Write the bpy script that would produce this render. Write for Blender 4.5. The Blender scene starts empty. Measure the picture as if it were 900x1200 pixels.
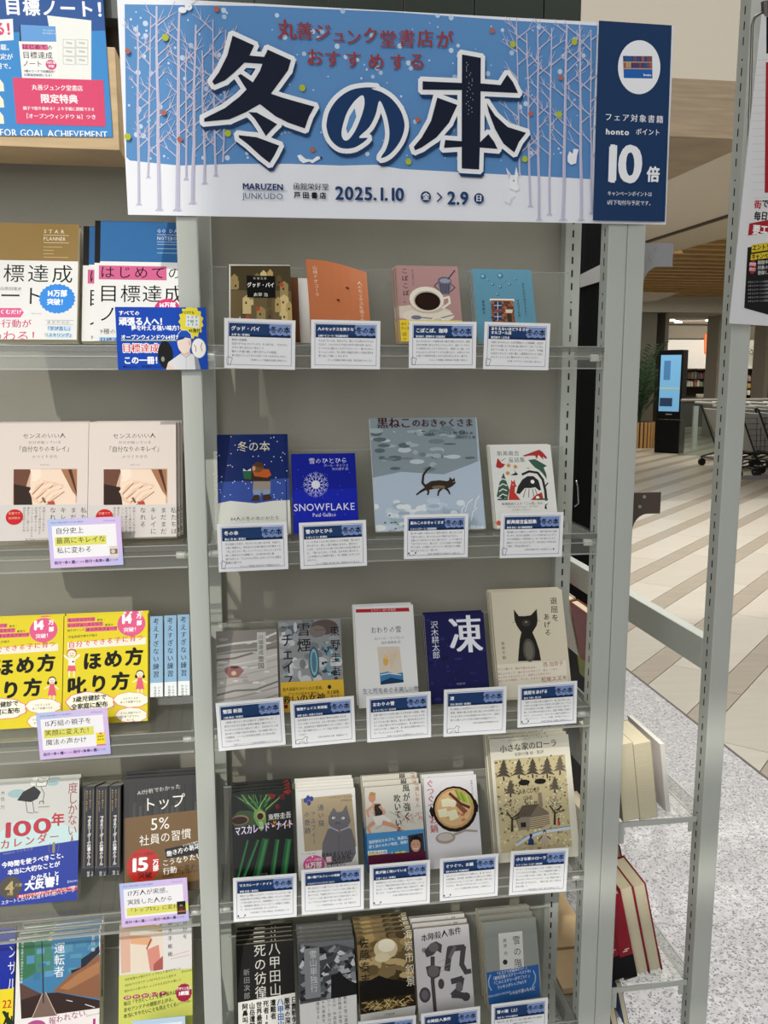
import bpy, bmesh, math, random
import numpy as np
from mathutils import Matrix, Vector
from mathutils.geometry import tessellate_polygon
random.seed(7)
S = bpy.context.scene
COL = S.collection

# ---------------------------------------------------------------- camera, world, light, exposure
F, TH, AZ, EYE, DIST = 1039.0, math.radians(9.09), math.radians(8.89), 1.5, 1.48
cam_data = bpy.data.cameras.new('camera')
cam = bpy.data.objects.new('camera', cam_data)
COL.objects.link(cam)
cam_data.sensor_fit = 'VERTICAL'
cam_data.sensor_height = 36.0
cam_data.lens = F / 1200 * 36.0
cam_data.clip_end = 200
cam_data.clip_start = 0.02
cam.location = (0, -DIST, EYE)
cam.rotation_euler = (math.radians(90) - TH, 0, -AZ)
S.camera = cam
S.view_settings.view_transform = 'Standard'
S.view_settings.look = 'None'
S.view_settings.gamma = 1
S.view_settings.use_curve_mapping = False
S.view_settings.exposure = 0.1
S.cycles.max_bounces = 8
S.cycles.transparent_max_bounces = 24
S.cycles.use_denoising = True

world = bpy.data.worlds.new('world')
S.world = world
world.use_nodes = True
bg = world.node_tree.nodes['Background']
bg.inputs[0].default_value = (1.0, 0.965, 0.91, 1)
bg.inputs[1].default_value = 0.25

def lamp(name, kind, loc, target, energy, color=(1, 1, 1), size=1.0, size_y=None, angle=None):
    d = bpy.data.lights.new(name, kind)
    d.energy = energy
    d.color = color
    if kind == 'AREA':
        d.shape = 'RECTANGLE'
        d.size = size
        d.size_y = size_y or size
    if angle is not None:
        d.angle = angle
    o = bpy.data.objects.new(name, d)
    COL.objects.link(o)
    o.location = loc
    v = Vector(target) - Vector(loc)
    o.rotation_euler = v.to_track_quat('-Z', 'Y').to_euler()
    return o

SUN_DIR = Vector((0.42, 1.0, -0.78))
lamp('sun', 'SUN', -SUN_DIR * 12, (0, 0, 0), 1.7, (1.0, 0.96, 0.88), angle=math.radians(0.6))
lamp('window_light', 'AREA', (-1.6, -4.2, 2.6), (0.2, 0.1, 1.0), 92, (0.97, 0.985, 1.0), 3.4, 2.6)
lamp('ceiling_light_mall', 'AREA', (4.0, 5.5, 2.9), (4.0, 5.5, 0.0), 150, (1.0, 0.95, 0.88), 4.5, 5.0)
lamp('mall_fill_far', 'AREA', (8.5, 13.0, 2.9), (8.5, 13.0, 0.0), 170, (1.0, 0.94, 0.85), 6.0, 3.0)  # added fill lamp to brighten the far mall floor, not a real fixture
lamp('aisle_light', 'AREA', (1.2, 0.55, 3.3), (1.2, 0.6, 0.0), 62, (1.0, 0.98, 0.95), 0.9, 1.8)

# ---------------------------------------------------------------- pixel -> world (reading positions off the photograph, real planes only)
_fw = np.array([math.sin(AZ) * math.cos(TH), math.cos(AZ) * math.cos(TH), -math.sin(TH)])
_rt = np.array([math.cos(AZ), -math.sin(AZ), 0.0])
_up = np.cross(_rt, _fw)
_C = np.array([0.0, -DIST, EYE])
def ray(x, y):
    return _fw * F + _rt * (x - 450) + _up * (600 - y)
def at(x, y, Y):
    d = ray(x, y); return _C + d * ((Y - _C[1]) / d[1])
def atZ(x, y, Z=0.0):
    d = ray(x, y); return _C + d * ((Z - _C[2]) / d[2])
def atX(x, y, X):
    d = ray(x, y); return _C + d * ((X - _C[0]) / d[0])
def on_plane(x, y, p0, n):
    d = ray(x, y); return _C + d * (np.dot(p0 - _C, n) / np.dot(d, n))

# ---------------------------------------------------------------- materials
def lin(h):
    if isinstance(h, tuple):
        return h
    h = h.lstrip('#')
    if len(h) == 3:
        h = ''.join(c * 2 for c in h)
    r = []
    for i in (0, 2, 4):
        v = int(h[i:i + 2], 16) / 255
        r.append(v / 12.92 if v <= 0.04045 else ((v + 0.055) / 1.055) ** 2.4)
    return tuple(r)

MATS = {}
def mat(name, color='#888', rough=0.5, metal=0.0, coat=0.0, emit=None, estr=0.0, bump=0.0, bscale=40.0, var=0.0, vscale=6.0, spec=0.5, stretch=None):
    if name in MATS:
        return MATS[name]
    m = bpy.data.materials.new(name)
    m.use_nodes = True
    nt = m.node_tree
    b = nt.nodes['Principled BSDF']
    c = lin(color) + (1,)
    b.inputs['Base Color'].default_value = c
    b.inputs['Roughness'].default_value = rough
    b.inputs['Metallic'].default_value = metal
    b.inputs['Coat Weight'].default_value = coat
    b.inputs['Specular IOR Level'].default_value = spec
    if emit:
        b.inputs['Emission Color'].default_value = lin(emit) + (1,)
        b.inputs['Emission Strength'].default_value = estr
    tc = nt.nodes.new('ShaderNodeTexCoord')
    mp = nt.nodes.new('ShaderNodeMapping')
    nt.links.new(tc.outputs['Object'], mp.inputs[0])
    if stretch:
        mp.inputs['Scale'].default_value = stretch
    if var:
        nz = nt.nodes.new('ShaderNodeTexNoise')
        nz.inputs['Scale'].default_value = vscale
        nz.inputs['Detail'].default_value = 4
        nt.links.new(mp.outputs[0], nz.inputs['Vector'])
        rp = nt.nodes.new('ShaderNodeValToRGB')
        k0, k1 = 1 - var, 1 + var
        rp.color_ramp.elements[0].position = 0.3
        rp.color_ramp.elements[1].position = 0.7
        rp.color_ramp.elements[0].color = tuple(min(1, v * k0) for v in c[:3]) + (1,)
        rp.color_ramp.elements[1].color = tuple(min(1, v * k1) for v in c[:3]) + (1,)
        nt.links.new(nz.outputs['Fac'], rp.inputs[0])
        nt.links.new(rp.outputs[0], b.inputs['Base Color'])
    if bump:
        nz = nt.nodes.new('ShaderNodeTexNoise')
        nz.inputs['Scale'].default_value = bscale
        nz.inputs['Detail'].default_value = 3
        nt.links.new(mp.outputs[0], nz.inputs['Vector'])
        bp = nt.nodes.new('ShaderNodeBump')
        bp.inputs['Strength'].default_value = bump
        bp.inputs['Distance'].default_value = 0.004
        nt.links.new(nz.outputs['Fac'], bp.inputs['Height'])
        nt.links.new(bp.outputs[0], b.inputs['Normal'])
    MATS[name] = m
    return m

def ink_mat(name, rough, coat, spec=0.5):
    m = bpy.data.materials.new(name)
    m.use_nodes = True
    nt = m.node_tree
    b = nt.nodes['Principled BSDF']
    a = nt.nodes.new('ShaderNodeAttribute')
    a.attribute_name = 'Col'
    nt.links.new(a.outputs['Color'], b.inputs['Base Color'])
    b.inputs['Roughness'].default_value = rough
    b.inputs['Coat Weight'].default_value = coat
    b.inputs['Coat Roughness'].default_value = 0.12
    b.inputs['Specular IOR Level'].default_value = spec
    MATS[name] = m
    return m
INK = ink_mat('printed_paper', 0.6, 0.0, 0.15)
GLOSS = ink_mat('printed_glossy_paper', 0.24, 0.0, 0.22)

def acrylic(name, tint, opac, rough=0.08):
    m = bpy.data.materials.new(name)
    m.use_nodes = True
    nt = m.node_tree
    nt.nodes.remove(nt.nodes['Principled BSDF'])
    out = nt.nodes['Material Output']
    tr = nt.nodes.new('ShaderNodeBsdfTransparent')
    tr.inputs[0].default_value = lin(tint) + (1,)
    gl = nt.nodes.new('ShaderNodeBsdfGlossy')
    gl.inputs['Roughness'].default_value = rough
    df = nt.nodes.new('ShaderNodeBsdfDiffuse')
    df.inputs[0].default_value = lin('#d8d8d2') + (1,)
    fr = nt.nodes.new('ShaderNodeFresnel')
    fr.inputs[0].default_value = 1.49
    mx = nt.nodes.new('ShaderNodeMixShader')
    mx2 = nt.nodes.new('ShaderNodeMixShader')
    mx2.inputs[0].default_value = opac
    nt.links.new(tr.outputs[0], mx2.inputs[1])
    nt.links.new(df.outputs[0], mx2.inputs[2])
    ge = nt.nodes.new('ShaderNodeNewGeometry')
    inv = nt.nodes.new('ShaderNodeMath'); inv.operation = 'SUBTRACT'; inv.inputs[0].default_value = 1.0
    mul = nt.nodes.new('ShaderNodeMath'); mul.operation = 'MULTIPLY'
    nt.links.new(ge.outputs['Backfacing'], inv.inputs[1])
    nt.links.new(inv.outputs[0], mul.inputs[0]); nt.links.new(fr.outputs[0], mul.inputs[1])
    nt.links.new(mul.outputs[0], mx.inputs[0])
    nt.links.new(mx2.outputs[0], mx.inputs[1])
    nt.links.new(gl.outputs[0], mx.inputs[2])
    nt.links.new(mx.outputs[0], out.inputs[0])
    MATS[name] = m
    return m
ACR = acrylic('clear_acrylic', '#f8f9f7', 0.07)
ACR_EDGE = acrylic('acrylic_edge', '#e4e8e4', 0.45, 0.15)
ACR_LIP = acrylic('acrylic_lip', '#c9cbc6', 0.16, 0.2)
GLASS = acrylic('railing_glass', '#dfe8e6', 0.05)

M_POST = mat('painted_steel', '#b6bab2', 0.6, spec=0.3, bump=0.03, bscale=300)
M_SLOT = mat('slot_dark', '#0e0e0d', 0.8)
M_PANEL = mat('shelf_back_panel', '#989589', 0.62, bump=0.35, bscale=14, var=0.03, vscale=9)
M_PAGE = mat('page_paper', '#cfc6a8', 0.85, bump=0.4, bscale=10, stretch=(1, 1, 60))
M_PAGE_W = mat('white_page_paper', '#dddad0', 0.85, bump=0.4, bscale=10, stretch=(1, 1, 60))
M_WOOD = mat('light_wood', '#c9ad82', 0.55, var=0.13, vscale=9, stretch=(1.0, 1.0, 9))
M_BLACK = mat('black_plastic', '#060607', 0.5, spec=0.15)

# ---------------------------------------------------------------- object helpers
def tag(o, label=None, cat=None, group=None, kind=None):
    if label: o['label'] = label
    if cat: o['category'] = cat
    if group: o['group'] = group
    if kind: o['kind'] = kind
    return o
def empty(name, loc=(0, 0, 0), rot=(0, 0, 0)):
    o = bpy.data.objects.new(name, None)
    o.empty_display_size = 0.05
    COL.objects.link(o)
    o.location = loc
    o.rotation_euler = rot
    return o
def link(name, me, parent=None, m=None, loc=None, smooth=False):
    o = bpy.data.objects.new(name, me)
    COL.objects.link(o)
    if m is not None:
        me.materials.append(m)
    if parent is not None:
        o.parent = parent
    if loc is not None:
        o.location = loc
    if smooth:
        for p in me.polygons: p.use_smooth = True
    return o
def bm_obj(name, bm, m, parent=None, loc=None, smooth=False):
    me = bpy.data.meshes.new(name)
    bm.normal_update()
    bm.to_mesh(me)
    bm.free()
    return link(name, me, parent, m, loc, smooth)
def bx(bm, x0, x1, y0, y1, z0, z1, bev=0.0):
    r = bmesh.ops.create_cube(bm, size=1.0)
    vs = r['verts']
    for v in vs:
        v.co = Vector((x0 + (v.co.x + 0.5) * (x1 - x0), y0 + (v.co.y + 0.5) * (y1 - y0), z0 + (v.co.z + 0.5) * (z1 - z0)))
    if bev > 0:
        es = set(e for v in vs for e in v.link_edges)
        bmesh.ops.bevel(bm, geom=list(es), offset=bev, segments=2, affect='EDGES', profile=0.6)
def box(name, x0, x1, y0, y1, z0, z1, m, parent=None, bev=0.0):
    """world-aligned box; a parent Empty without rotation only shifts the coordinates"""
    bm = bmesh.new()
    cx, cy, cz = (x0 + x1) / 2, (y0 + y1) / 2, z0
    bx(bm, x0 - cx, x1 - cx, y0 - cy, y1 - cy, 0, z1 - z0, bev)
    o = bm_obj(name, bm, m, parent)
    p = Vector((cx, cy, cz))
    q = parent
    while q is not None:
        p -= Vector(q.location); q = q.parent
    o.location = p
    return o
def tube(bm, pts, r, n=8, cap=True):
    pts = [Vector(p) for p in pts]
    rings = []
    for i, p in enumerate(pts):
        t = (pts[min(i + 1, len(pts) - 1)] - pts[max(i - 1, 0)]).normalized()
        a = t.orthogonal().normalized()
        if rings:
            a = (pa - t * pa.dot(t)).normalized()
        pa = a
        b = t.cross(a)
        rr = r[i] if isinstance(r, (list, tuple)) else r
        rings.append([bm.verts.new(p + (a * math.cos(2 * math.pi * k / n) + b * math.sin(2 * math.pi * k / n)) * rr) for k in range(n)])
    for i in range(len(rings) - 1):
        for k in range(n):
            bm.faces.new((rings[i][k], rings[i][(k + 1) % n], rings[i + 1][(k + 1) % n], rings[i + 1][k]))
    if cap:
        bm.faces.new(rings[0][::-1]); bm.faces.new(rings[-1])
def tube_obj(name, pts, r, m, parent=None, n=8, off=(0, 0, 0)):
    bm = bmesh.new()
    tube(bm, [Vector(p) - Vector(off) for p in pts], r, n)
    return bm_obj(name, bm, m, parent, smooth=True)
def prism(name, pts, z0, z1, m, parent=None, axis='z'):
    """polygon pts (a,b) extruded z0..z1 along axis"""
    bm = bmesh.new()
    def mk(a, b, c):
        return {'z': (a, b, c), 'y': (a, c, b), 'x': (c, a, b)}[axis]
    lo = [bm.verts.new(mk(a, b, z0)) for a, b in pts]
    hi = [bm.verts.new(mk(a, b, z1)) for a, b in pts]
    bm.faces.new(lo[::-1]); bm.faces.new(hi)
    n = len(pts)
    for i in range(n):
        bm.faces.new((lo[i], lo[(i + 1) % n], hi[(i + 1) % n], hi[i]))
    bmesh.ops.recalc_face_normals(bm, faces=bm.faces)
    return bm_obj(name, bm, m, parent)

# ---------------------------------------------------------------- lettering: glyph outlines from Blender's own interface font
_tc = bpy.data.curves.new('glyph_source', 'FONT')
_to = bpy.data.objects.new('glyph_source', _tc)
GL = {}
def glyph(ch, bold, res):
    key = (ch, res)
    g = GL.get(key)
    if g is None:
        _tc.resolution_u = res
        _tc.body = ch
        me = _to.to_mesh()
        n = len(me.vertices)
        co = np.zeros(n * 3)
        me.vertices.foreach_get('co', co)
        co = co.reshape(-1, 3)[:, :2].copy()
        fs = [tuple(p.vertices) for p in me.polygons]
        _to.to_mesh_clear()
        if ord(ch) > 0x2e80:
            adv = 1.0
        else:
            adv = (co[:, 0].max() + 0.07) if n else 0.28
        g = GL[key] = (co, fs, adv)
    return g

class Canvas:
    """Flat print on one plane: shapes and letters given in photograph pixels are laid on the real plane of the card or cover."""
    def __init__(s, TL, TR_x, origin, u, v, n, W, H, px_w, gloss=False):
        s.o, s.u, s.v, s.n, s.W, s.H = origin, u, v, n, W, H
        s.k = W / px_w
        s.co, s.fc, s.cl, s.nv, s.layer = [], [], [], 0, 1
        s.mat = GLOSS if gloss else INK
        s.free = False
        s.curl = None
    def f(s, x, y):
        p = on_plane(x, y, s.o, s.n) - s.o
        return float(np.dot(p, s.u)), float(np.dot(p, s.v))
    def add(s, pts, faces, col):
        pts = np.asarray(pts, float)
        pts[:, 0] = np.clip(pts[:, 0], 0.0, s.W)
        pts[:, 1] = np.clip(pts[:, 1], 0.0, s.H)
        z = np.full((len(pts), 1), s.layer * 8e-6)
        s.co.append(np.hstack([pts, z]))
        s.fc += [tuple(i + s.nv for i in q) for q in faces]
        s.cl.append(np.tile(np.array(lin(col) + (1.0,)), (len(pts), 1)))
        s.nv += len(pts)
    def poly(s, loc, col):
        tris = tessellate_polygon([[Vector((a, b, 0)) for a, b in loc]])
        s.add(loc, [tuple(t) for t in tris], col)
    # photo pixel shapes
    def P(s, pts, col):
        s.poly([s.f(x, y) for x, y in pts], col); s.layer += 1
    def R(s, x, y, w, h, col):
        a, b = s.f(x, y)
        w *= s.k; h *= s.k
        s.add([(a, b), (a, b - h), (a + w, b - h), (a + w, b)], [(0, 1, 2, 3)], col); s.layer += 1
    def B(s, y0, y1, col, x=None, x1=None):
        """full-width band between two heights read at the left edge"""
        x0 = s.px0 if x is None else x
        b0, b1 = s.f(x0, y0)[1], s.f(x0, y1)[1]
        a0 = 0 if x is None else s.f(x, y0)[0]
        a1 = s.W if x1 is None else s.f(x1, y0)[0]
        s.add([(a0, b0), (a0, b1), (a1, b1), (a1, b0)], [(0, 1, 2, 3)], col); s.layer += 1
    def E(s, x, y, rx, ry, col, n=20, spikes=0):
        a, b = s.f(x, y)
        pts = []
        for i in range(n):
            t = 2 * math.pi * i / n
            q = 1 + (0.07 if spikes and i % 2 else 0)
            pts.append((a + math.cos(t) * rx * s.k * q, b + math.sin(t) * ry * s.k * q))
        s.add(pts, [tuple(range(n))], col); s.layer += 1
    def L(s, pts, w, col, w2=None, local=False):
        q = pts if local else [s.f(x, y) for x, y in pts]
        n = len(q) - 1
        h0 = w * s.k / 2
        h1 = (w2 if w2 is not None else w) * s.k / 2
        for i in range(n):
            (ax, ay), (bx_, by) = q[i], q[i + 1]
            d = math.hypot(bx_ - ax, by - ay) or 1e-9
            nx, ny = -(by - ay) / d, (bx_ - ax) / d
            ha = h0 + (h1 - h0) * i / n
            hb = h0 + (h1 - h0) * (i + 1) / n
            ex, ey = (bx_ - ax) / d * hb * .5, (by - ay) / d * hb * .5
            s.add([(ax + nx * ha - ex, ay + ny * ha - ey), (ax - nx * ha - ex, ay - ny * ha - ey), (bx_ - nx * hb + ex, by - ny * hb + ey), (bx_ + nx * hb + ex, by + ny * hb + ey)], [(0, 1, 2, 3)], col)
            s.layer += 0.2
        s.layer += 0.8
    def O(s, pts, w, col):
        """outline stroke with round joins around a closed polygon"""
        q = pts + [pts[0]]
        s.L(q, w, col)
        for x, y in pts:
            s.E(x, y, w / 2, w / 2, col, 12); s.layer -= 0.8
    def _g(s, ch, ox, oy, size, col, bold, sx, rot=0.0, res=None, skew=0.0):
        if res is None:
            res = 1 if size < 9 else (2 if size < 20 else 4)
        co, fs, adv = glyph(ch, bold, res)
        if len(co):
            p = co.copy()
            if rot:
                c, sn = math.cos(rot), math.sin(rot)
                p = p - [0.5, 0.38]
                p = p @ np.array([[c, sn], [-sn, c]])
                p = p + [0.5, 0.38]
            if skew:
                p[:, 1] += p[:, 0] * skew
            p = p * [size * s.k * sx, size * s.k] + [ox, oy]
            if bold < 0.01:
                s.add(p, fs, col)
            else:
                r = bold * size * s.k * 1.15
                if bold < 0.025: offs = ((-r, 0), (r, 0))
                elif bold < 0.05: offs = ((-r, -r * .4), (r, r * .4), (-r * .3, r * .8), (r * .3, -r * .8))
                else: offs = [(r * math.cos(q * math.pi / 4), r * math.sin(q * math.pi / 4)) for q in range(8)]
                for dx, dy in offs:
                    s.add(p + [dx, dy], fs, col); s.layer += 0.12
                s.layer -= 0.12 * len(offs) - 0.12
        return adv
    def T(s, x, y, size, text, col, b=0.0, sx=1.0, tr=0.0, al='l', slope=0.0, res=None):
        """text whose top-left is at photo pixel (x, y); al: l, c, r; slope = rise per unit run on the plane"""
        a, bb = s.f(x, y)
        kk = size * s.k
        tot = sum((glyph(c, b, 1)[2] * sx + tr) for c in text) * kk
        if al == 'c': a -= tot / 2
        if al == 'r': a -= tot
        a0 = a
        for c in text:
            adv = s._g(c, a, bb - 0.86 * kk + (a - a0) * slope, size, col, b, sx, res=res)
            a += (adv * sx + tr) * kk
        s.layer += 1
    def V(s, x, y, size, text, col, b=0.0, sp=1.0, sx=1.0, slope=0.0):
        """vertical column, x = left of the column, y = top"""
        a, bb = s.f(x, y)
        kk = size * s.k
        for c in text:
            if c == ' ':
                bb -= kk * 0.5; continue
            rot = -math.pi / 2 if c in 'ー―…「」（）・(' and c != '・' else 0.0
            w = glyph(c, b, 1)[2]
            xo = (1.0 - w) / 2 * kk if w < 0.95 else 0
            s._g(c, a + xo, bb - 0.86 * kk, size, col, b, sx, rot)
            bb -= kk * sp
            a += slope * kk
        s.layer += 1
    def done(s, name, parent):
        if not s.co:
            return None
        me = bpy.data.meshes.new(name)
        co = np.vstack(s.co)
        if s.curl: co = s.curl(co)
        me.from_pydata(co.tolist(), [], s.fc)
        cl = np.vstack(s.cl).astype(np.float32)
        at_ = me.color_attributes.new('Col', 'FLOAT_COLOR', 'POINT')
        at_.data.foreach_set('color', cl.ravel())
        o = link(name, me, parent, s.mat)
        return o

_cov = {}
def cov_mat(hexc, gloss=False):
    k = ('cover_' + hexc.strip('#')) + ('_g' if gloss else '')
    return mat(k, hexc, 0.24 if gloss else 0.6, spec=0.22 if gloss else 0.15)

# ---------------------------------------------------------------- books
LEAN = math.radians(22)
SL, CL = math.sin(LEAN), math.cos(LEAN)
BU = np.array([1.0, 0, 0]); BV = np.array([0, SL, CL]); BN = np.array([0, -CL, SL])
YF = 0.034
ROW_R = [1.5405, 1.2135, 0.889, 0.561, 0.243]
ROW_L = [1.539, 1.2135, 0.888, 0.561, 0.243]
ROTX = math.radians(90) - LEAN

def base_point(zf, t, extra=0.0):
    return np.array([0.0, YF + extra, zf + 0.0035 + t * SL])

def book(label, TL, TRx, zf, t, cover='#ffffff', art=None, copies=0, group=None, name='paperback_book', page='#', spine_left=False,
         hard=False, gloss=False, extra=0.0, band=None, h=None, copy_label=None, copy_shift=0.0, yaw=0.0, curl=None, back='#f0efe8', edge=None, dy=None):
    """one book leaning on the rack: TL = photo pixel of the front cover's top-left corner, TRx = x of the right one"""
    p0 = base_point(zf, t, extra)
    tl = on_plane(TL[0], TL[1], p0, BN)
    tr = on_plane(TRx, TL[1], p0, BN)
    W = float(tr[0] - tl[0])
    H = float(np.dot(tl - p0, BV)) if h is None else h
    o3 = np.array([tl[0], p0[1], p0[2]])
    root = empty(name, o3, (ROTX, 0, yaw))
    tag(root, label, 'book', group)
    ct = 0.0022 if hard else 0.0005
    ins = 0.003 if hard else 0.0006
    cm = cov_mat(cover, gloss)
    # cover: front board, back board, spine, as one folded sheet
    bm = bmesh.new()
    bx(bm, 0, W, 0, H, -ct, 0, 0.0006 if hard else 0)
    bx(bm, 0, W, 0, H, -t, -t + ct, 0.0006 if hard else 0)
    if spine_left:
        bx(bm, 0, ct, 0, H, -t + ct, -ct)
    else:
        bx(bm, W - ct, W, 0, H, -t + ct, -ct)
    if curl:
        bmesh.ops.subdivide_edges(bm, edges=bm.edges, cuts=6, use_grid_fill=True)
        cc = curl(np.array([v.co[:] for v in bm.verts]))
        for v, c in zip(bm.verts, cc): v.co = c
    co = bm_obj('cover', bm, cm, root)
    bm = bmesh.new()
    a0, a1 = (ct + 0.0002, W - ins) if spine_left else (ins, W - ct - 0.0002)
    bx(bm, a0, a1, ins, H - ins, -t + ct + 0.0001, -ct - 0.0001)
    if curl:
        bmesh.ops.subdivide_edges(bm, edges=bm.edges, cuts=6, use_grid_fill=True)
        cc = curl(np.array([v.co[:] for v in bm.verts]))
        for v, c in zip(bm.verts, cc): v.co = c
    bm_obj('page_block', bm, M_PAGE_W if page == 'w' else M_PAGE, root)
    cv = Canvas(TL, TRx, o3, BU, BV, BN, W, H, TRx - TL[0], gloss)
    cv.px0 = TL[0]
    cv.curl = curl
    if art:
        art(cv)
    if band:
        y0, y1, bc, bart = band
        b0 = max(0.0, cv.f(TL[0], y1)[1]); b1 = cv.f(TL[0], y0)[1]
        bm = bmesh.new()
        e = 0.00035
        bx(bm, -e, W + e, b0, b1, 0.0002, 0.0010)
        bx(bm, W, W + e, b0, b1, -t, 0.0003)
        bx(bm, -e, 0, b0, b1, -t, 0.0003)
        bo = bm_obj('paper_band', bm, cov_mat(bc), root)
        c2 = Canvas(TL, TRx, o3, BU, BV, BN, W, H, TRx - TL[0])
        c2.px0 = TL[0]
        c2.layer = 130
        bart(c2)
        po = c2.done('band_print', bo)
    pr = cv.done('cover_print', co)
    kids = [root]
    step = (t if dy is None else dy) / CL + 0.0004
    for k in range(copies):
        r = root.copy(); COL.objects.link(r)
        r.location = (o3[0] + copy_shift * (k + 1) + random.uniform(-.0012, .0012), o3[1] + step * (k + 1), o3[2])
        ords = ['first', 'second', 'third', 'fourth', 'fifth', 'sixth']
        r['label'] = '%s copy behind the front %s' % (ords[k], copy_label)
        r['group'] = 'stack of the ' + copy_label
        for ch in list(root.children):
            c = ch.copy(); COL.objects.link(c); c.parent = r
            for g in ch.children:
                d = g.copy(); COL.objects.link(d); d.parent = c
        kids.append(r)
    if copies:
        root['group'] = 'stack of the ' + copy_label
    return root, cv

def quad_card(name, label, cat, q, Y, art, thick=0.0006, color='#f4f4f2', group=None, gloss=False, rx=0.0):
    """flat card hanging at depth Y, its four corners (TL,TR,BR,BL) read in photo pixels; keeps a true rectangle"""
    P = [at(x, y, Y) for x, y in q]
    W = (np.linalg.norm(P[1] - P[0]) + np.linalg.norm(P[2] - P[3])) / 2
    H = (np.linalg.norm(P[3] - P[0]) + np.linalg.norm(P[2] - P[1])) / 2
    d = (P[1] - P[0]) + (P[2] - P[3])
    roll = math.atan2(d[2], d[0])
    u = np.array([math.cos(roll), 0, math.sin(roll)]); v = np.array([-math.sin(roll), 0, math.cos(roll)]); n = np.array([0, -1.0, 0])
    c = sum(P) / 4
    o3 = c - u * W / 2 - v * H / 2
    root = empty(name, o3, (math.radians(90), -roll, 0))
    # local x -> u, local y -> v, local z -> -Y
    M = Matrix(((u[0], v[0], n[0]), (u[1], v[1], n[1]), (u[2], v[2], n[2])))
    root.rotation_euler = M.to_euler()
    tag(root, label, cat, group)
    bm = bmesh.new()
    bx(bm, 0, W, 0, H, -thick, 0)
    sheet = bm_obj('card_sheet', bm, cov_mat(color, gloss), root)
    cv = Canvas(q[0], q[1][0], o3, u, v, n, W, H, W / np.linalg.norm(P[1] - P[0]) * (q[1][0] - q[0][0]), gloss)
    cv.px0 = q[0][0]
    cv.roll = roll
    art(cv)
    cv.done('card_print', sheet)
    return root, cv

def LT(cv, fx, fy, size, text, col, b=0.0, al='l', tr=0.0, sx=1.0, res=None):
    """text in card fractions: fx, fy of width / height from the top-left, size as a fraction of the width"""
    px = cv.W / cv.k
    s_ = size * px
    a, bb = fx * cv.W, (1 - fy) * cv.H
    kk = s_ * cv.k
    tot = sum((glyph(c, b, 1)[2] * sx + tr) for c in text) * kk
    if al == 'c': a -= tot / 2
    if al == 'r': a -= tot
    for c in text:
        adv = cv._g(c, a, bb - 0.86 * kk, s_, col, b, sx, res=res)
        a += (adv * sx + tr) * kk
    cv.layer += 1
def LR(cv, x0, y0, x1, y1, col):
    cv.add([(x0 * cv.W, (1 - y0) * cv.H), (x0 * cv.W, (1 - y1) * cv.H), (x1 * cv.W, (1 - y1) * cv.H), (x1 * cv.W, (1 - y0) * cv.H)], [(0, 1, 2, 3)], col); cv.layer += 1
def LP(cv, pts, col):
    cv.poly([(x * cv.W, (1 - y) * cv.H) for x, y in pts], col); cv.layer += 1
def LL(cv, pts, w, col):
    cv.L([(x * cv.W, (1 - y) * cv.H) for x, y in pts], w, col, local=True)
def LE(cv, x, y, rx, ry, col, n=18, spikes=0):
    pts = []
    for i in range(n):
        t = 2 * math.pi * i / n
        q = 1 + (0.18 if spikes and i % 2 else 0)
        pts.append((x * cv.W + math.cos(t) * rx * cv.W * q, (1 - y) * cv.H + math.sin(t) * ry * cv.W * q))
    cv.add(pts, [tuple(range(n))], col); cv.layer += 1

# ================================================================ THE SETTING
# --- floor: terrazzo on this side, diagonal cream and brown planks beyond the metal strip
BX = 1.886
m = bpy.data.materials.new('terrazzo'); m.use_nodes = True
nt = m.node_tree; pb = nt.nodes['Principled BSDF']; pb.inputs['Roughness'].default_value = 0.35
tc = nt.nodes.new('ShaderNodeTexCoord')
base_in = None
def vor(scale, lo, hi, rnd=1.0):
    v = nt.nodes.new('ShaderNodeTexVoronoi'); v.inputs['Scale'].default_value = scale; v.inputs['Randomness'].default_value = rnd
    nt.links.new(tc.outputs['Object'], v.inputs['Vector'])
    sp = nt.nodes.new('ShaderNodeSeparateColor'); nt.links.new(v.outputs['Color'], sp.inputs[0])
    r = nt.nodes.new('ShaderNodeValToRGB'); r.color_ramp.elements[0].position = lo; r.color_ramp.elements[1].position = hi
    nt.links.new(sp.outputs[0], r.inputs[0])
    return v, r
v1, r1 = vor(150, 0.84, 0.90)
v2, r2 = vor(260, 0.86, 0.92)
v3, r3 = vor(60, 0.55, 0.9)
def mixc(fac, a, b):
    n = nt.nodes.new('ShaderNodeMix'); n.data_type = 'RGBA'
    nt.links.new(fac, n.inputs[0])
    if isinstance(a, tuple): n.inputs[6].default_value = a
    else: nt.links.new(a, n.inputs[6])
    n.inputs[7].default_value = b
    return n.outputs[2]
c0 = mixc(r3.outputs[0], lin('#b9b9bd') + (1,), lin('#cacacd') + (1,))
c1 = mixc(r1.outputs[0], c0, lin('#8c8c92') + (1,))
c2_ = mixc(r2.outputs[0], c1, lin('#5e5e64') + (1,))
nt.links.new(c2_, pb.inputs['Base Color'])
floor = box('floor', -3.0, BX, -1.2, 8.0, -0.1, 0.0, m)
tag(floor, kind='structure')
trim = box('trim_1', BX - 0.004, BX + 0.006, -1.2, 8.0, 0.0, 0.002, mat('brass_strip_dark', '#55504a', 0.4, metal=0.6))
tag(trim, kind='structure')
M_CREAM = mat('cream_plank', '#b2ad9f', 0.32, var=0.05, vscale=3, stretch=(1, 5, 1))
M_CREAM2 = mat('cream_plank_pale', '#b9b4a7', 0.32, var=0.05, vscale=3, stretch=(1, 5, 1))
M_BROWN = mat('brown_plank', '#948977', 0.34, var=0.09, vscale=3, stretch=(1, 6, 1))
far = box('floor', BX, 26, -1.2, 34, -0.1, -0.004, mat('floor_joint', '#6d675c', 0.8))
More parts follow.
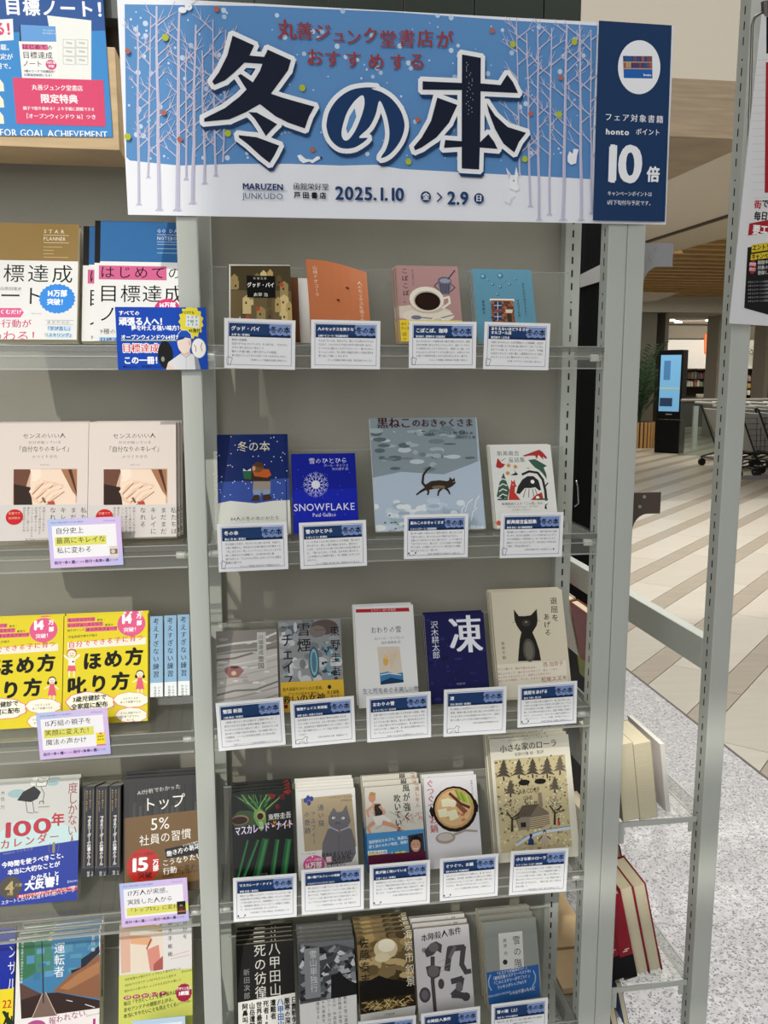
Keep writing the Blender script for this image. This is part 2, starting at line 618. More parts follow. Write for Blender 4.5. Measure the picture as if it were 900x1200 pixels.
tag(far, kind='structure')
def clipx(pts, x0):
    out = []
    for i in range(len(pts)):
        a, b = pts[i], pts[(i + 1) % len(pts)]
        ia, ib = a[0] >= x0, b[0] >= x0
        if ia: out.append(a)
        if ia != ib:
            t = (x0 - a[0]) / (b[0] - a[0]); out.append((x0, a[1] + t * (b[1] - a[1])))
    return out
ang = math.radians(45.0)
du = np.array([math.cos(ang), math.sin(ang)]); dv = np.array([math.sin(ang), -math.cos(ang)])
S0 = -0.872          # upper edge of one brown stripe
PITCH = 0.4025; BRW = 0.131
npl = 0
rnd = random.Random(3)
far_bm = {'c': bmesh.new(), 'b': bmesh.new()}
for i in range(-48, 9):
    for kind, s0, s1 in (('b', S0 + i * PITCH, S0 + i * PITCH + BRW), ('c', S0 + i * PITCH + BRW, S0 + (i + 1) * PITCH)):
        ln = 1.2 if kind == 'c' else 1.8
        off = (i * 0.37) % ln
        t = -3 + off
        while t < 30:
            g = 0.002
            q = [du * (t + g) + dv * (s0 + g), du * (t + ln - g) + dv * (s0 + g), du * (t + ln - g) + dv * (s1 - g), du * (t + g) + dv * (s1 - g)]
            q = [tuple(p) for p in q]
            t += ln
            if max(p[0] for p in q) < BX + 0.01: continue
            cx = sum(p[0] for p in q) / 4; cy = sum(p[1] for p in q) / 4
            if cx > 25 or cy > 31 or cy < -1.2: continue
            q = clipx(q, BX + 0.007)
            if len(q) < 3: continue
            # what the camera could see: a wedge to the right of the posts
            az = math.degrees(math.atan2(cx, cy + DIST))
            if az < 8 or az > 46: continue
            if cy < 8.6 and cx < 8.2 and npl < 290:
                p0 = q[0]
                prism('floor_plank', [(p[0] - p0[0], p[1] - p0[1]) for p in q], 0, 0.004, (M_CREAM if rnd.random() < .5 else M_CREAM2) if kind == 'c' else M_BROWN, parent=far)
                o = COL.objects[-1] if False else bpy.context.scene.objects[-1]
                far_c = far.location
                o.location = (p0[0] - far_c[0], p0[1] - far_c[1], -0.004 - far_c[2])
                npl += 1
            else:
                b_ = far_bm[kind]
                vs = [b_.verts.new((p[0] - far.location[0], p[1] - far.location[1], 0.0 - far.location[2])) for p in q]
                b_.faces.new(vs)
for k, mm in (('c', M_CREAM), ('b', M_BROWN)):
    bmesh.ops.recalc_face_normals(far_bm[k], faces=far_bm[k].faces)
    for f_ in far_bm[k].faces:
        if f_.normal.z < 0: f_.normal_flip()
    o = bm_obj('far_planks', far_bm[k], mm, far)
    o['kind'] = 'stuff'

# --- dark green tiled wall behind the rack
TY = 0.36
tw = tag(box('wall_back', -1.2, 0.692, TY + 0.012, TY + 0.06, 0.0, 2.62, mat('tile_grout', '#a7a89c', 0.9)), kind='structure')
M_TILE = mat('dark_green_tile', '#2b332c', 0.3, var=0.12, vscale=5)
tile_me = None

tw_loc = Vector(tw.location)
for r_ in range(3):
    for c_ in range(9):
        x1 = 0.69 - (0.079 if c_ else 0) - max(0, c_ - 1) * 0.1435
        x0 = x1 - 0.1405
        z0 = 2.12 + r_ * 0.16
        if tile_me is None:
            bm = bmesh.new(); bx(bm, 0, 0.1405, 0, 0.012, 0, 0.157, 0.001)
            o = bm_obj('tile', bm, M_TILE, tw); tile_me = o.data
        else:
            o = link('tile', tile_me, tw)
        if not c_: o.scale.x = 0.0765 / 0.1405; x0 = 0.6135
        o.location = Vector((x0, TY, z0)) - tw_loc

# --- header: light wood fascia over the left bay
hd = tag(box('trim_2', -1.3, -0.18, 0.0, 0.12, 1.834, 1.982, M_WOOD, bev=0.001), kind='structure')
hd2 = tag(box('trim_3', -1.3, -0.15, 0.06, 0.10, 1.982, 2.03, mat('dark_wood', '#4a3b2e', 0.6)), kind='structure')
hd3 = tag(box('trim_4', -1.3, -0.15, 0.02, 0.12, 2.03, 2.16, mat('grey_green_steel', '#5b5f58', 0.5)), kind='structure')

# --- added slabs and slats, unseen behind the viewer, that block the sun: they let the sun fall on the left bay and in soft streaks elsewhere
fin = tag(box('sun_blocker', -2.61, 3.2, -6.1, -6.05, 5.62, 7.4, mat('sun_blocker_matte', '#c9c6bd', 0.8)), kind='structure')
bl_ = 5.55
for k, (g, h, tilt) in enumerate(((.05, .17, 7), (.10, .26, -5), (.045, .2, 9), (.06, .30, 4), (.05, .22, -6), (.07, .34, 8))):
    o = tag(box('sun_blocker', -2.61 + (k % 3) * .07, 3.2, -6.1, -6.08, bl_ - g - h, bl_ - g, MATS['sun_blocker_matte']), kind='structure')
    bl_ -= g + h - .0
fin2 = tag(box('sun_blocker', -2.61, 3.2, -6.1, -6.05, 3.2, bl_ - .08, MATS['sun_blocker_matte']), kind='structure')

# ================================================================ SHELF RACK (posts, back panels)
PZ = 2.0
def post(parent, x0, x1, y0, y1, slot=None, z1=PZ, cap=True):
    o = box('post', x0, x1, y0, y1, 0.0, z1, M_POST, parent, bev=0.0025)
    if slot:
        bm = bmesh.new()
        z = 0.06
        k = 0
        pcx, pcy = (x0 + x1) / 2, (y0 + y1) / 2
        while z < z1 - 0.05:
            h = 0.013 if k % 8 else 0.003
            if slot[0] == 'x-':      # on the face towards -x
                yy = slot[1]
                bx(bm, x0 - 0.0004 - pcx, x0 + 0.001 - pcx, yy - 0.0015 - pcy, yy + 0.0015 - pcy, z, z + h)
            else:
                xx = slot[1]
                bx(bm, xx - 0.0016 - pcx, xx + 0.0016 - pcx, y0 - 0.0004 - pcy, y0 + 0.001 - pcy, z, z + h)
            z += 0.0245; k += 1
        s_ = bm_obj('slot', bm, M_SLOT, o)
        s_['kind'] = 'stuff'
    return o
rack = tag(empty('shelf_rack', (0.2, 0.12, 0)), 'pale grey painted steel shelf rack with slotted posts behind the small winter-fair books', 'shelf rack')
rackL = tag(empty('shelf_rack', (-0.6, 0.12, 0)), 'pale grey steel shelf rack under the blue notebook poster', 'shelf rack')
post(rack, -0.0992, -0.0667, 0.0, 0.03, z1=1.90)
post(rack, 0.617, 0.6505, 0.0, 0.035, ('x-', 0.016), z1=1.90)
post(rack, 0.614, 0.646, 0.2, 0.245, ('y', 0.629), z1=2.0)
post(rack, -0.0985, -0.052, 0.2, 0.245, None, z1=2.0)
post(rackL, -0.815, -0.783, 0.0, 0.03, z1=1.82)
# back panels
box('back_panel', -0.052, 0.6138, 0.226, 0.238, 0.02, 2.0, M_PANEL, rack)
box('back_panel', -0.81, -0.0985, 0.226, 0.238, 0.02, 2.0, M_PANEL, rackL)
box('base_plate', -0.066, 0.6165, 0.0, 0.2, 0.0, 0.06, M_POST, rack, bev=0.002)
box('base_plate', -0.782, -0.0995, 0.0, 0.2, 0.0, 0.06, M_POST, rackL, bev=0.002)

# end rack, turned a quarter towards the aisle
er = tag(empty('shelf_rack', (0.67, 0.3, 0)), 'narrow grey end rack turned toward the aisle, holding red and cream books', 'shelf rack')
post(er, 0.6512, 0.6838, 0.0, 0.035, z1=1.90)
post(er, 0.8515, 0.8885, 0.0, 0.036, ('x-', 0.018), z1=2.3)
post(er, 0.8515, 0.8885, 1.02, 1.056, ('x-', 1.03), z1=2.3)
box('cross_beam', 0.8515, 0.876, 0.0365, 1.02, 0.935, 0.996, M_POST, er, bev=0.002)
for zt in (0.632, 0.280):
    bm = bmesh.new()
    bx(bm, 0.69 - .67, 0.8505 - .67, 0.016 - .3, 0.0185 - .3, zt, zt + 0.011)
    bx(bm, 0.69 - .67, 0.7015 - .67, 0.016 - .3, 0.0185 - .3, zt - 0.033, zt + 0.0)
    bx(bm, 0.834 - .67, 0.843 - .67, 0.016 - .3, 0.0185 - .3, zt - 0.02, zt)
    bm_obj('bracket', bm, M_POST, er)
# sign plates bolted to the end rack
def plate(z1, colr, label, x0):
    z0 = z1 - 0.04
    pts = [(0, z1), (0.055, z1), (0.055, z0), (0.03, z0)]
    for i in range(1, 7):
        t = i / 6 * math.pi / 2
        pts.append((0.03 - 0.03 * math.sin(t) * 0.95, z0 - 0.03 * (1 - math.cos(t)) * 1.1))
    pts.append((0, z0 - 0.035))
    bm = bmesh.new()
    y0, y1 = 0.046, 0.049
    lo = [bm.verts.new((x0 + a - .67, y0 - .3, b)) for a, b in pts]
    hi = [bm.verts.new((x0 + a - .67, y1 - .3, b)) for a, b in pts]
    bm.faces.new(lo); bm.faces.new(hi[::-1])
    n = len(pts)
    for i in range(n):
        bm.faces.new((lo[i], hi[i], hi[(i + 1) % n], lo[(i + 1) % n]))
    bmesh.ops.recalc_face_normals(bm, faces=bm.faces)
    o = bm_obj('end_bracket', bm, mat('bracket_' + label, colr, 0.45), er)
    b2 = bmesh.new()
    for dz, dx in ((0.008, 0.016), (0.026, 0.008)):
        tube(b2, [Vector((x0 + .006 + dx - .67, y0 - 0.0015 - .3, z1 - dz)), Vector((x0 + .006 + dx - .67, y0 - .3, z1 - dz))], 0.0032, 10)
    bm_obj('bolt', b2, mat('bolt_steel', '#b9b7b2', 0.3, metal=0.8), o)
plate(float(at(771, 285, .047)[2]), '#8d8d8f', 'grey', float(at(754, 300, .047)[0]))
plate(float(at(757, 577, .047)[2]), '#4d4038', 'brown', float(at(741, 590, .047)[0]))

# black machine standing behind the end rack, seen through the gap
mk = tag(empty('black_massage_machine', (1.0, 1.15, 0)), 'tall black machine with a grey sloping band, in the gap between slotted posts', 'machine')
mk.name = 'black_machine'
box('body', float(at(672, 450, .95)[0]), float(at(728, 450, .95)[0]), 0.95, 1.3, 0.72, 2.1, M_BLACK, mk, bev=0.02)
box('body', float(at(670, 700, 1.0)[0]), float(at(722, 700, 1.0)[0]), 1.0, 1.25, 0.0, 0.72, mat('dark_grey_base', '#2b2a28', 0.6), mk, bev=0.01)
p = [atX(690, 322, 0.79)]
bm = bmesh.new()
v = [at(680, 322, 0.94), at(706, 309, 0.94), at(706, 329, 0.94), at(680, 337, 0.94)]
lo = [bm.verts.new(Vector(q) - mk.location) for q in v]
hi = [bm.verts.new(Vector(q) - mk.location + Vector((0, 0.012, 0))) for q in v]
bm.faces.new(lo[::-1]); bm.faces.new(hi)
for i in range(4): bm.faces.new((lo[i], lo[(i + 1) % 4], hi[(i + 1) % 4], hi[i]))
bmesh.ops.recalc_face_normals(bm, faces=bm.faces)
bm_obj('sloping_band', bm, mat('grey_gloss', '#9b9b98', 0.15), mk)
tube_obj('handle', [Vector(at(x_, y_, 0.93)) - mk.location for x_, y_ in ((675, 563), (677, 570), (678, 590), (673, 594))], 0.0025, mat('chrome', '#aaaaaa', 0.25, metal=1.0), mk)

# ================================================================ ACRYLIC TRAYS
def tray(x0, x1, zf, label, depth=0.128, bh=0.150):
    cx = (x0 + x1) / 2
    t = tag(empty('acrylic_tray', (cx, 0, zf)), label, 'book tray', 'clear acrylic book trays hooked into the racks')
    w = (x1 - x0) / 2
    def part(name, boxes, m, bev=0.0):
        bm = bmesh.new()
        for b in boxes: bx(bm, *b, bev)
        return bm_obj(name, bm, m, t)
    part('tray_floor', [(-w, w, 0.003, depth, -0.003, 0.0)], ACR)
    part('front_apron', [(-w, w, -0.0005, 0.0025, -0.010, -0.0008)], ACR_LIP)
    part('front_apron', [(-w, w, 0.0, 0.0022, -0.037, -0.0105)], ACR)
    part('lip_edge', [(-w, w, -0.0012, 0.0005, -0.0012, 0.0)], ACR_EDGE)
    part('lip_edge', [(-w, w, -0.003, -0.0005, -0.0180, -0.0166)], ACR_EDGE)
    part('lip_edge', [(-w, w, -0.004, 0.002, -0.0385, -0.0368)], ACR_EDGE)
    # leaning back plate
    bm = bmesh.new()
    y0 = depth
    dy, dz = bh * SL, bh * CL
    v = [(-w + .008, y0, 0), (w - .008, y0, 0), (w - .008, y0 + dy * .6, dz), (-w + .008, y0 + dy * .6, dz)]
    lo = [bm.verts.new(p) for p in v]; hi = [bm.verts.new((a, b + 0.003, c)) for a, b, c in v]
    bm.faces.new(lo); bm.faces.new(hi[::-1])
    for i in range(4): bm.faces.new((lo[i], hi[i], hi[(i + 1) % 4], lo[(i + 1) % 4]))
    bm_obj('back_plate', bm, ACR, t)
    part('plate_edge', [(-w + .008, w - .008, y0 + dy * .6 - .0004, y0 + dy * .6 + .0034, dz, dz + 0.0014)], ACR_EDGE)
    for sx in (-1, 1):
        xa = sx * (w + 0.001); xb = sx * (w - 0.019)
        bm = bmesh.new()
        tube(bm, [(xa, 0.012, -0.0195), (xb, 0.012, -0.0195)], 0.0062, 14)
        bm_obj('support_peg', bm, mat('milky_acrylic', '#f4f5f2', 0.15, coat=0.6), t, smooth=True)
        part('side_hook', [(sx * (w - 0.004) - .0012, sx * (w - 0.004) + .0012, 0.003, depth, -0.022, -0.003)], ACR_EDGE)
    return t
ordn = ['top', 'second', 'third', 'fourth', 'lowest visible']
for i, z in enumerate(ROW_R):
    tray(-0.066, 0.6163, z, '%s clear acrylic tray of the rack under the winter banner' % ordn[i])
for i, z in enumerate(ROW_L):
    tray(-0.7815, -0.0998, z, '%s clear acrylic tray of the rack under the blue poster' % ordn[i])

# ================================================================ BOOKS, RIGHT-HAND BAY
rn = random.Random(11)
def bird(c, x, y, s, col):
    c.E(x, y, s * .8, s * .32, col); c.P([(x + s * .6, y - s * .2), (x + s * 1.2, y - s * .1), (x + s * .6, y + s * .15)], col)
    c.P([(x - s * .2, y), (x + s * .3, y - s * .9), (x + s * .5, y)], col)

# ---- row 1
def a_goodbye(c):
    c.B(310, 404, '#6b5c3f')
    c.B(310, 340, '#4a3f2a')
    for i in range(26):
        x = 270 + rn.random() * 68; y = 318 + rn.random() * 80
        w = 4 + rn.random() * 7; h = 8 + rn.random() * 16
        c.P([(x, y), (x + w * .5, y - 4), (x + w, y), (x + w, y + h), (x, y + h)], rn.choice(['#cdb983', '#b59c62', '#8c7748', '#d8c994', '#9a8657', '#5e5033']))
        c.R(x + w * .3, y + 4, 2, 3, '#41351f')
    for x, y in ((302, 362), (330, 334), (290, 372)): c.E(x, y, 2.6, 2.6, '#b4492f', 10)
    c.R(289, 323, 33, 28, '#0e0f0e')
    c.T(305, 325, 3.2, '新潮文庫', '#c9c6bb', al='c', tr=.3)
    c.T(305.5, 331, 6.8, 'グッド・バイ', '#ffffff', .012, al='c', sx=.78)
    c.T(305.5, 343, 5.2, '太宰 治', '#e8e6df', al='c')
    for q in ([(268, 310), (268, 404), (270.2, 404), (270.2, 310)], [(268, 310), (340, 310), (340, 311.6), (268, 311.6)]): c.P(q, '#d9d7cf')
book('small paperback with golden town picture and black title square', (267, 309.5), 340, ROW_R[0], 0.009, '#c9c5b6', a_goodbye, 1, copy_label='golden town paperback', gloss=True, dy=0.02)
book('thin brown-edged paperback leaning behind the golden town paperback', (281, 324), 349, ROW_R[0], 0.008, '#6b4128', extra=0.034)
book('thin white-spined paperback leaning behind the curled orange paperback', (291, 325), 361, ROW_R[0], 0.008, '#e6e4dd', extra=0.055, back='#fff')

def a_orange(c):
    c.layer = 60
    c.V(368, 311, 5.4, '山崎ナオコーラ', '#d9c9b4', sp=1.05)
    c.V(419, 320, 6.0, '人のセックスを笑うな', '#dfc9ae', sp=1.0)
    for x, y in ((408, 333), (397, 350)):
        c.E(x, y, 2.0, 1.6, '#5a2413', 10); c.P([(x - 2.6, y - 1), (x - .6, y - 1.6), (x - 1, y + .6)], '#5a2413'); c.R(x + .6, y + 1, .5, 2.2, '#5a2413')
def curl_orange(co):
    co = np.array(co, float)
    W_, H_ = 0.098, 0.148
    fx = np.clip(co[:, 0] / W_, 0, 1); fy = np.clip(co[:, 1] / H_, 0, 1)
    d = fx ** 1.8 * fy ** 1.2
    co[:, 1] -= 0.014 * d
    co[:, 2] -= 0.016 * d
    co[:, 0] -= 0.004 * fy ** 2 * (1 - fx) - 0.0
    return co
book('curled orange paperback with pale vertical lettering and two tiny red birds', (361, 303.5), 430, ROW_R[0], 0.006, '#b96f47', a_orange, curl=curl_orange, gloss=True)

def a_coffee(c):
    c.B(310, 404, '#a98481')
    c.V(470, 314, 7.6, 'こぽこぽ、珈琲', '#1d1614', .012, sp=1.2)
    c.V(482, 316, 2.6, '阿川佐和子ほか', '#3b2c2a', sp=1.1)
    c.E(491, 366, 38, 9, '#cfc2b2'); c.E(502, 370, 30, 9, '#d9cfc0')
    c.E(521, 329, 8, 5, '#595a6a'); c.P([(513, 329), (529, 329), (527, 345), (516, 345)], '#5f6072'); c.E(521.5, 329, 6.5, 3, '#8f90a0'); c.L([(525, 327), (533, 317)], 1.6, '#42404c'); c.L([(513, 331), (509, 335), (514, 340)], 1.2, '#42404c'); c.L([(529, 333), (533, 337), (528, 342)], 1.2, '#42404c')
    for i in range(5): c.L([(516.5 + i * 2.3, 333), (517 + i * 2.1, 343)], .6, '#2c2c36')
    c.E(501.5, 358.5, 20, 9.5, '#bdb1a0'); c.E(500, 350.5, 20, 15.5, '#ded7c8'); c.L([(518, 350), (526, 348), (527, 355), (519, 361)], 2.4, '#ded7c8')
    c.E(500.5, 352.5, 16, 12.5, '#b9ae9c'); c.E(501, 353, 14.8, 11.2, '#24130b')
    c.E(488, 372, 6, 2.6, '#6d6f84'); c.L([(494, 372), (512, 374), (531, 369)], 1.3, '#6d6f84')
    c.E(513, 376, 8, 4, '#e3dccd'); c.E(513, 375, 5, 2.4, '#c8bdac')
    c.B(375, 404, '#e0c436')
    c.T(470, 378, 3.4, '香り 豊かな', '#222', al='l'); c.T(470, 383, 3.4, '村上春樹ほか', '#222')
    c.V(471, 389, 5.4, 'ほっと', '#222', .01, sp=1.0)
book('dusty pink paperback with a white coffee cup, dark coffee and enamel pot', (464, 311), 536, ROW_R[0], 0.011, '#a98481', a_coffee, 3, copy_label='pink coffee cup paperback', gloss=True, spine_left=False)

def a_musicbox(c):
    c.B(314, 404, '#5c8fa5')
    for x, y, r in ((566, 324, 3.2), (586, 323, 3.6), (577, 333, 2.2), (597, 333, 2), (586, 336, 2.2), (604, 327, 1.6), (583, 345, 2), (572, 328, 1.4), (592, 329, 1.2)):
        c.E(x, y, r, r, '#3d6477', 12); c.E(x - .4, y - .4, r * .6, r * .6, '#7fb4c8', 10)
    c.R(574, 350, 28, 3, '#e8e1cf')
    c.R(575, 352, 26, 52, '#7b4a37')
    for r_ in range(10):
        for q in range(7):
            c.R(575.5 + q * 3.7 + (r_ % 2) * 1.6, 353.4 + r_ * 3, 3.1, 2.4, rn.choice(['#8e5a44', '#744433', '#a4705a', '#5d3729']))
    for x, y in ((579, 354), (579, 367)): c.R(x, y, 8.5, 8.5, '#1c3c6a'); c.L([(x + 4.2, y), (x + 4.2, y + 8.5)], .7, '#d9d5c5'); c.L([(x, y + 4.2), (x + 8.5, y + 4.2)], .7, '#d9d5c5')
    c.P([(592, 363), (601, 363), (600, 367), (593, 367)], '#d8ceb0'); c.R(594, 368, 5, 14, '#3b352a')
    c.V(611, 332, 3.3, 'ありえないほどうるさい', '#1c2c34', sp=1.12); c.V(605, 351, 3.3, 'オルゴール店', '#1c2c34', sp=1.1); c.V(564, 352, 3.6, '瀧羽麻子', '#1c2c34', sp=1.25)
book('sky blue paperback with a tiny brick house and floating bubbles', (553, 315), 622, ROW_R[0], 0.009, '#5c8fa5', a_musicbox, 2, copy_label='sky blue brick house paperback', gloss=True)

# ---- row 2
def a_winter(c):
    c.B(508, 600, '#152a68'); c.P([(254, 565), (300, 563), (341, 560), (341, 600), (254, 600)], '#3a55a8')
    for i in range(60): c.E(256 + rn.random() * 82, 511 + rn.random() * 76, .7, .7, '#f2f4ff', 6)
    c.P([(254, 590), (270, 587), (300, 590), (320, 587), (342, 586), (342, 640), (254, 640)], '#e9eadf')
    c.T(297, 517, 13.5, '冬の本', '#e9e6c4', -.004, al='c', sx=.95)
    c.P([(297, 563), (317, 563), (317, 578), (296, 578)], '#a1968c'); c.R(297, 574, 8, 8, '#8fa7c9'); c.R(308, 574, 8, 8, '#8fa7c9')
    c.P([(294, 587), (304, 587), (304, 580), (298, 580)], '#4a2e1e'); c.P([(308, 587), (319, 585), (316, 579), (308, 580)], '#4a2e1e')
    c.P([(288, 564), (317, 564), (315, 556), (300, 554), (285, 557)], '#3c2c22'); c.P([(295, 549), (315, 550), (318, 557), (313, 560), (298, 558)], '#c9612a')
    c.E(302, 548, 6.5, 6, '#7d5334'); c.P([(296, 545), (301, 541), (308, 543), (307, 549)], '#5e3b22'); c.E(297.5, 549, 2, 3, '#d6a681', 8)
    c.P([(284, 551), (295, 551), (294, 562), (286, 561)], '#2c6a4a'); c.P([(285, 549), (289, 552), (294, 549), (294, 552), (285, 552)], '#f0efe4')
    c.T(299, 605, 5.6, '84人の冬の本のかたち', '#55524a', al='c')
    c.L([(334, 509), (337, 629)], .8, '#101f50')
book('dark blue book of a reader walking in snow, blocky figure with orange scarf', (254, 509.5), 337, ROW_R[1], 0.013, '#e9eadf', a_winter, hard=True, gloss=True)

def a_snowflake(c):
    c.B(531, 640, '#10209a'); c.P([(341, 574), (418, 572), (420, 640), (341, 640)], '#1526b4')
    c.T(407, 536, 7.6, '雪のひとひら', '#e4e6f2', al='r'); c.T(408, 543.5, 3.6, 'ポール・ギャリコ', '#c5c9e6', al='r'); c.T(408, 547.6, 3.6, '矢川澄子 訳', '#c5c9e6', al='r')
    for i in range(12):
        t = math.pi * 2 * i / 12
        x2, y2 = 370 + math.cos(t) * 15, 568 + math.sin(t) * 15
        c.L([(370, 568), (x2, y2)], 1.0, '#c9cbe0', .5)
        for q in (.45, .7):
            mx, my = 370 + math.cos(t) * 15 * q, 568 + math.sin(t) * 15 * q
            for s_ in (-.6, .6): c.L([(mx, my), (mx + math.cos(t + s_) * 4.5, my + math.sin(t + s_) * 4.5)], .6, '#b9bce0')
    c.E(370, 568, 5, 5, '#e9eaf5')
    for i in range(30): c.E(343 + rn.random() * 72, 535 + rn.random() * 70, .4, .4, '#8a94e0', 5)
    c.T(380, 588, 12.2, 'SNOWFLAKE', '#eef0fa', -.004, al='c', sx=.93)
    c.T(380, 600, 6.4, 'Paul Gallico', '#e4e6f5', .01, al='c', sx=.85)
book('royal blue paperback with silver snow crystal and pale capital letters', (341, 532), 416, ROW_R[1], 0.008, '#14249e', a_snowflake, gloss=True)

def a_blackcat(c):
    c.B(486, 640, '#aebfce')
    c.P([(433, 488), (557, 486), (560, 540), (520, 560), (470, 553), (434, 560)], '#8d9ca4')
    for i in range(70):
        x = 435 + rn.random() * 120; y = 500 + rn.random() * 50
        c.E(x, y, 3 + rn.random() * 7, 1 + rn.random() * 2.5, rn.choice(['#76868c', '#a9b8be', '#5f6e72', '#c6d1d6', '#8e9ca2']), 8)
    c.P([(434, 560), (470, 553), (520, 556), (566, 540), (570, 640), (434, 640)], '#b9c9d9')
    for i in range(60):
        x = 437 + rn.random() * 125; y = 586 + rn.random() * 42
        c.E(x, y, 3 + rn.random() * 8, 1.5 + rn.random() * 3, rn.choice(['#dfe8ee', '#c8d6e2', '#a9bccd', '#e9efee']), 9)
    for i in range(14): c.E(448 + rn.random() * 26, 603 + rn.random() * 22, 1.4, 1, rn.choice(['#7c9a5a', '#6c8a4c', '#4d6a48']), 6)
    for x, y, w in ((545, 590, 9), (552, 600, 7), (540, 597, 5), (556, 586, 6)): c.L([(x, y + 10), (x + w * .3, y), (x + w, y - 5)], 1.0, '#f2f4ef')
    # cat
    B_ = '#3a2f28'
    c.P([(497, 569), (505, 564), (515, 563), (524, 564), (531, 562), (534, 566), (530, 570), (526, 572), (520, 573), (509, 573), (499, 575)], B_)
    c.L([(499, 571), (495, 566), (496, 557), (500, 551), (504, 548)], 3.0, B_, 2.0)
    c.L([(500, 572), (493, 576), (488, 580)], 3.4, B_, 1.6); c.L([(501, 572), (502, 577), (501, 580)], 3.0, B_, 1.6)
    c.L([(519, 571), (514, 576), (513, 581)], 3.0, B_, 1.6); c.L([(521, 571), (525, 575), (527, 579)], 3.0, '#2c241f', 1.6)
    c.E(529, 565.5, 4.2, 3.6, B_); c.P([(526, 563), (527, 559), (529.5, 562)], B_); c.P([(530, 562), (532.5, 560), (533, 564)], B_)
    c.E(514, 571, 8, 2, '#7d6a55', 12); c.E(531, 565, .5, .5, '#e9d9a0', 6)
    c.T(441, 489.5, 13.6, '黒ねこ', '#4d1f26', .024, sx=.98)
    c.T(482, 491, 10.6, 'のおきゃくさま', '#4d1f26', .02, sx=.98)
    c.T(485, 506, 4.0, 'ルース・エインズワース 作', '#27333c'); c.T(532, 506, 4.0, '荒 このみ 訳', '#27333c'); c.T(532, 511, 4.0, '山内ふじ江 絵', '#27333c')
    c.T(560, 614, 4, 'ふく', '#5a7690', al='c')
book('large picture book with a black cat walking across pale blue snow', (433, 490), 558.5, ROW_R[1], 0.009, '#dfe3e4', a_blackcat, hard=True, gloss=True)

def a_fairytale(c):
    c.B(519, 640, '#e4e4df')
    c.T(582, 528.5, 6.2, '新美南吉', '#6f726f', .01, tr=.06); c.T(595.5, 536, 6.2, '童話集', '#6f726f', .01, tr=.06)
    r_, k_, g_ = '#b13430', '#2b2a2c', '#3d5e4c'
    c.P([(612, 534), (618, 532), (626, 529), (632, 527), (636, 530), (641, 536), (640, 538), (636, 535), (637, 539), (634, 536), (631, 533), (629, 538), (627, 534), (621, 534), (615, 535)], r_)
    c.P([(581, 547), (583, 537), (586, 540), (588, 543), (592, 544), (590, 547), (586, 549), (583, 548)], r_); c.L([(588, 540), (592, 537)], .6, k_)
    c.P([(619, 539), (627, 538), (634, 542), (641, 546), (637, 548), (640, 555), (641, 562), (636, 555), (632, 551), (627, 548), (624, 545)], g_)
    for x, y in ((596, 545.5), (604, 547), (595, 554.5), (619, 550)): c.E(x, y, 2.4, 2.4, '#d9ab62', 12); c.E(x, y, 1.3, 1.3, '#b98a44', 10)
    c.P([(598, 557), (604, 554), (602, 550), (606, 555), (610, 556), (604, 557)], k_)
    c.P([(582, 582), (585, 567), (590, 554), (594, 566), (597, 574), (595, 584), (588, 584)], g_)
    for yy in (562, 568, 574, 580): c.L([(585, yy + 2), (589, yy - 1), (594, yy + 1)], 1.2, '#e4e4df')
    c.R(588, 580, 2, 6, k_)
    c.P([(596, 586), (597, 575), (599, 566), (599, 562), (601, 565), (603, 562), (604, 568), (606.5, 569), (603.5, 571), (603, 577), (607, 582), (610, 586)], '#c23a31'); c.E(601.2, 568, .6, .6, '#fff', 8)
    c.E(620, 566, 15.5, 17, '#e4e4df'); c.L([(612, 556), (620, 552.5), (630, 554), (636, 562), (639, 575), (640, 586)], 2.6, k_, 3.0)
    c.P([(605, 578), (607, 570), (612, 562), (618, 558), (625, 558), (631, 563), (634, 574), (632, 575), (627, 571), (622, 572), (615, 572), (609, 579)], k_)
    c.E(624, 564.5, 2.3, 2.3, '#f4f4f0', 12)
    for x in (616, 620, 624, 627): c.L([(x, 573), (x - 3 + (x - 616) * .6, 583)], .7, k_)
    c.P([(622, 586), (628, 580), (635, 577), (637, 586)], '#b13430'); c.E(630, 583, 2.2, 1.8, '#f4efe4', 8); c.R(629, 584.3, 13, 1.8, g_)
    c.R(583, 584.5, 12, 1.8, g_); c.L([(639, 570), (642, 566)], 1.4, k_)
    c.T(612, 588.5, 3.4, '新美南吉による「ごん狐」ほか', '#333', al='c'); c.T(612, 592.5, 2.6, 'ベストセレクション・キツネの', '#444', al='c'); c.T(612, 596, 2.6, 'おさがしのカバー。', '#444', al='c')
    c.E(584.5, 613, 2.8, 2.8, '#d6552c', 12)
    c.P([(638, 596), (639, 591), (643, 590), (640, 592), (641, 597)], k_)
book('white storybook cover with red fox, dark green tree and black flying shapes', (573.5, 522), 645, ROW_R[1], 0.007, '#e4e4df', a_fairytale, 2, copy_label='white fox storybook', gloss=False)

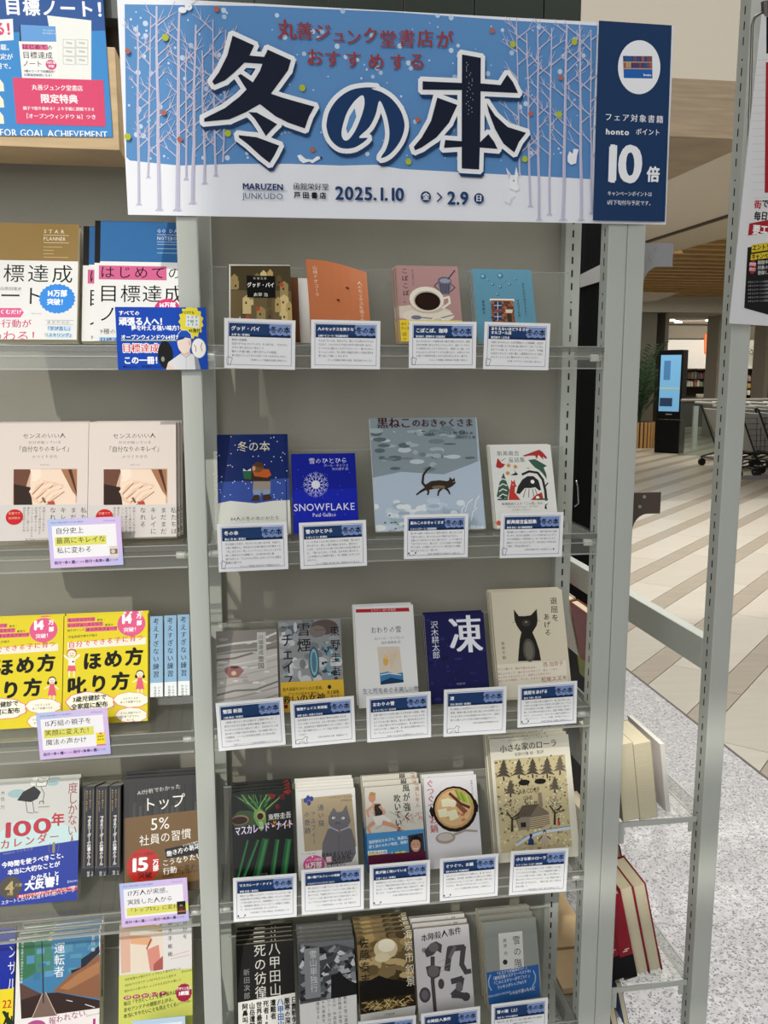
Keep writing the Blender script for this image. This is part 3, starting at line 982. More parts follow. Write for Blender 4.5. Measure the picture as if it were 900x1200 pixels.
# ---- row 3
def a_snowcountry(c):
    c.B(732, 850, '#c6c1bb')
    c.P([(252, 738), (325, 731), (326, 760), (254, 768)], '#8b857e')
    for i in range(12):
        y = 748 + i * 8 + rn.random() * 3
        c.L([(254, y + 8), (275, y + 2 + rn.random() * 4), (300, y - 2 + rn.random() * 4), (326, y - 8)], 1.2 + rn.random() * 1.5, rn.choice(['#7b756f', '#a49e98', '#dcd8d3', '#b2ada7']))
    for i in range(22): c.E(258 + rn.random() * 64, 745 + rn.random() * 70, 2 + rn.random() * 5, .8 + rn.random(), rn.choice(['#d9d5d0', '#aea8a2', '#e6e3df']), 8)
    c.R(301, 741, 10.5, 44, '#cbc9c3')
    c.V(302.5, 744, 6.0, '川端康成', '#3c3a38', sp=1.0); c.V(302, 769, 7.4, '雪国', '#2b2a29', .01, sp=1.05)
    c.E(273, 786, 9.5, 5, '#8c5b58'); c.P([(263, 784), (270, 780), (281, 781), (286, 786), (279, 794), (268, 794)], '#a3696a'); c.E(274, 789, 3, 2.6, '#e6cf9a', 10); c.E(275, 782, 5, 1.8, '#4c2e2c', 10)
book('small paperback with grey rippled snow and a pink flower-like cup', (253, 740), 324, ROW_R[2], 0.008, '#c6c1bb', a_snowcountry, gloss=True)

def a_chase(c):
    c.B(722, 850, '#8e9092')
    for i in range(60):
        x = 328 + rn.random() * 68; y = 728 + rn.random() * 70
        c.E(x, y, 2 + rn.random() * 7, 2 + rn.random() * 5, rn.choice(['#a9acae', '#c3c6c8', '#75797d', '#989ea2', '#d3d5d5', '#5f666c']), 9)
    c.E(380, 735, 16, 9, '#5b4e48'); c.E(372, 740, 10, 7, '#77706c')
    for i in range(30): c.E(378 + rn.random() * 18, 752 + rn.random() * 44, 1 + rn.random() * 2.4, 1 + rn.random() * 2.4, rn.choice(['#2e4750', '#6b9aab', '#182227', '#9cc2cc', '#3f6a7a']), 7)
    c.E(368, 776, 6, 18, '#3c5a66'); c.E(368, 776, 4.4, 15.5, '#7fb3c4'); c.E(368, 776, 2.8, 12, '#4a7486')
    c.V(329, 742, 17, 'チェイス', '#111', .012, sp=.92, sx=.85)
    c.V(347, 730, 16.5, '雪煙', '#111', .012, sp=1.1)
    c.V(386, 734, 12, '東野圭吾', '#101112', .008, sp=1.28)
    c.T(330, 734, 3.2, '新装版', '#222')
    c.T(368, 737, 2.4, 'Suspend Chase', '#222')
def a_chase_band(c):
    c.B(800, 850, '#dfb536')
    c.T(331, 806, 4.6, '殺人容疑をかけられた若者、', '#1c1a16', .01, sx=.82); c.T(337, 811.5, 4.6, 'アリバイ証人を探せ！', '#1c1a16', .01, sx=.82)
    c.T(331, 815.5, 9.8, '救いの女神', '#111', .02, slope=.03)
    c.E(386, 805, 2.2, 2.4, '#222', 10); c.T(383, 809, 4.4, '史上最強', '#111', .02, sx=.8); c.T(387, 814, 3.6, 'まつり', '#111', .01)
    c.T(376, 824.6, 4, 'ユキヒメ', '#111')
    c.R(333, 826, 4, 4, '#8a2020')
book('silver grey ski mystery paperback wrapped with a bright yellow paper band', (326.5, 728), 399, ROW_R[2], 0.012, '#e9e9e6', a_chase, band=(806, 852, '#dfb536', a_chase_band), gloss=True)

def a_lastsnow(c):
    c.B(708, 850, '#e9e9e8')
    c.P([(417, 714), (479, 712), (480, 716.5), (417, 718)], '#b3262d'); c.T(449, 713.4, 3.2, 'ミステリ 海外長編賞', '#e9c9c4', al='c')
    c.T(452, 734, 8.2, 'おわりの雪', '#4a4a48', al='c', sx=.88)
    c.T(456, 746, 3.6, 'ユベール・マンガレリ', '#6a6a68', al='c'); c.T(458, 751, 3.6, '田久保麻理 訳', '#6a6a68', al='c')
    c.P([(442, 758), (468, 757.5), (473, 799), (446, 802)], '#d9cdbc')
    for i in range(14): c.L([(446 + rn.random() * 18, 760 + rn.random() * 22), (450 + rn.random() * 18, 762 + rn.random() * 22)], .7, rn.choice(['#e6bfa5', '#cfc3b2', '#d9c08f']))
    c.E(452, 775, 3, 5, '#dcae55', 12); c.E(452, 770, 1.6, 3, '#e4c27c', 10)
    c.P([(445, 789), (455, 787), (463, 790), (472, 788), (473, 799), (446, 802)], '#3f7fae'); c.P([(446, 799), (458, 794), (473, 797), (473, 799.5), (446, 802.5)], '#1c3a5c'); c.L([(446, 791), (456, 789), (470, 791)], 1, '#dfe8ee')
    c.T(461, 805, 6.6, '生と死をめぐる美しい物語', '#3d5a86', .005, al='c', sx=.9)
book('white book with a red top stripe and small framed picture of sea and pear', (415, 711), 484, ROW_R[2], 0.011, '#e9e9e8', a_lastsnow, 1, copy_label='white book with red top stripe', dy=.014)

def a_frozen(c):
    c.B(716, 850, '#1b1c52')
    for i in range(60): c.E(500 + rn.random() * 66, 724 + rn.random() * 96, 1 + rn.random() * 5, .6 + rn.random() * 2, rn.choice(['#232668', '#161744', '#2d2f76', '#1e2058']), 8)
    c.V(504, 728, 9.0, '沢木耕太郎', '#dfe3f0', .004, sp=.95)
    # big brush character 凍
    c.T(524, 721, 46, '凍', '#eceff6', .02, sx=.86)
    c.T(540, 800, 2.4, '新潮文庫', '#9aa', al='c')
book('deep indigo paperback carrying one large white brush character', (497, 720), 566.5, ROW_R[2], 0.009, '#1b1c52', a_frozen, 1, copy_label='indigo paperback', gloss=False, dy=.012)

def a_catbook(c):
    c.B(690, 850, '#d6cdb6')
    c.P([(602, 714), (608, 722), (615, 722), (622, 721), (629, 713.5), (630, 727), (629, 733), (624, 741), (628, 750), (632, 762), (634, 774), (607, 775), (608, 762), (609, 750), (611, 741), (606, 734), (603, 727)], '#24221f')
    c.E(620, 762, 7, 13, '#55514a'); c.E(620, 762, 4.5, 10, '#6f6a60'); c.E(616.5, 730, 5, 4, '#3f3b36'); c.E(616.5, 729, 1.6, 1.1, '#8f897c', 8)
    c.L([(606, 730), (600, 729)], .3, '#24221f'); c.L([(627, 729), (633, 727)], .3, '#24221f')
    c.V(644, 700, 8.6, '退屈を', '#3c352a', .01, sp=1.12); c.V(636, 719, 8.0, 'あげる', '#3c352a', .01, sp=1.1)
    c.V(587, 752, 4.2, '坂本千明', '#3c352a', sp=1.25)
    c.P([(579, 779), (663, 774), (666, 812), (581, 818)], '#e3dccb')
    c.T(583, 783, 2.9, 'ねこと暮らす、静かで豊かな日々。', '#a0504a'); c.T(636, 776, 5.6, '西 加奈子', '#a33c3a', slope=.04)
    for i in range(3): c.T(583, 788.5 + i * 4.2, 2.9, ['寝たふりをして、朝のからだをおこす、昔と、いまの', 'あのひとのまえにたって、退屈なんか知らない、', '猫がくれた時間を、ずっと、おぼえている。'][i], '#a0605a', slope=.03)
    c.T(634, 793.5, 6.0, '松尾スズキ', '#a33c3a', slope=.04)
book('tall cream paperback with a seated black cat drawn in charcoal', (575, 694), 658.5, ROW_R[2], 0.009, '#d6cdb6', a_catbook, 2, copy_label='cream book with the black charcoal cat', extra=.0)

# ---- row 4
def a_mask(c):
    c.B(918, 1045, '#0d1410')
    for x0, x1, w in ((302, 282, 3), (311, 299, 8), (325, 318, 5), (338, 332, 7), (290, 276, 2)):
        c.L([(x0, 985), (x1, 1040)], w, '#1d5a34', w * 1.2); c.L([(x0 + .8, 985), (x1 + .8, 1040)], w * .4, '#3d8a4c', w * .5)
    for k in range(46):
        t = -0.9 + 1.5 * rn.random(); ln = 24 + rn.random() * 22
        x0, y0 = 304 + rn.uniform(-4, 4), 952 + rn.uniform(-4, 4)
        x1 = max(273, x0 + math.sin(t) * ln); y1 = max(931, y0 - math.cos(t) * ln)
        c.L([(x0, y0), ((x0 + x1) / 2 + rn.uniform(-2, 2), (y0 + y1) / 2), (x1, y1)], 1.8, rn.choice(['#1c3a1e', '#2f6130', '#173019', '#4f8a44', '#224a26', '#7ba860']), .5)
    c.P([(273, 955), (282, 950), (292, 950), (300, 953), (303, 962), (299, 970), (290, 967), (282, 970), (273, 968)], '#39502e')
    c.P([(298, 950), (304, 947), (311, 952), (312, 962), (309, 970), (306, 974), (301, 966), (297, 958)], '#6d9a52')
    c.P([(303, 962), (308, 963), (309, 971), (306, 974)], '#9fc07a')
    c.E(281, 961, 10.5, 5.5, '#9a7a52'); c.E(281, 961.5, 9, 4.4, '#2c120c'); c.E(305.5, 956, 5, 5, '#c3a45e'); c.E(305, 956.5, 3.8, 3.8, '#20100a')
    for x, y in ((318, 933), (331, 934), (325, 945), (337, 928)):
        for q in range(5): c.P([(x + rn.uniform(-6, 2), y + rn.uniform(-3, 1)), (x + rn.uniform(-1, 2), y - rn.uniform(2, 4)), (x + rn.uniform(2, 5), y + rn.uniform(-1, 2)), (x + rn.uniform(-2, 1), y + rn.uniform(2, 4))], rn.choice(['#6e1216', '#4c0c10', '#8a1a1c']))
    for i in range(24): c.E(313 + rn.random() * 28, 962 + rn.random() * 6, .8, .8, rn.choice(['#d98a30', '#a8521c', '#f0c060']), 6)
    c.T(314, 954, 7.6, '東野圭吾', '#e9e9e4', .01, sx=.9, slope=.06)
    c.T(275, 968.5, 11, 'マスカレード・ナイト', '#8a5fc0', .035, sx=.62, slope=.06)
    c.T(275, 968.5, 11, 'マスカレード・ナイト', '#f6f2fa', .012, sx=.62, slope=.06)
    c.T(308, 1023, 2.2, '集英社文庫', '#7a8a7c', al='c')
book('black and green paperback with a feathered carnival mask', (271.5, 929), 342.5, ROW_R[3], 0.012, '#11140f', a_mask, 3, copy_label='carnival mask paperback', gloss=True)

def a_greycat(c):
    c.B(918, 1045, '#e6e4de')
    c.P([(353, 936), (412, 930), (418, 992), (357, 998)], '#b3a283')
    c.T(386, 933.5, 2.8, 'レイチェル・ウェルズ', '#5a5040'); c.T(399, 937, 2.6, '中西和美 訳', '#5a5040')
    for a, b in ((358, 938), (362, 941), (365, 936), (361, 935)): c.E(a, b, 2.4, 3.0, '#3c4a8e', 8)
    c.V(372, 943, 7.2, '通い猫', '#3a3f66', sp=1.2); c.V(364, 951, 7, 'アルフィー', '#3a3f66', sp=1.05, sx=.8); c.V(356, 951, 7.2, 'の奇跡', '#3a3f66', sp=1.25)
    c.P([(384, 972), (392, 968), (404, 967), (412, 972), (416, 985), (417, 1000), (412, 1010), (384, 1014), (377, 1004), (378, 988)], '#6f6d72')
    c.P([(385, 957), (391, 946), (395, 952), (401, 951), (406, 943), (409, 955), (411, 962), (407, 970), (398, 973), (389, 971), (385, 965)], '#737177')
    c.E(391, 958.5, 2.1, 1.4, '#f3f3ee', 10); c.E(402, 958.8, 2.1, 1.4, '#f3f3ee', 10); c.E(391.5, 958.5, .7, .9, '#111', 6); c.E(401.5, 958.8, .7, .9, '#111', 6)
    c.P([(395, 961), (397.5, 961), (396.3, 963)], '#b5786f'); c.L([(396, 963), (393, 966)], .5, '#222'); c.L([(396, 963), (399, 966)], .5, '#222')
    c.L([(386, 969), (397, 974), (410, 969)], 1.2, '#a9bccc'); c.P([(396, 973), (399, 973), (398, 977)], '#c05a48')
    c.L([(397, 978), (397, 1000)], .6, '#565459')
    c.T(377, 1000, 6.0, '世界を変えるのは、', '#222', .012, sx=.72, slope=.05); c.R(382, 1004, 6.5, 6.5, '#e079a8'); c.T(382, 1004, 6.4, '猫', '#fff', .01); c.T(389, 1003, 6.6, 'なのかも', '#222', .014, sx=.84, slope=.05); c.T(382, 1011, 6.0, 'しれない。', '#222', .012, sx=.84, slope=.05)
    c.E(368, 1013, 12.5, 10, '#dc5b95', 28); c.T(368, 1006, 3, 'シリーズ累計', '#fff', .01, al='c'); c.T(367, 1010, 7.6, '16万部', '#fff', .03, al='c', sx=.9); c.E(366, 1004, 1, 1, '#fff', 8)
    c.T(353, 1000, 2.2, 'ハーパーBOOKS', '#777')
book('pale paperback with a plump grey cat sitting on a tan panel', (347, 928), 416, ROW_R[3], 0.012, '#e6e4de', a_greycat, 4, copy_label='plump grey cat paperback', gloss=True)

def a_runner(c):
    c.B(906, 1045, '#d2cfc4')
    for i in range(14):
        x = 430 + rn.random() * 60
        c.L([(x, 948 + rn.random() * 24), (x + 10, 946 + rn.random() * 24)], .8, rn.choice(['#b8b4aa', '#c9a59c', '#a9a59b']))
    sk = '#d39c80'
    c.E(436, 935, 4.2, 5.2, '#c98f74'); c.P([(432, 932), (434, 928), (440, 929), (440, 933)], '#b08a50')
    c.P([(436, 941), (444, 941), (449, 950), (444, 958), (438, 956)], sk); c.P([(438, 943), (446, 942), (449, 955), (440, 958)], '#2e2c2c')
    c.L([(438, 944), (430, 950), (432, 957)], 3.0, sk, 2.2); c.L([(445, 945), (451, 952), (447, 957)], 2.8, sk, 2.0)
    c.P([(437, 957), (449, 955), (459, 961), (455, 966), (440, 967)], '#e6e3da')
    c.L([(449, 964), (462, 968), (474, 975)], 5.2, sk, 3.0); c.L([(474, 975), (481, 980)], 3.2, '#8d8c80')
    c.L([(438, 964), (431, 970), (436, 982)], 4.8, sk, 2.6); c.L([(434, 982), (429, 986)], 3, '#8d8c80')
    for x, y in ((472, 962), (478, 958), (486, 957), (490, 961)): c.L([(x, y), (x + 4, y - 4), (x + 6, y + 2)], .8, '#c77e6a')
    c.V(471, 918, 10.2, '風が強く', '#1b1a18', .014, sp=1.05, sx=.85); c.V(461, 931, 9.8, '吹いている', '#1b1a18', .014, sp=.9, sx=.82)
    c.V(485, 915, 5.6, '三浦しをん', '#9c3f35', sp=1.1)
def a_runner_band(c):
    c.B(977, 1045, '#4a8fc6')
    c.T(432, 985, 3.9, '箱根駅伝をめざせ、無謀な、', '#f4f8fa', .01, sx=.95, slope=.05); c.T(432, 990.5, 3.9, '愛と涙の10人の物語、開幕！', '#f4f8fa', .01, sx=.95, slope=.05)
    c.R(431, 997.5, 22, 4, '#f4f8fa'); c.T(432, 998, 3.4, '新潮文庫の100冊', '#222', .01, sx=.8)
    c.T(430.5, 1000.5, 8.2, '原晋', '#f2df3a', .035); c.T(446, 1001.5, 5, 'さんも', '#f2df3a', .02); c.T(456, 998.5, 7.6, '大推薦!!', '#f2df3a', .035, sx=.85)
    c.P([(478, 979), (495.5, 976), (498, 1004), (480, 1007)], '#3a2a30')
    c.E(487, 990, 5.6, 7.6, '#c89a80'); c.P([(481, 988), (482, 981), (488, 979), (493, 982), (493.5, 988), (490, 984), (484, 984)], '#15110f')
    c.E(485, 989.5, .8, .5, '#222', 8); c.E(489.5, 989.3, .8, .5, '#222', 8); c.L([(484.5, 994), (487.5, 995), (490, 993.5)], .7, '#f0e4dc'); c.P([(480, 1007), (481, 1000), (487, 999), (493, 998), (498, 1003)], '#eeeae6')
    c.B(1003, 1045, '#5a1838')
book('greyish paperback with a sprinting runner and a blue promotional band', (427, 923), 493.5, ROW_R[3], 0.022, '#d2cfc4', a_runner, 2, copy_label='sprinting runner paperback', band=(979, 1030, '#4a8fc6', a_runner_band))

def a_hotpot(c):
    c.B(905, 1045, '#dedcdf')
    c.V(499, 914, 9, 'ぐつぐつ、', '#b3372e', .01, sp=.92); c.V(503, 956, 9.5, 'お鍋', '#b3372e', .012, sp=1.02)
    c.V(551, 914, 2.6, '安野モヨコほか', '#444', sp=1.05)
    c.E(533, 948, 26, 25, '#1f1612'); c.P([(505, 944), (503, 950), (506, 958), (511, 955)], '#1f1612'); c.P([(557, 936), (562, 944), (560, 952), (555, 950)], '#1f1612')
    c.E(532.5, 947, 23, 22, '#c49a68'); c.E(532, 947, 20.5, 19.5, '#dcb582')
    for i in range(14): c.E(517 + rn.random() * 30, 933 + rn.random() * 30, 2.6, 1.6, rn.choice(['#d88a6a', '#e3b98a', '#c87a5c']), 8)
    for pts in ([(517, 937), (526, 935), (528, 945), (518, 946)], [(513, 949), (523, 947), (526, 957), (515, 958)], [(524, 951), (534, 948), (538, 958), (528, 962)], [(526, 936), (535, 938), (533, 946), (526, 945)]): c.P(pts, '#efe9c6')
    for i in range(6): c.L([(534 + i * 3, 926 + i * 1.4), (539 + i * 2.6, 937 + i)], 2.4, rn.choice(['#9db548', '#b9c86a', '#7f9a38']))
    c.L([(527, 930), (540, 942), (550, 946)], 3.2, '#5a3a2c'); c.P([(536, 940), (548, 950), (544, 954), (534, 944)], '#8a5640')
    c.E(522, 982, 11.5, 6.2, '#a79a90'); c.E(522, 981, 9, 4.2, '#c9c0b8'); c.L([(530, 979), (545, 973), (559, 974)], 3, '#a79a90', 2.2)
book('white paperback with a black-rimmed hot pot and a ceramic spoon', (496, 912), 558, ROW_R[3], 0.013, '#dedcdf', a_hotpot, 1, copy_label='hot pot paperback', gloss=True)

def a_cabin(c):
    c.B(860, 1035, '#dcd8c8')
    c.T(619, 865, 2.9, 'ローラ・インガルス・ワイルダー 作', '#4c473c', al='c', slope=.04); c.T(619, 871, 9.0, '小さな家のローラ', '#2a2620', .012, al='c', sx=.94, slope=.05); c.T(620, 881, 4.2, '安野光雅 絵・監訳', '#3a352c', al='c', slope=.04)
    Q = [(579, 891), (662, 884), (670.5, 992), (587, 1000)]
    c.P(Q, '#c3b68e')
    for i in range(420):
        u_, v_ = rn.random(), rn.random()
        if 0.25 < u_ < .8 and .35 < v_ < .75 and rn.random() < .8: continue
        x = Q[0][0] + (Q[1][0] - Q[0][0]) * u_ + 8 * v_; y = Q[0][1] - 7 * u_ + 108 * v_
        d_ = rn.random()
        c.E(x, y, .7 + d_ * .8, .6 + d_ * .7, rn.choice(['#4b4438', '#8a8458', '#e3dcc0', '#6f6a4a', '#a8a070', '#5a5142'] if v_ < .65 else ['#e6dfc2', '#b3a560', '#8a8458', '#dcd2ae', '#7d7450']), 6)
        c.layer -= .85
    def fir(x, y, s, col):
        for k in range(4):
            w = s * (.22 + .11 * k); yy = y + s * .26 * k
            c.P([(x, yy - s * .2), (x + w, yy + s * .28), (x, yy + s * .18), (x - w, yy + s * .28)], col)
        c.R(x - .9, y + s * 1.0, 1.8, s * .28, '#3a322a')
    for x, y, s in ((590, 893, 17), (608, 892, 16), (624, 891, 16), (641, 890, 17), (656, 888, 15)): fir(x, y, s, rn.choice(['#4c453b', '#574f43', '#6b6254']))
    fir(598, 916, 14, '#5a5346'); fir(650, 912, 13, '#5a5346')
    c.E(614, 917, 6.5, 3.2, '#1f1b18'); c.E(633, 915.5, 6.8, 3, '#1f1b18'); c.L([(609, 919), (608, 921.5)], 1, '#1f1b18'); c.L([(618, 919), (619, 921)], 1, '#1f1b18')
    c.P([(604, 960), (611, 945), (631, 943), (643, 952), (644, 966), (633, 970), (608, 972)], '#7c7060'); c.P([(604, 958), (612, 944), (631, 942), (621, 957)], '#5f564b'); c.P([(606, 958), (621, 957), (621, 972), (608, 973)], '#8d8372'); c.R(610, 964, 6, 5, '#2c2823')
    for k in range(6): c.L([(621, 959 + k * 2.2), (643, 955 + k * 2.2)], .7, '#cfc09a')
    c.R(630, 929, 4.5, 15, '#8d7f6c')
    c.T(607, 924, 7.0, 'ABCDEF', '#3a352c', .006, sx=.92, slope=.05); c.T(612, 932, 6.5, 'GHI', '#3a352c', .006, slope=.05); c.T(615, 939, 5.6, 'JKL M', '#3a352c', .006, slope=.05)
    for tx, ty in ((600, 958), (650, 950)):
        c.L([(tx, ty + 16), (tx, ty)], 3, '#40372f', 2); c.L([(tx, ty + 2), (tx - 6, ty - 6)], 1.6, '#40372f'); c.L([(tx, ty + 1), (tx + 8, ty - 5)], 1.6, '#40372f'); c.L([(tx, ty + 3), (tx + 9, ty)], 1.2, '#40372f')
    for i in range(90):
        tx, ty = rn.choice([(600, 945), (650, 938)]); c.E(tx + rn.gauss(0, 5), ty + rn.gauss(0, 6), .7, .7, rn.choice(['#40372f', '#6a5d4c', '#efe8d0']), 5); c.layer -= .85
    c.E(654.5, 964, 1.6, 3.2, '#b8432f', 10); c.E(654.5, 959.6, 1.2, 1.2, '#5a2c1c', 8)
    c.L([(605, 990), (620, 980), (640, 974), (668, 970)], 3.4, '#c9d4dc'); c.L([(605, 988), (620, 978), (640, 972), (668, 968)], .7, '#5a7fb0')
    c.P([(618, 990), (621, 980), (625, 984), (626, 990)], '#263c72'); c.E(622, 979, 1.8, 2, '#1c2c58', 8)
    c.E(638, 975, 2, 2.2, '#4a2c22', 8); c.E(638, 976, 1.3, 1.6, '#e3c4a4', 8); c.P([(635, 979), (641, 979), (642, 988), (634, 988)], '#b9a79c'); c.L([(635, 980), (631, 985)], 1, '#222'); c.L([(641, 980), (645, 983)], 1, '#222')
    c.R(636, 988, 1, 4, '#e3c4a4'); c.R(639, 988, 1, 4, '#e3c4a4')
book('tall cream book picturing a log cabin among dark fir trees with alphabet letters', (573, 866.5), 666.5, ROW_R[3], 0.014, '#dcd8c8', a_cabin, 2, copy_label='log cabin picture book')

# ---- row 5
def a_mountaindeath(c):
    c.B(1095, 1240, '#1c1b1a')
    c.V(314, 1105, 14.5, '八甲田山', '#d3d2ca', .006, sp=1.02); c.V(297, 1107, 14.5, '死の彷徨', '#d3d2ca', .006, sp=1.04); c.V(285, 1136, 7.6, '新田次郎', '#8f908c', sp=1.1)
    c.P([(279, 1175), (347, 1163), (350, 1240), (280, 1240)], '#e4e2dc')
    cols = ['日露戦争前夜', '厳寒の深雪の', '八甲田山', '遭難者', '死者199名', '世界最悪の', '山岳遭難', '阿鼻叫喚']
    for i, t_ in enumerate(cols):
        c.V(341 - i * 8.2, 1168 + i * 1.2, 7.2 if i != 2 else 8, t_, '#2d6ab0' if i == 2 else ('#1b1a19'), .03, sp=.98, sx=.95)
book('black paperback with large silver vertical title above a white lettered band', (277, 1108), 344, ROW_R[4], 0.0125, '#201f1d', a_mountaindeath, 4, copy_label='black silver-titled mountain paperback')

def a_snowpeak(c):
    c.B(1090, 1240, '#5a5c5e')
    c.B(1106, 1175, '#4a4c4e')
    for i in range(110):
        x = 350 + rn.random() * 66; y = 1112 + rn.random() * 60
        c.P([(x, y), (x + 3 + rn.random() * 9, y - 3 - rn.random() * 5), (x + 6 + rn.random() * 8, y + 1), (x + 3, y + 3)], rn.choice(['#222426', '#8e9193', '#b9bbbc', '#34373a', '#63676a', '#d3d4d4']))
    c.P([(349, 1106), (375, 1110), (395, 1106), (417, 1111), (417, 1100), (349, 1106)], '#6a6d70')
    c.P([(388, 1143), (398, 1140), (408, 1148), (418, 1152), (418, 1165), (388, 1170)], '#17181a')
    c.P([(356, 1112), (374, 1110), (376, 1168), (358, 1171)], '#8c8f91')
    c.V(362, 1114, 9, '雪山単独行', '#d9dada', .004, sp=1.0); c.V(352, 1106, 4, '山岳', '#cfd0d0')
    c.P([(351, 1177), (418, 1165), (420, 1240), (352, 1240)], '#e6e5e2')
    for i, t_ in enumerate(['最新の雪山遭難に', '西穂高の吹雪のはて', '立山・中高年の大量', 'ツアー登山の事故', '十大事故を', '検証する。']):
        c.V(402 - i * 6.4, 1167 + i * 1.4, 4.3, t_, '#33312f', sp=1.1)
book('grey paperback with a jagged black and white snow mountain photograph', (349, 1104), 415, ROW_R[4], 0.012, '#77797a', a_snowpeak, 4, copy_label='snow mountain photograph paperback', gloss=True)

def a_sunset(c):
    c.B(1085, 1240, '#2a2014')
    c.B(1086, 1150, '#8a744c')
    for i in range(70): c.E(420 + rn.random() * 64, 1092 + rn.random() * 52, 3 + rn.random() * 8, 2 + rn.random() * 4, rn.choice(['#6a5836', '#a78e5e', '#4a3c24', '#c3ab78', '#85704a']), 9)
    c.E(452, 1112, 14, 11, '#d8c8a0'); c.E(453, 1108, 10, 7, '#f2ead0'); c.E(448, 1122, 9, 5, '#e4d6b0')
    c.P([(419, 1156), (432, 1150), (444, 1143), (452, 1146), (464, 1149), (484, 1152), (486, 1178), (421, 1182)], '#14100b')
    c.P([(420, 1174), (486, 1164), (487, 1180), (421, 1190)], '#2c2215')
    for i in range(30): c.L([(424 + rn.random() * 50, 1174 + rn.random() * 12), (432 + rn.random() * 50, 1173 + rn.random() * 10)], 1, rn.choice(['#b39a62', '#6e5a34', '#4c3d22']))
    for i in range(40):
        x = 423 + rn.random() * 58; c.L([(x, 1188 - (x - 423) * .15 - rn.random() * 14), (x + 6, 1187 - (x - 423) * .15 - rn.random() * 14)], .9, rn.choice(['#c7ac6c', '#8a7444', '#e0cc92']))
    c.V(420, 1099, 12, '佐藤泰志', '#15110b', .006, sp=1.08); c.V(472, 1089, 11.6, '海炭市叙景', '#efe6cc', .008, sp=1.08)
    c.P([(421, 1189), (487, 1178), (488, 1240), (422, 1240)], '#e8e6e0')
    c.T(456, 1187, 2.4, '小学館文庫', '#444', al='c')
book('sepia paperback with golden clouds over a dark mountain and glittering sea', (418, 1096), 482.5, ROW_R[4], 0.013, '#5a4a30', a_sunset, 4, copy_label='sepia sunset paperback', gloss=True)

def a_ink(c):
    c.B(1078, 1240, '#d2cfd0')
    c.T(493, 1095, 8.4, '本陣殺人事件', '#1a1818', .014, slope=.10, sx=.95); c.T(494, 1111, 5.4, '横溝', '#1a1818', .01)
    k1, k2 = '#4c484c', '#6d686c'
    c.P([(497, 1115), (504, 1106), (511, 1103), (518, 1107), (517, 1117), (512, 1114), (508, 1119), (500, 1122)], k1); c.E(508, 1110, 6, 5, k2)
    c.L([(507, 1122), (507, 1150), (510, 1185)], 5, k1, 4); c.P([(499, 1133), (506, 1131), (517, 1133), (515, 1144), (507, 1148), (501, 1143)], k1); c.E(508, 1138, 6.5, 6, k2)
    c.E(498, 1166, 6.6, 8, k1); c.E(498, 1166, 4, 5, k2); c.E(517, 1153, 3.6, 5.4, k1)
    c.L([(524, 1136), (527, 1112), (543, 1110), (541, 1130), (546, 1139), (551, 1138)], 7, k1, 5); c.L([(527, 1122), (533, 1110)], 4, k2)
    c.L([(530, 1150), (541, 1147), (539, 1158), (531, 1166), (538, 1166), (548, 1168)], 6, k1, 7); c.E(538, 1156, 4, 5, k2); c.E(546, 1168, 5, 4.5, k1)
    for q in ((513, 1128), (518, 1133), (515, 1139)): c.L([q, (q[0] + 10, q[1] - 4)], .4, '#a99')
book('pale paperback with purplish black ink brush shapes', (484.5, 1089), 549.5, ROW_R[4], 0.016, '#d8d5d0', a_ink, 2, copy_label='ink brush paperback')

def a_steps(c):
    c.B(1072, 1240, '#8c8f8a')
    c.B(1100, 1150, '#92958f')
    c.P([(584, 1094), (612, 1091), (614, 1134), (586, 1138)], '#d6d6d1')
    c.V(600, 1097, 9.4, '雪の階', '#2a2a28', .006, sp=1.28); c.V(589, 1100, 4.6, '奥泉 光', '#2a2a28', sp=1.2); c.E(592, 1127.5, 3, 3, '#333', 6)
    c.T(603, 1106, 2, '上', '#333')
    c.P([(568, 1140), (631, 1130), (633, 1168), (569, 1178)], '#2d62a4')
    for i, t_ in enumerate(['「ミステリが読みたい！」', '「週刊文春ミステリーベスト10」', '「このミステリーがすごい！」', 'ランキングトップ10入り']):
        c.T(600, 1137 + i * 5.4, 4.1, t_, '#e8eef6', .01, al='c', sx=.78, slope=.1)
    c.T(612, 1160, 4.6, 'いやはや凄いものだ', '#f4f6fa', .012, al='c', sx=.72, slope=.1)
    c.T(583, 1166, 2.4, '第72回毎日出版文化賞受賞作', '#dfe6f0', al='c', slope=.1)
    for s_ in (-1, 1):
        cx_ = 600 + s_ * 27
        c.L([(cx_ - s_ * 2, 1140 - s_ * 2.5), (cx_ + s_ * .5, 1146 - s_ * 2.5), (cx_, 1153 - s_ * 2.5), (cx_ - s_ * 3, 1158 - s_ * 2.5)], 1.3, '#9db6d6')
book('silver grey paperback with a white title slip and blue award band', (565.5, 1081), 628, ROW_R[4], 0.019, '#8c8f8a', a_steps, 2, copy_label='silver grey paperback with blue band', gloss=True)

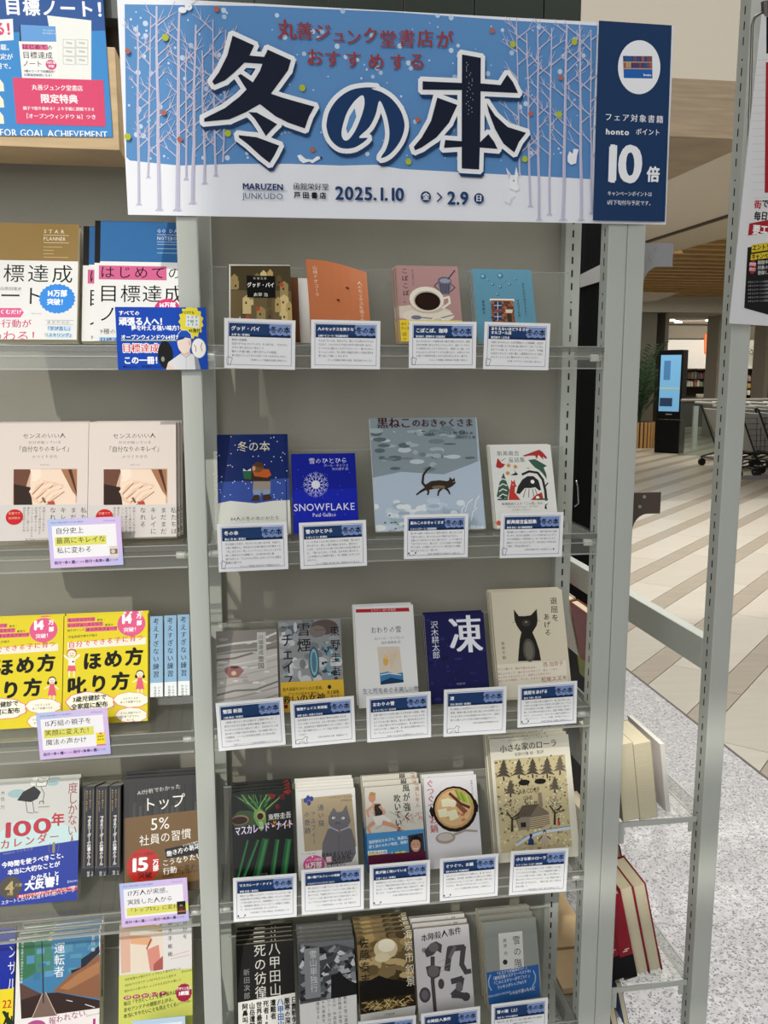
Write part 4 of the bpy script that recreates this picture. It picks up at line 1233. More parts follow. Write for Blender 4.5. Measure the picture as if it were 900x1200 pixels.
# ================================================================ BOOKS, LEFT-HAND BAY
def a_planner(c):
    c.B(259, 404, '#e0e0de'); c.B(259, 304.5, '#8a7040')
    c.T(51.5, 268, 7, 'STAR', '#e2d9c0', .0, tr=.32); c.T(51, 276.5, 7, 'PLANNER', '#e2d9c0', -.003, sx=.82)
    c.R(51, 275.2, 30, .5, '#e2d9c0'); c.R(51, 284, 30, .5, '#e2d9c0')
    for i in range(4): c.R(51, 289 + i * 4, [22, 12, 12, 29][i], .6, '#c6b88e')
    c.T(-25, 308.5, 25.5, '目標達成', '#151515', .004, tr=.1)
    c.T(-28, 334.5, 26, 'ノート', '#151515', .008, tr=.02)
    c.T(0, 336, 5, '白原田隆史', '#555', al='l')
    c.E(67, 350, 20, 18.5, '#2b86dc', 48, spikes=1); c.T(67, 339.5, 9.6, '14万部', '#fff', .025, al='c', sx=.85); c.T(67, 350, 8.8, '突破！', '#fff', .025, al='c', sx=.88)
    c.P([(-13, 361), (24, 361), (28, 366), (24, 372), (-13, 372)], '#d8558c'); c.T(-7, 362.5, 6.4, '書くむだけで', '#fff', .012)
    c.T(-10, 374, 11.2, 'の行動が', '#c83a70', .012, tr=.02); c.T(-13, 387, 15.5, 'わわる！', '#c83a70', -.006, tr=.0)
    c.R(53, 375, 33, .5, '#999'); c.T(69, 376, 4.2, '卓世代対応', '#888', al='c', tr=.3); c.R(54, 380, 31, .4, '#999')
    c.R(56, 382, 27, 6.4, '#b5d3ec'); c.T(69, 382.5, 5.8, '「学び直し」', '#222', .012, al='c', sx=.9); c.R(55, 391, 29, 5, '#b5d3ec'); c.T(69, 390, 5.6, 'リスキリング」', '#222', .012, al='c', sx=.86); c.T(69, 398, 3.4, 'に最適！', '#333', al='c')
    c.T(43, 366, 3, 'Discover', '#888', al='c')
book('planner with bronze brown top and white cover, cut by the left photo edge', (-14, 260.5), 92.5, ROW_L[0], 0.016, '#e0e0de', a_planner, 1, copy_label='bronze topped planner', gloss=True, spine_left=True)

def a_notebook(c, dx=0, dy=0):
    c.B(258, 404, '#e0e0de'); c.B(258, 306, '#30659a'); c.B(258, 308, '#121214', x1=118)
    c.T(184, 267.5, 6.6, 'GO DAILY', '#d5dfea', -.002, tr=.16, sx=.9); c.T(184, 276, 7, 'NOTEBOOK', '#d5dfea', -.003, sx=.78)
    c.R(184, 274.7, 32, .5, '#d5dfea'); c.R(184, 283.2, 32, .5, '#d5dfea')
    for i in range(3): c.R(184, 286 + i * 5, 30, .7, '#a9c0d8')
    c.R(116, 311, 78, 18, '#c9608a'); c.T(117, 311, 17.4, 'はじめての', '#151515', .0, tr=.12)
    c.T(115, 333, 24, '目標達成', '#151515', .002, tr=.04)
    c.T(115, 358, 22, 'ノート', '#151515', .004, tr=.08)
    c.E(196, 363, 15, 14, '#d23a72', 24); c.T(196, 354, 8.4, '14万部', '#fff', .025, al='c', sx=.8)
    c.T(117, 385, 7.2, '9種のワークで', '#333', .0); c.R(116, 395, 26, 8, '#9cc3ea'); c.T(117, 395.5, 7, '目標達成', '#222', .01)
def a_notebook2(c):
    c.B(262, 404, '#e0e0de'); c.B(262, 310, '#2c5f93'); c.B(262, 311, '#121214', x1=105)
    c.R(103, 316, 78, 18, '#c9608a'); c.T(104, 316, 17.4, 'はじめての', '#151515', .0, tr=.12)
    c.T(102, 338, 24, '目標達成', '#151515', .002, tr=.04); c.T(102, 363, 22, 'ノート', '#151515', .004)
    c.T(106, 392, 7.2, '9種の', '#333'); c.R(104, 401, 26, 3, '#9cc3ea')
book('blue topped notebook guide with pink highlighted title, partly behind the grey post', (111.5, 258.5), 218, ROW_L[0], 0.011, '#e0e0de', a_notebook, gloss=True, spine_left=True)
book('second blue topped notebook guide, peeking out behind the first one', (98, 265), 205, ROW_L[0], 0.011, '#e0e0de', a_notebook2, gloss=True, spine_left=True, extra=0.013)

def hand_photo(c, x, y, w, h):
    c.R(x, y, w, h, '#cfae97')
    X = lambda a: x + w * a
    Y = lambda b: y + h * b
    c.P([(X(0), Y(0)), (X(.28), Y(0)), (X(.2), Y(.45)), (X(.1), Y(.9)), (X(0), Y(1))], '#6a4334'); c.P([(X(0), Y(.4)), (X(.3), Y(.5)), (X(.38), Y(1)), (X(0), Y(1))], '#2e1d17')
    c.P([(X(.28), Y(0)), (X(.75), Y(0)), (X(.98), Y(.7)), (X(.98), Y(1)), (X(.3), Y(1)), (X(.26), Y(.4))], '#e8d2bd')
    c.P([(X(.75), Y(0)), (X(1), Y(0)), (X(1), Y(.75)), (X(.93), Y(.6))], '#a07050'); c.P([(X(.86), Y(0)), (X(.92), Y(0)), (X(1), Y(.6)), (X(1), Y(.7))], '#4c2c1e')
    sk = '#e2c2a8'
    c.P([(X(.25), Y(.6)), (X(.4), Y(.3)), (X(.55), Y(.32)), (X(.8), Y(.42)), (X(.78), Y(.55)), (X(.6), Y(.85)), (X(.42), Y(.95)), (X(.3), Y(.85))], sk)
    for a, b, a2, b2 in ((.27, .62, .45, .33), (.33, .74, .6, .4), (.4, .84, .74, .47), (.48, .92, .78, .56)): c.L([(X(a), Y(b)), (X((a + a2) / 2 - .01), Y((b + b2) / 2 - .08)), (X(a2), Y(b2))], h * .09, '#ecd3bd'); c.L([(X(a + .03), Y(b + .06)), (X(a2 + .02), Y(b2 + .05))], h * .025, '#9c6c52')
    c.P([(X(.26), Y(0)), (X(.42), Y(0)), (X(.44), Y(.2)), (X(.36), Y(.32)), (X(.28), Y(.34)), (X(.3), Y(.2))], '#f0dccb'); c.P([(X(.53), Y(.88)), (X(.64), Y(.86)), (X(.66), Y(.97)), (X(.56), Y(1))], '#b04a3a')
    c.L([(X(.46), Y(.78)), (X(.5), Y(.9))], h * .06, '#6f5f50')
def mk_sense(dx):
    def art(c):
        c.B(493, 640, '#d9cec6')
        c.T(52 + dx, 507.5, 7.2, 'センスのいい人', '#3a332e', .0, al='c'); c.T(53 + dx, 516.5, 4.4, 'だけが知っている', '#5a524c', al='c', tr=.1)
        c.T(52 + dx, 522.5, 8.0, '「自分なりのキレイ」', '#3a332e', al='c', sx=.82); c.T(53 + dx, 533, 4.6, 'のつくりかた', '#5a524c', al='c', tr=.1); c.T(53 + dx, 543.6, 2.4, 'MIZUKI', '#6a625c', al='c', tr=.2)
        hand_photo(c, 16 + dx, 550, 74, 43)
        c.P([(-2 + dx, 592), (105 + dx, 591), (105 + dx, 640), (-2 + dx, 640)], '#cfcac6')
        c.E(17 + dx, 606, 10, 9.6, '#c01f24', 24); c.T(17 + dx, 600, 3.4, '初書です', '#f0b8a0', al='c'); c.T(17 + dx, 605.6, 3.4, '好評続々', '#f0b8a0', al='c')
        for i, t_ in enumerate(['私たちは', 'まだまだ', 'キレイに', 'なれる']): c.V(94.5 - i * 12 + dx, 594.5, 7.6, t_, '#2c2724', .004, sp=1.12, sx=.95)
        for i, t_ in enumerate(['年齢とともに人から', '忙しくて疲れて見える', '人生で最もキレイな', 'ヘアアレンジ・スタイル', '美を正しく使うには', '自分を大切にする法']): c.V(50 - i * 4.6 + dx, 594, 3.4, t_, '#4c4642', sp=1.0)
        c.T(8 + dx, 634 if dx == 0 else 633, 5, 'Discover', '#3a3a3a', .01); c.T(30 + dx, 631, 2.8, '□ プロのヘアメイクが教える□', '#222', .02); c.T(30 + dx, 635, 2.8, '□ 自分の土台を作る習慣とは', '#222', .02)
    return art
book('beige beauty guide with folded hands photo, cut by the left photo edge', (-1, 495), 104, ROW_L[1], 0.013, '#d9cec6', mk_sense(0), 1, copy_label='left beige hands-photo book')
book('beige beauty guide with folded hands photo, beside the grey post', (104.5, 494.5), 206, ROW_L[1], 0.013, '#d9cec6', mk_sense(105.5), 2, copy_label='right beige hands-photo book', copy_shift=.004)

def kid(c, x, y, s, girl):
    if girl:
        c.E(x - s * .95, y - s * .3, s * .35, s * .5, '#1a1616', 10); c.E(x + s * .95, y - s * .3, s * .35, s * .5, '#1a1616', 10)
    c.E(x, y - s, s, s * .95, '#2a2020' if girl else '#b8504a', 16); c.E(x, y - s * .85, s * .85, s * .8, '#f6ead2', 16)
    c.L([(x - s * .4, y - s * .9), (x - s * .15, y - s * .95)], s * .12, '#333'); c.L([(x + s * .15, y - s * .95), (x + s * .4, y - s * .9)], s * .12, '#333'); c.L([(x - s * .3, y - s * .5), (x, y - s * .35), (x + s * .3, y - s * .5)], s * .14, '#b33')
    if girl:
        c.L([(x - s * .5, y + s * .5), (x - s * 1.9, y + s * 1.2)], s * .35, '#f4e9c8'); c.L([(x + s * .5, y + s * .5), (x + s * 1.7, y + s * 1.3)], s * .35, '#f4e9c8')
        c.P([(x - s * .5, y), (x + s * .5, y), (x + s * 1.1, y + s * 3), (x - s * 1.1, y + s * 3)], '#e0607a')
        for q in (-.5, .5): c.L([(x + s * q, y + s * 3), (x + s * q, y + s * 4.3)], s * .35, '#f4e9c8')
    else:
        c.L([(x - s * .5, y + s * .4), (x - s * 1.8, y - s * .5)], s * .45, '#f4f0e8'); c.L([(x + s * .5, y + s * .4), (x + s * 1.6, y - s * .6)], s * .45, '#f4f0e8')
        c.P([(x - s * .6, y), (x + s * .6, y), (x + s * .7, y + s * 1.7), (x - s * .7, y + s * 1.7)], '#f4f0e8')
        c.P([(x - s * .7, y + s * 1.6), (x + s * .7, y + s * 1.6), (x + s * .9, y + s * 2.8), (x - s * .9, y + s * 2.8)], '#e0607a')
        for q in (-.5, .5): c.L([(x + s * q, y + s * 2.8), (x + s * q, y + s * 3.9)], s * .35, '#f4e9c8')
        c.E(x + s * .3, y + s * .8, s * .2, s * .2, '#333', 8)
def cloud(c, x, y, rx, ry):
    pts = []
    for i in range(28):
        t = 2 * math.pi * i / 28
        q = 1 + .1 * abs(math.sin(t * 4.5))
        pts.append((x + math.cos(t) * rx * q, y + math.sin(t) * ry * q))
    c.P([(x + (a - x) * 1.05, y + (b - y) * 1.07) for a, b in pts], '#e0708a'); c.P(pts, '#f8f4e0')
def mk_yellow(dx, dy):
    Xs = lambda x, y: (x + dx, y + dy)
    def art(c):
        c.B(700, 880, '#e2d02e')
        for i, (t_, t2) in enumerate((('モンテッソーリ', '教育・'), ('レッジョ・エミリア', '教育も'), ('', ''))):
            if t_:
                w = len(t_) * 4.6
                c.R(79 + dx, 724.5 + i * 6 + dy, w, 5, '#dc5f86'); c.T(79.6 + dx, 725 + i * 6 + dy, 4.4, t_, '#2a1a1c', .01, tr=.02, slope=.03); c.T(81.5 + w + dx, 725 + i * 6 + dy, 3.4, t2, '#333', .01, slope=.03)
        c.T(79 + dx, 737.5 + dy, 3.4, '知り尽くした', '#333', .01, slope=.03); c.R(100 + dx, 735.5 + dy, 37, 5, '#dc5f86'); c.T(101 + dx, 736 + dy, 4.6, 'オックスフォード', '#2a1a1c', .01, slope=.03)
        c.T(80 + dx, 745 + dy, 3.4, '児童発達学博士が語る', '#333', .01, slope=.03)
        c.E(154 + dx, 731 + dy, 16.5, 15, '#e0608c', 28); c.T(141 + dx, 718.5 + dy, 14.5, '14', '#fff', .055, sx=1.05, slope=.05); c.T(160 + dx, 719 + dy, 6.4, '万', '#fff', .04); c.T(160 + dx, 727 + dy, 6.4, '部', '#fff', .04); c.T(154 + dx, 735 + dy, 6.2, '突破！', '#fff', .02, al='c', slope=.04)
        c.P([Xs(79, 753), Xs(171, 747), Xs(171, 755), Xs(79, 761)], '#f0e9d8'); c.T(80 + dx, 752 + dy, 7.8, '自分でできる子に育つ', '#d8405c', .02, tr=.14, slope=.06)
        c.T(97 + dx, 764.5 + dy, 22, 'ほめ方', '#141412', .045, tr=.11, slope=.06); c.T(79 + dx, 793.5 + dy, 22, '叱り方', '#141412', .045, tr=.14, slope=.06)
        kid(c, 84 + dx, 771 + dy, 5.6, False); kid(c, 164 + dx, 794 + dy, 4.6, True)
        cloud(c, 106 + dx, 823 + dy, 26, 11); c.T(105 + dx, 815.5 + dy, 7.0, '3歳児健診で', '#141412', .03, al='c', slope=.04); c.T(105 + dx, 824 + dy, 7.0, '全家庭に配布', '#141412', .03, al='c', slope=.04)
        cloud(c, 154 + dx, 820 + dy, 19, 8); c.T(153 + dx, 817 + dy, 3.0, 'エビデンスが', '#222', .01, al='c'); c.T(153 + dx, 821 + dy, 3.0, 'あって信頼できる', '#222', .01, al='c')
        cloud(c, 154 + dx, 838 + dy, 17, 8); c.T(153 + dx, 834 + dy, 3.0, 'すぐに実践できて', '#222', .01, al='c'); c.T(153 + dx, 838 + dy, 3.0, '子育てがラクに', '#222', .01, al='c'); c.T(153 + dx, 842 + dy, 3.0, 'なった', '#222', .01, al='c')
        c.T(78 + dx, 853 + dy, 4.0, '○YouTube・SNSでも話題沸騰 読者続々大反響！', '#d8405c', .02, slope=.05, sx=.93)
    return art
book('bright yellow parenting book with pink dress girl, cut by the left edge of the photo', (-24, 726), 74.5, ROW_L[2], 0.014, '#e2d02e', mk_yellow(-103, 7.5), 1, copy_label='left yellow parenting book')
book('bright yellow parenting book with a waving child, next to three light blue spines', (75.5, 722), 173, ROW_L[2], 0.014, '#e2d02e', mk_yellow(0, 0), 1, copy_label='right yellow parenting book')

def spine_book(label, x0, x1, ytop, zf, top_h, art, cover, depth=0.128, hard=False, group=None):
    """book standing spine outward"""
    def wrap(c): art(c)
    p0 = base_point(zf, depth * 0.0)
    p0 = np.array([0, YF, zf + 0.0035 + depth * SL])
    tl = on_plane(x0, ytop, p0, BN); tr = on_plane(x1, ytop, p0, BN)
    W = float(tr[0] - tl[0]); H = float(np.dot(tl - p0, BV))
    o3 = np.array([tl[0], p0[1], p0[2]])
    root = tag(empty('paperback_book', o3, (ROTX, 0, 0)), label, 'book', group)
    cm = cov_mat(cover, True)
    bm = bmesh.new()
    e = 0.0006
    bx(bm, 0, W, 0, H, -e, 0); bx(bm, 0, e, 0, H, -depth, -e); bx(bm, W - e, W, 0, H, -depth, -e)
    co = bm_obj('cover', bm, cm, root)
    bm = bmesh.new(); bx(bm, e + .0002, W - e - .0002, e, H - e, -depth + .001, -e - .0002)
    bm_obj('page_block', bm, M_PAGE_W, root)
    cv = Canvas((x0, ytop), x1, o3, BU, BV, BN, W, H, x1 - x0, True)
    cv.px0 = x0
    art(cv)
    cv.done('spine_print', co)
for i, (x0, x1, yt) in enumerate(((176, 190.5, 712.5), (192.5, 206.5, 711.5), (208, 221.5, 710.5))):
    def art(c, x0=x0, yt=yt):
        c.B(yt, 900, '#e4e8e8'); c.B(yt, yt + 88, '#84abc8')
        c.V(x0 + 3.2, yt + 12, 8.0, '考えすぎない練習', '#16222c', .014, sp=1.12, sx=.9)
        c.V(x0 + 8.6, yt + 92, 3.2, 'ジョセフ・グエン', '#333', sp=1.05); c.V(x0 + 4.2, yt + 92, 3.2, '矢島麻里子 訳', '#333', sp=1.05); c.T(x0 + 7, yt + 126, 4.2, 'D', '#444', al='c')
    spine_book('light blue and white book spine, %s of three from the yellow book' % ('first', 'second', 'third')[i], x0, x1, yt + 10, ROW_L[2], .02, art, '#e4e8e8', group='light blue book spines')

def a_calendar(c):
    c.B(880, 1080, '#cbcbc6')
    c.E(20, 930, 11, 5, '#9ab9bb'); c.E(62, 918, 7, 3, '#9ab9bb'); c.P([(-15, 985), (20, 962), (60, 958), (93, 975), (96, 1000), (-15, 1000)], '#c2dcdc')
    c.P([(20, 938), (27, 928), (40, 921), (48, 928), (44, 936), (36, 940)], '#141414'); c.L([(30, 938), (32, 952), (39, 953)], .7, '#222'); c.L([(38, 938), (40, 952), (45, 952)], .7, '#222')
    c.P([(42, 915), (56, 913), (54, 921), (43, 922)], '#e0e0d8'); c.L([(42, 915), (49, 917), (56, 913), (54, 921), (43, 922), (42, 915)], .7, '#222'); c.E(39, 917, 3.4, 3.4, '#e9e6dc', 12); c.P([(34, 916), (38, 911), (43, 915)], '#141414'); c.L([(48, 922), (52, 930), (50, 940)], .7, '#222')
    c.R(45, 942, 13, 8, '#c9c9c0'); c.L([(46, 942), (47, 939), (51, 939), (51, 942)], .8, '#222'); c.L([(45, 946), (58, 945)], .6, '#222')
    c.T(-1, 961, 24, '100', '#b8283a', .035, sx=1.8, slope=.05); c.T(60, 953, 16, '年', '#b8283a', .03, slope=.05)
    c.T(0, 984, 12, 'カレンダー', '#b8283a', .018, tr=.18, slope=.08)
    for i, t_ in enumerate(['一度しかない人生を']): c.V(80, 905, 14, t_, '#9a3448', .0, sp=.88, sx=.85)
    c.V(1, 927, 5, '大住 力', '#333', sp=1.4)
    c.P([(-15, 1001), (97, 984), (100, 1080), (-15, 1080)], '#14329a')
    c.T(4, 998, 4, 'amazon ランキング', '#8a8a9a', .01, slope=.09); c.T(59, 985, 16, '1', '#8f8458', .04, slope=.06); c.T(52, 988, 12, '（　）', '#6d6a72', sx=.62)
    c.T(2, 1010.5, 7.0, '今時間を使うべきこと、', '#f4f4f6', .03, slope=.09, sx=.98); c.T(9, 1019, 6.8, '本当に大切なことが', '#f4f4f6', .03, slope=.09, sx=.98); c.T(36, 1025.5, 6.6, 'わかる！と', '#f4f4f6', .03, slope=.09); c.T(29, 1032, 12.0, '大反響！', '#f4f4f6', .045, slope=.08, sx=.96)
    c.E(12, 1040, 13, 12.5, '#4a4438', 24); c.T(12, 1030, 18, '4', '#b5a46a', .03, al='c', sx=1.1); c.T(22, 1035, 4, '万部', '#b5a46a', .02, al='c'); c.T(12, 1046, 3.6, '突破', '#b5a46a', .02, al='c')
    c.L([(21, 1051), (97, 1040)], 4.4, '#b8283a'); c.T(22, 1049, 3.2, '巻末オリジナル100年カレンダー＋ダウンロード特典つき', '#fff', .02, slope=.09, sx=.86)
    c.T(-8, 1057, 5.2, 'リ・スタートしたい人に送る13の問いとワーク', '#f0f0f4', .01, slope=.09, sx=.86); c.T(79, 1031, 4.2, 'Discover', '#dfe2f0', .01, slope=.09)
book('grey and white calendar book with red hundred title and blue band, on the fourth tray', (-12, 919), 93, ROW_L[3], 0.015, '#cbcbc6', a_calendar, 1, copy_label='hundred-year calendar book', gloss=True)
for i, (x0, x1, yt) in enumerate(((97.5, 111, 922), (112, 126.5, 922), (127.5, 141.5, 921))):
    def art(c, x0=x0, yt=yt):
        c.B(yt, 1100, '#14161f'); c.B(yt, yt + 94, '#1a1d28'); c.B(yt + 94, yt + 96, '#3a3d4a')
        c.R(x0 + 1.6, yt + 3, 1.1, 89, '#6a5a3a'); c.R(x0 + 11.2, yt + 3, 1.1, 89, '#6a5a3a')
        c.V(x0 + 3.2, yt + 4, 2.8, 'BOSS RULES', '#b0945c', .02, sp=.95); c.V(x0 + 7, yt + 4, 2.8, 'BUSINESS', '#b0945c', .02, sp=.95)
        c.V(x0 + 5, yt + 34, 4.6, 'できるリーダーの仕事のルール', '#e0e0de', .03, sp=.88, sx=1.0)
        c.V(x0 + 9.0, yt + 99, 3.2, 'リチャード・テンプラー', '#ddd', sp=.92); c.V(x0 + 4.4, yt + 99, 3.2, '桜田直美 訳', '#ddd', sp=1.0)
        c.E(x0 + .8, yt + 119, 2.0, 8.5, '#e0d438', 16); c.T(x0 + 7, yt + 124, 4.4, 'D', '#eee', al='c')
    spine_book('navy black book spine with white title, %s of three from the calendar book' % ('first', 'second', 'third')[i], x0, x1, yt, ROW_L[3], .02, art, '#14161f', group='navy book spines')

def a_top5(c):
    c.B(895, 1080, '#2b2a28')
    for i in range(9): c.L([(150 + i * 9.5, 918), (150 + i * 9.5, 957)], .6, '#111110')
    for i in range(16): c.R(148 + rn.random() * 80, 938 + rn.random() * 8, 3, 14, rn.choice(['#3a3937', '#1f1e1c', '#46443f']))
    c.P([(145, 959), (240, 948), (242, 1080), (146, 1080)], '#71552f')
    c.T(161, 926, 6.2, 'AI分析でわかった', '#d9d6cf', .0, slope=.09, tr=.02); c.T(167, 934.5, 17.5, 'トップ', '#f2efe8', -.006, slope=.06, sx=.95); c.T(176, 956, 19, '5%', '#f2efe8', -.016, slope=.04, sx=1.0); c.T(163, 979, 12.6, '社員の習慣', '#f2efe8', -.006, slope=.08, sx=.96)
    c.E(168, 1014.5, 19, 19, '#b8281e', 40); c.T(168, 999, 4, 'シリーズ累計', '#3a0f0c', al='c'); c.T(151, 1003.5, 20, '15', '#fff', .04, sx=1.3, slope=.05); c.T(179, 1007, 7, '万', '#fff', .03); c.T(179, 1014, 7, '部', '#fff', .03); c.T(170, 1021.5, 8.2, '突破', '#2a1410', .02, al='c')
    c.P([(193, 995), (236, 986), (238, 1000), (195, 1006)], '#121110'); c.T(195, 997, 6.8, '働き方の新定番', '#fff', .015, slope=.17, sx=.96); c.T(214, 989.5, 3, 'ビジネス時代の', '#fff', slope=.17)
    c.T(190, 1007.5, 7.8, 'こうなりたい', '#f4f1ea', .015, slope=.12); c.T(191, 1017, 8.0, '行動', '#f4f1ea', .015, slope=.1); c.T(208, 1014.8, 7.6, 'に変わる', '#2a1a10', .0, slope=.1); c.T(190, 1026, 3.2, '人は感情より行動で動き出す！', '#2a1a10', .01, slope=.1)
book('dark book with a kraft brown band, white five percent title and red circle', (145, 913.5), 240, ROW_L[3], 0.014, '#2b2a28', a_top5, 2, copy_label='kraft banded business book', gloss=True)

def a_salad(c):
    c.B(1080, 1260, '#10269a')
    c.V(10, 1088, 17, 'ゴンサル', '#dfe4f2', .004, sp=1.1, sx=.7)
    c.B(1168, 1260, '#e9d428', x1=20); c.T(3, 1170, 13, '22', '#c2281e', .02, sx=.8)
    for i in range(10): c.L([(1 + rn.random() * 16, 1184 + rn.random() * 14), (4 + rn.random() * 14, 1192 + rn.random() * 14)], 2.4, '#1c2a18')
book('deep blue book with pale lettering, at the left edge on the lowest visible tray', (-82, 1096), 18, ROW_L[4], 0.013, '#10269a', a_salad, gloss=True)

def a_driver(c):
    c.B(1080, 1260, '#e6e5e2')
    Q = [(21.5, 1101), (116, 1089), (119, 1181), (25, 1194)]
    c.P(Q, '#3f7ba6'); c.P([(21.5, 1101), (60, 1096), (62, 1135), (23, 1150)], '#44806a'); c.P([(21.5, 1101), (40, 1099), (42, 1140), (23, 1150)], '#34704e')
    for i in range(26):
        c.R(30 + rn.random() * 80, 1104 + rn.random() * 38, 6 + rn.random() * 8, 4 + rn.random() * 6, rn.choice(['#4f8ab2', '#5c95ba', '#3a7299', '#487f9f'] if i % 2 else ['#4a86a0', '#558fa8']))
    c.P([(23, 1152), (45, 1163), (50, 1165), (24, 1172)], '#5a4038'); c.P([(62, 1162), (88, 1136), (117, 1118), (118.5, 1170), (70, 1163)], '#8a5c40'); c.P([(70, 1158), (90, 1142), (117, 1126), (117, 1140), (80, 1160)], '#a8764e')
    c.P([(83, 1137), (95, 1134), (95, 1124), (104, 1118), (116, 1108), (117, 1116), (100, 1132), (84, 1141)], '#182030')
    c.P([(24, 1172), (50, 1164), (68, 1163), (119, 1172), (119, 1181), (25, 1194)], '#33211c'); c.P([(49, 1164), (54, 1163), (67, 1190), (38, 1193)], '#7a6258'); c.L([(50, 1164), (38, 1192)], .8, '#c9b8a4'); c.L([(53.5, 1163), (66, 1189)], .8, '#c9b8a4'); c.L([(78, 1172), (85, 1173.5)], .8, '#ddd'); c.L([(100, 1177), (111, 1180.5)], .9, '#ddd')
    c.L([(49, 1100), (50, 1134), (51, 1175)], 1.0, '#2a3236', 1.6); c.L([(41, 1101), (57, 1099)], 1, '#2a3236'); c.E(59, 1100, 3.4, 2.4, '#d6dc8a', 12); c.E(40, 1102, 3, 2, '#a8bc7a', 12)
    c.V(63.5, 1105, 13, '運転者', '#f0f2f2', -.004, sp=1.02); c.V(107, 1094, 4.8, '喜多川 泰', '#dfe6ea', sp=.95); c.V(25, 1104, 3.2, '未来を変える過去からの使者', '#dfe6e2', sp=1.12)
    c.P([(24, 1196), (119, 1183), (120, 1260), (24, 1260)], '#ece6e4'); c.E(42, 1204, 12, 8, '#b0508a', 22); c.T(57, 1192, 8.6, '報われない', '#a04878', .01, slope=.12); c.T(107, 1192, 14, '1', '#b0307a', .05); c.T(101, 1188, 4.2, 'Discover', '#8a8a86', .0, slope=.12)
book('book showing a dark road under a blue-green sky with a lamp post', (20, 1099), 117.5, ROW_L[4], 0.014, '#e6e5e2', a_driver, 3, copy_label='dark road and lamp post book', gloss=True)
def a_diary(c):
    c.B(1060, 1260, '#dedbd8')
    c.P([(140, 1082), (190, 1076), (192, 1134), (142, 1141)], '#e4d5c4'); c.P([(140, 1082), (152, 1081), (153, 1139), (142, 1141)], '#d9b09a')
    c.P([(140, 1086), (178, 1082), (186, 1085), (190, 1076), (190, 1092), (150, 1090)], '#c0a05c'); c.P([(152, 1096), (176, 1097), (179, 1101), (176, 1108), (153, 1106)], '#dfaa80'); c.L([(177, 1101), (172, 1112)], 1.6, '#8a3a2c'); c.P([(172, 1113), (186, 1107), (188, 1125), (191, 1136), (176, 1138)], '#d48c7c')
    c.P([(180, 1130), (191, 1120), (191, 1136), (180, 1138)], '#a85a50')
    c.V(214, 1078, 5.4, '自分を', '#222', .01, sp=1.5); c.V(205, 1074, 5.4, 'する', '#222', .01, sp=1.5); c.V(196.5, 1079, 5.6, '書き手帳術', '#222', .01, sp=1.55)
    c.L([(202, 1120), (222, 1114)], .4, '#c77'); c.L([(200, 1124), (222, 1119)], .4, '#c77')
def a_diary_band(c):
    c.B(1143, 1260, '#ccd068')
    for i, t_ in enumerate(['予定管理も大事だけど → それより書きだすこと', '1日5分で十分です → 1分でもちゃんと変わる', '続かないと思う人へ → ふりかえるだけの楽しさ']):
        c.T(146, 1146.5 + i * 6.6, 3.2, t_, '#8a3a20' if 0 else '#40401c', .01, slope=.1, sx=.95)
    for i in range(5): c.E(149.5 + i * 10.4, 1169 - i * 1.3, 4.6, 2.3, '#a83a48', 14)
    for i, t_ in enumerate('習慣 幸せ 自分 楽しさ 夢'.split()): c.T(149.5 + i * 10.4, 1167.4 - i * 1.3, 2.8, t_, '#fff', al='c')
    c.T(145, 1173.5, 5.2, '毎日「できたこと」を振り返れば、', '#1c1c14', .02, slope=.12, sx=.78); c.T(145, 1181, 5.2, '幸せアンテナの感度が上がる。', '#1c1c14', .02, slope=.12, sx=.82); c.T(145, 1188, 5.2, '本当にやりたいことも見えてくる。', '#1c1c14', .02, slope=.12, sx=.78)
    c.E(215.5, 1163, 9, 9.5, '#a01f44', 30, spikes=1); c.T(215.5, 1156, 4, 'デザイン文具', '#fff', .02, al='c', sx=.7); c.T(215.5, 1161, 5, '3刷版', '#fff', .03, al='c'); c.T(207, 1175, 2.2, 'ふりかえり習慣つき', '#222', slope=.1); c.T(212, 1134, 0.01, ' ', '#222'); c.T(213, 1136.5, 3.6, 'Discover', '#333', slope=.1)
book('pale diary guide with a hand-holding photo and lime yellow band', (140, 1083), 224.5, ROW_L[4], 0.012, '#dedbd8', a_diary, 2, copy_label='lime banded diary guide', band=(1144, 1200, '#ccd068', a_diary_band), gloss=True)

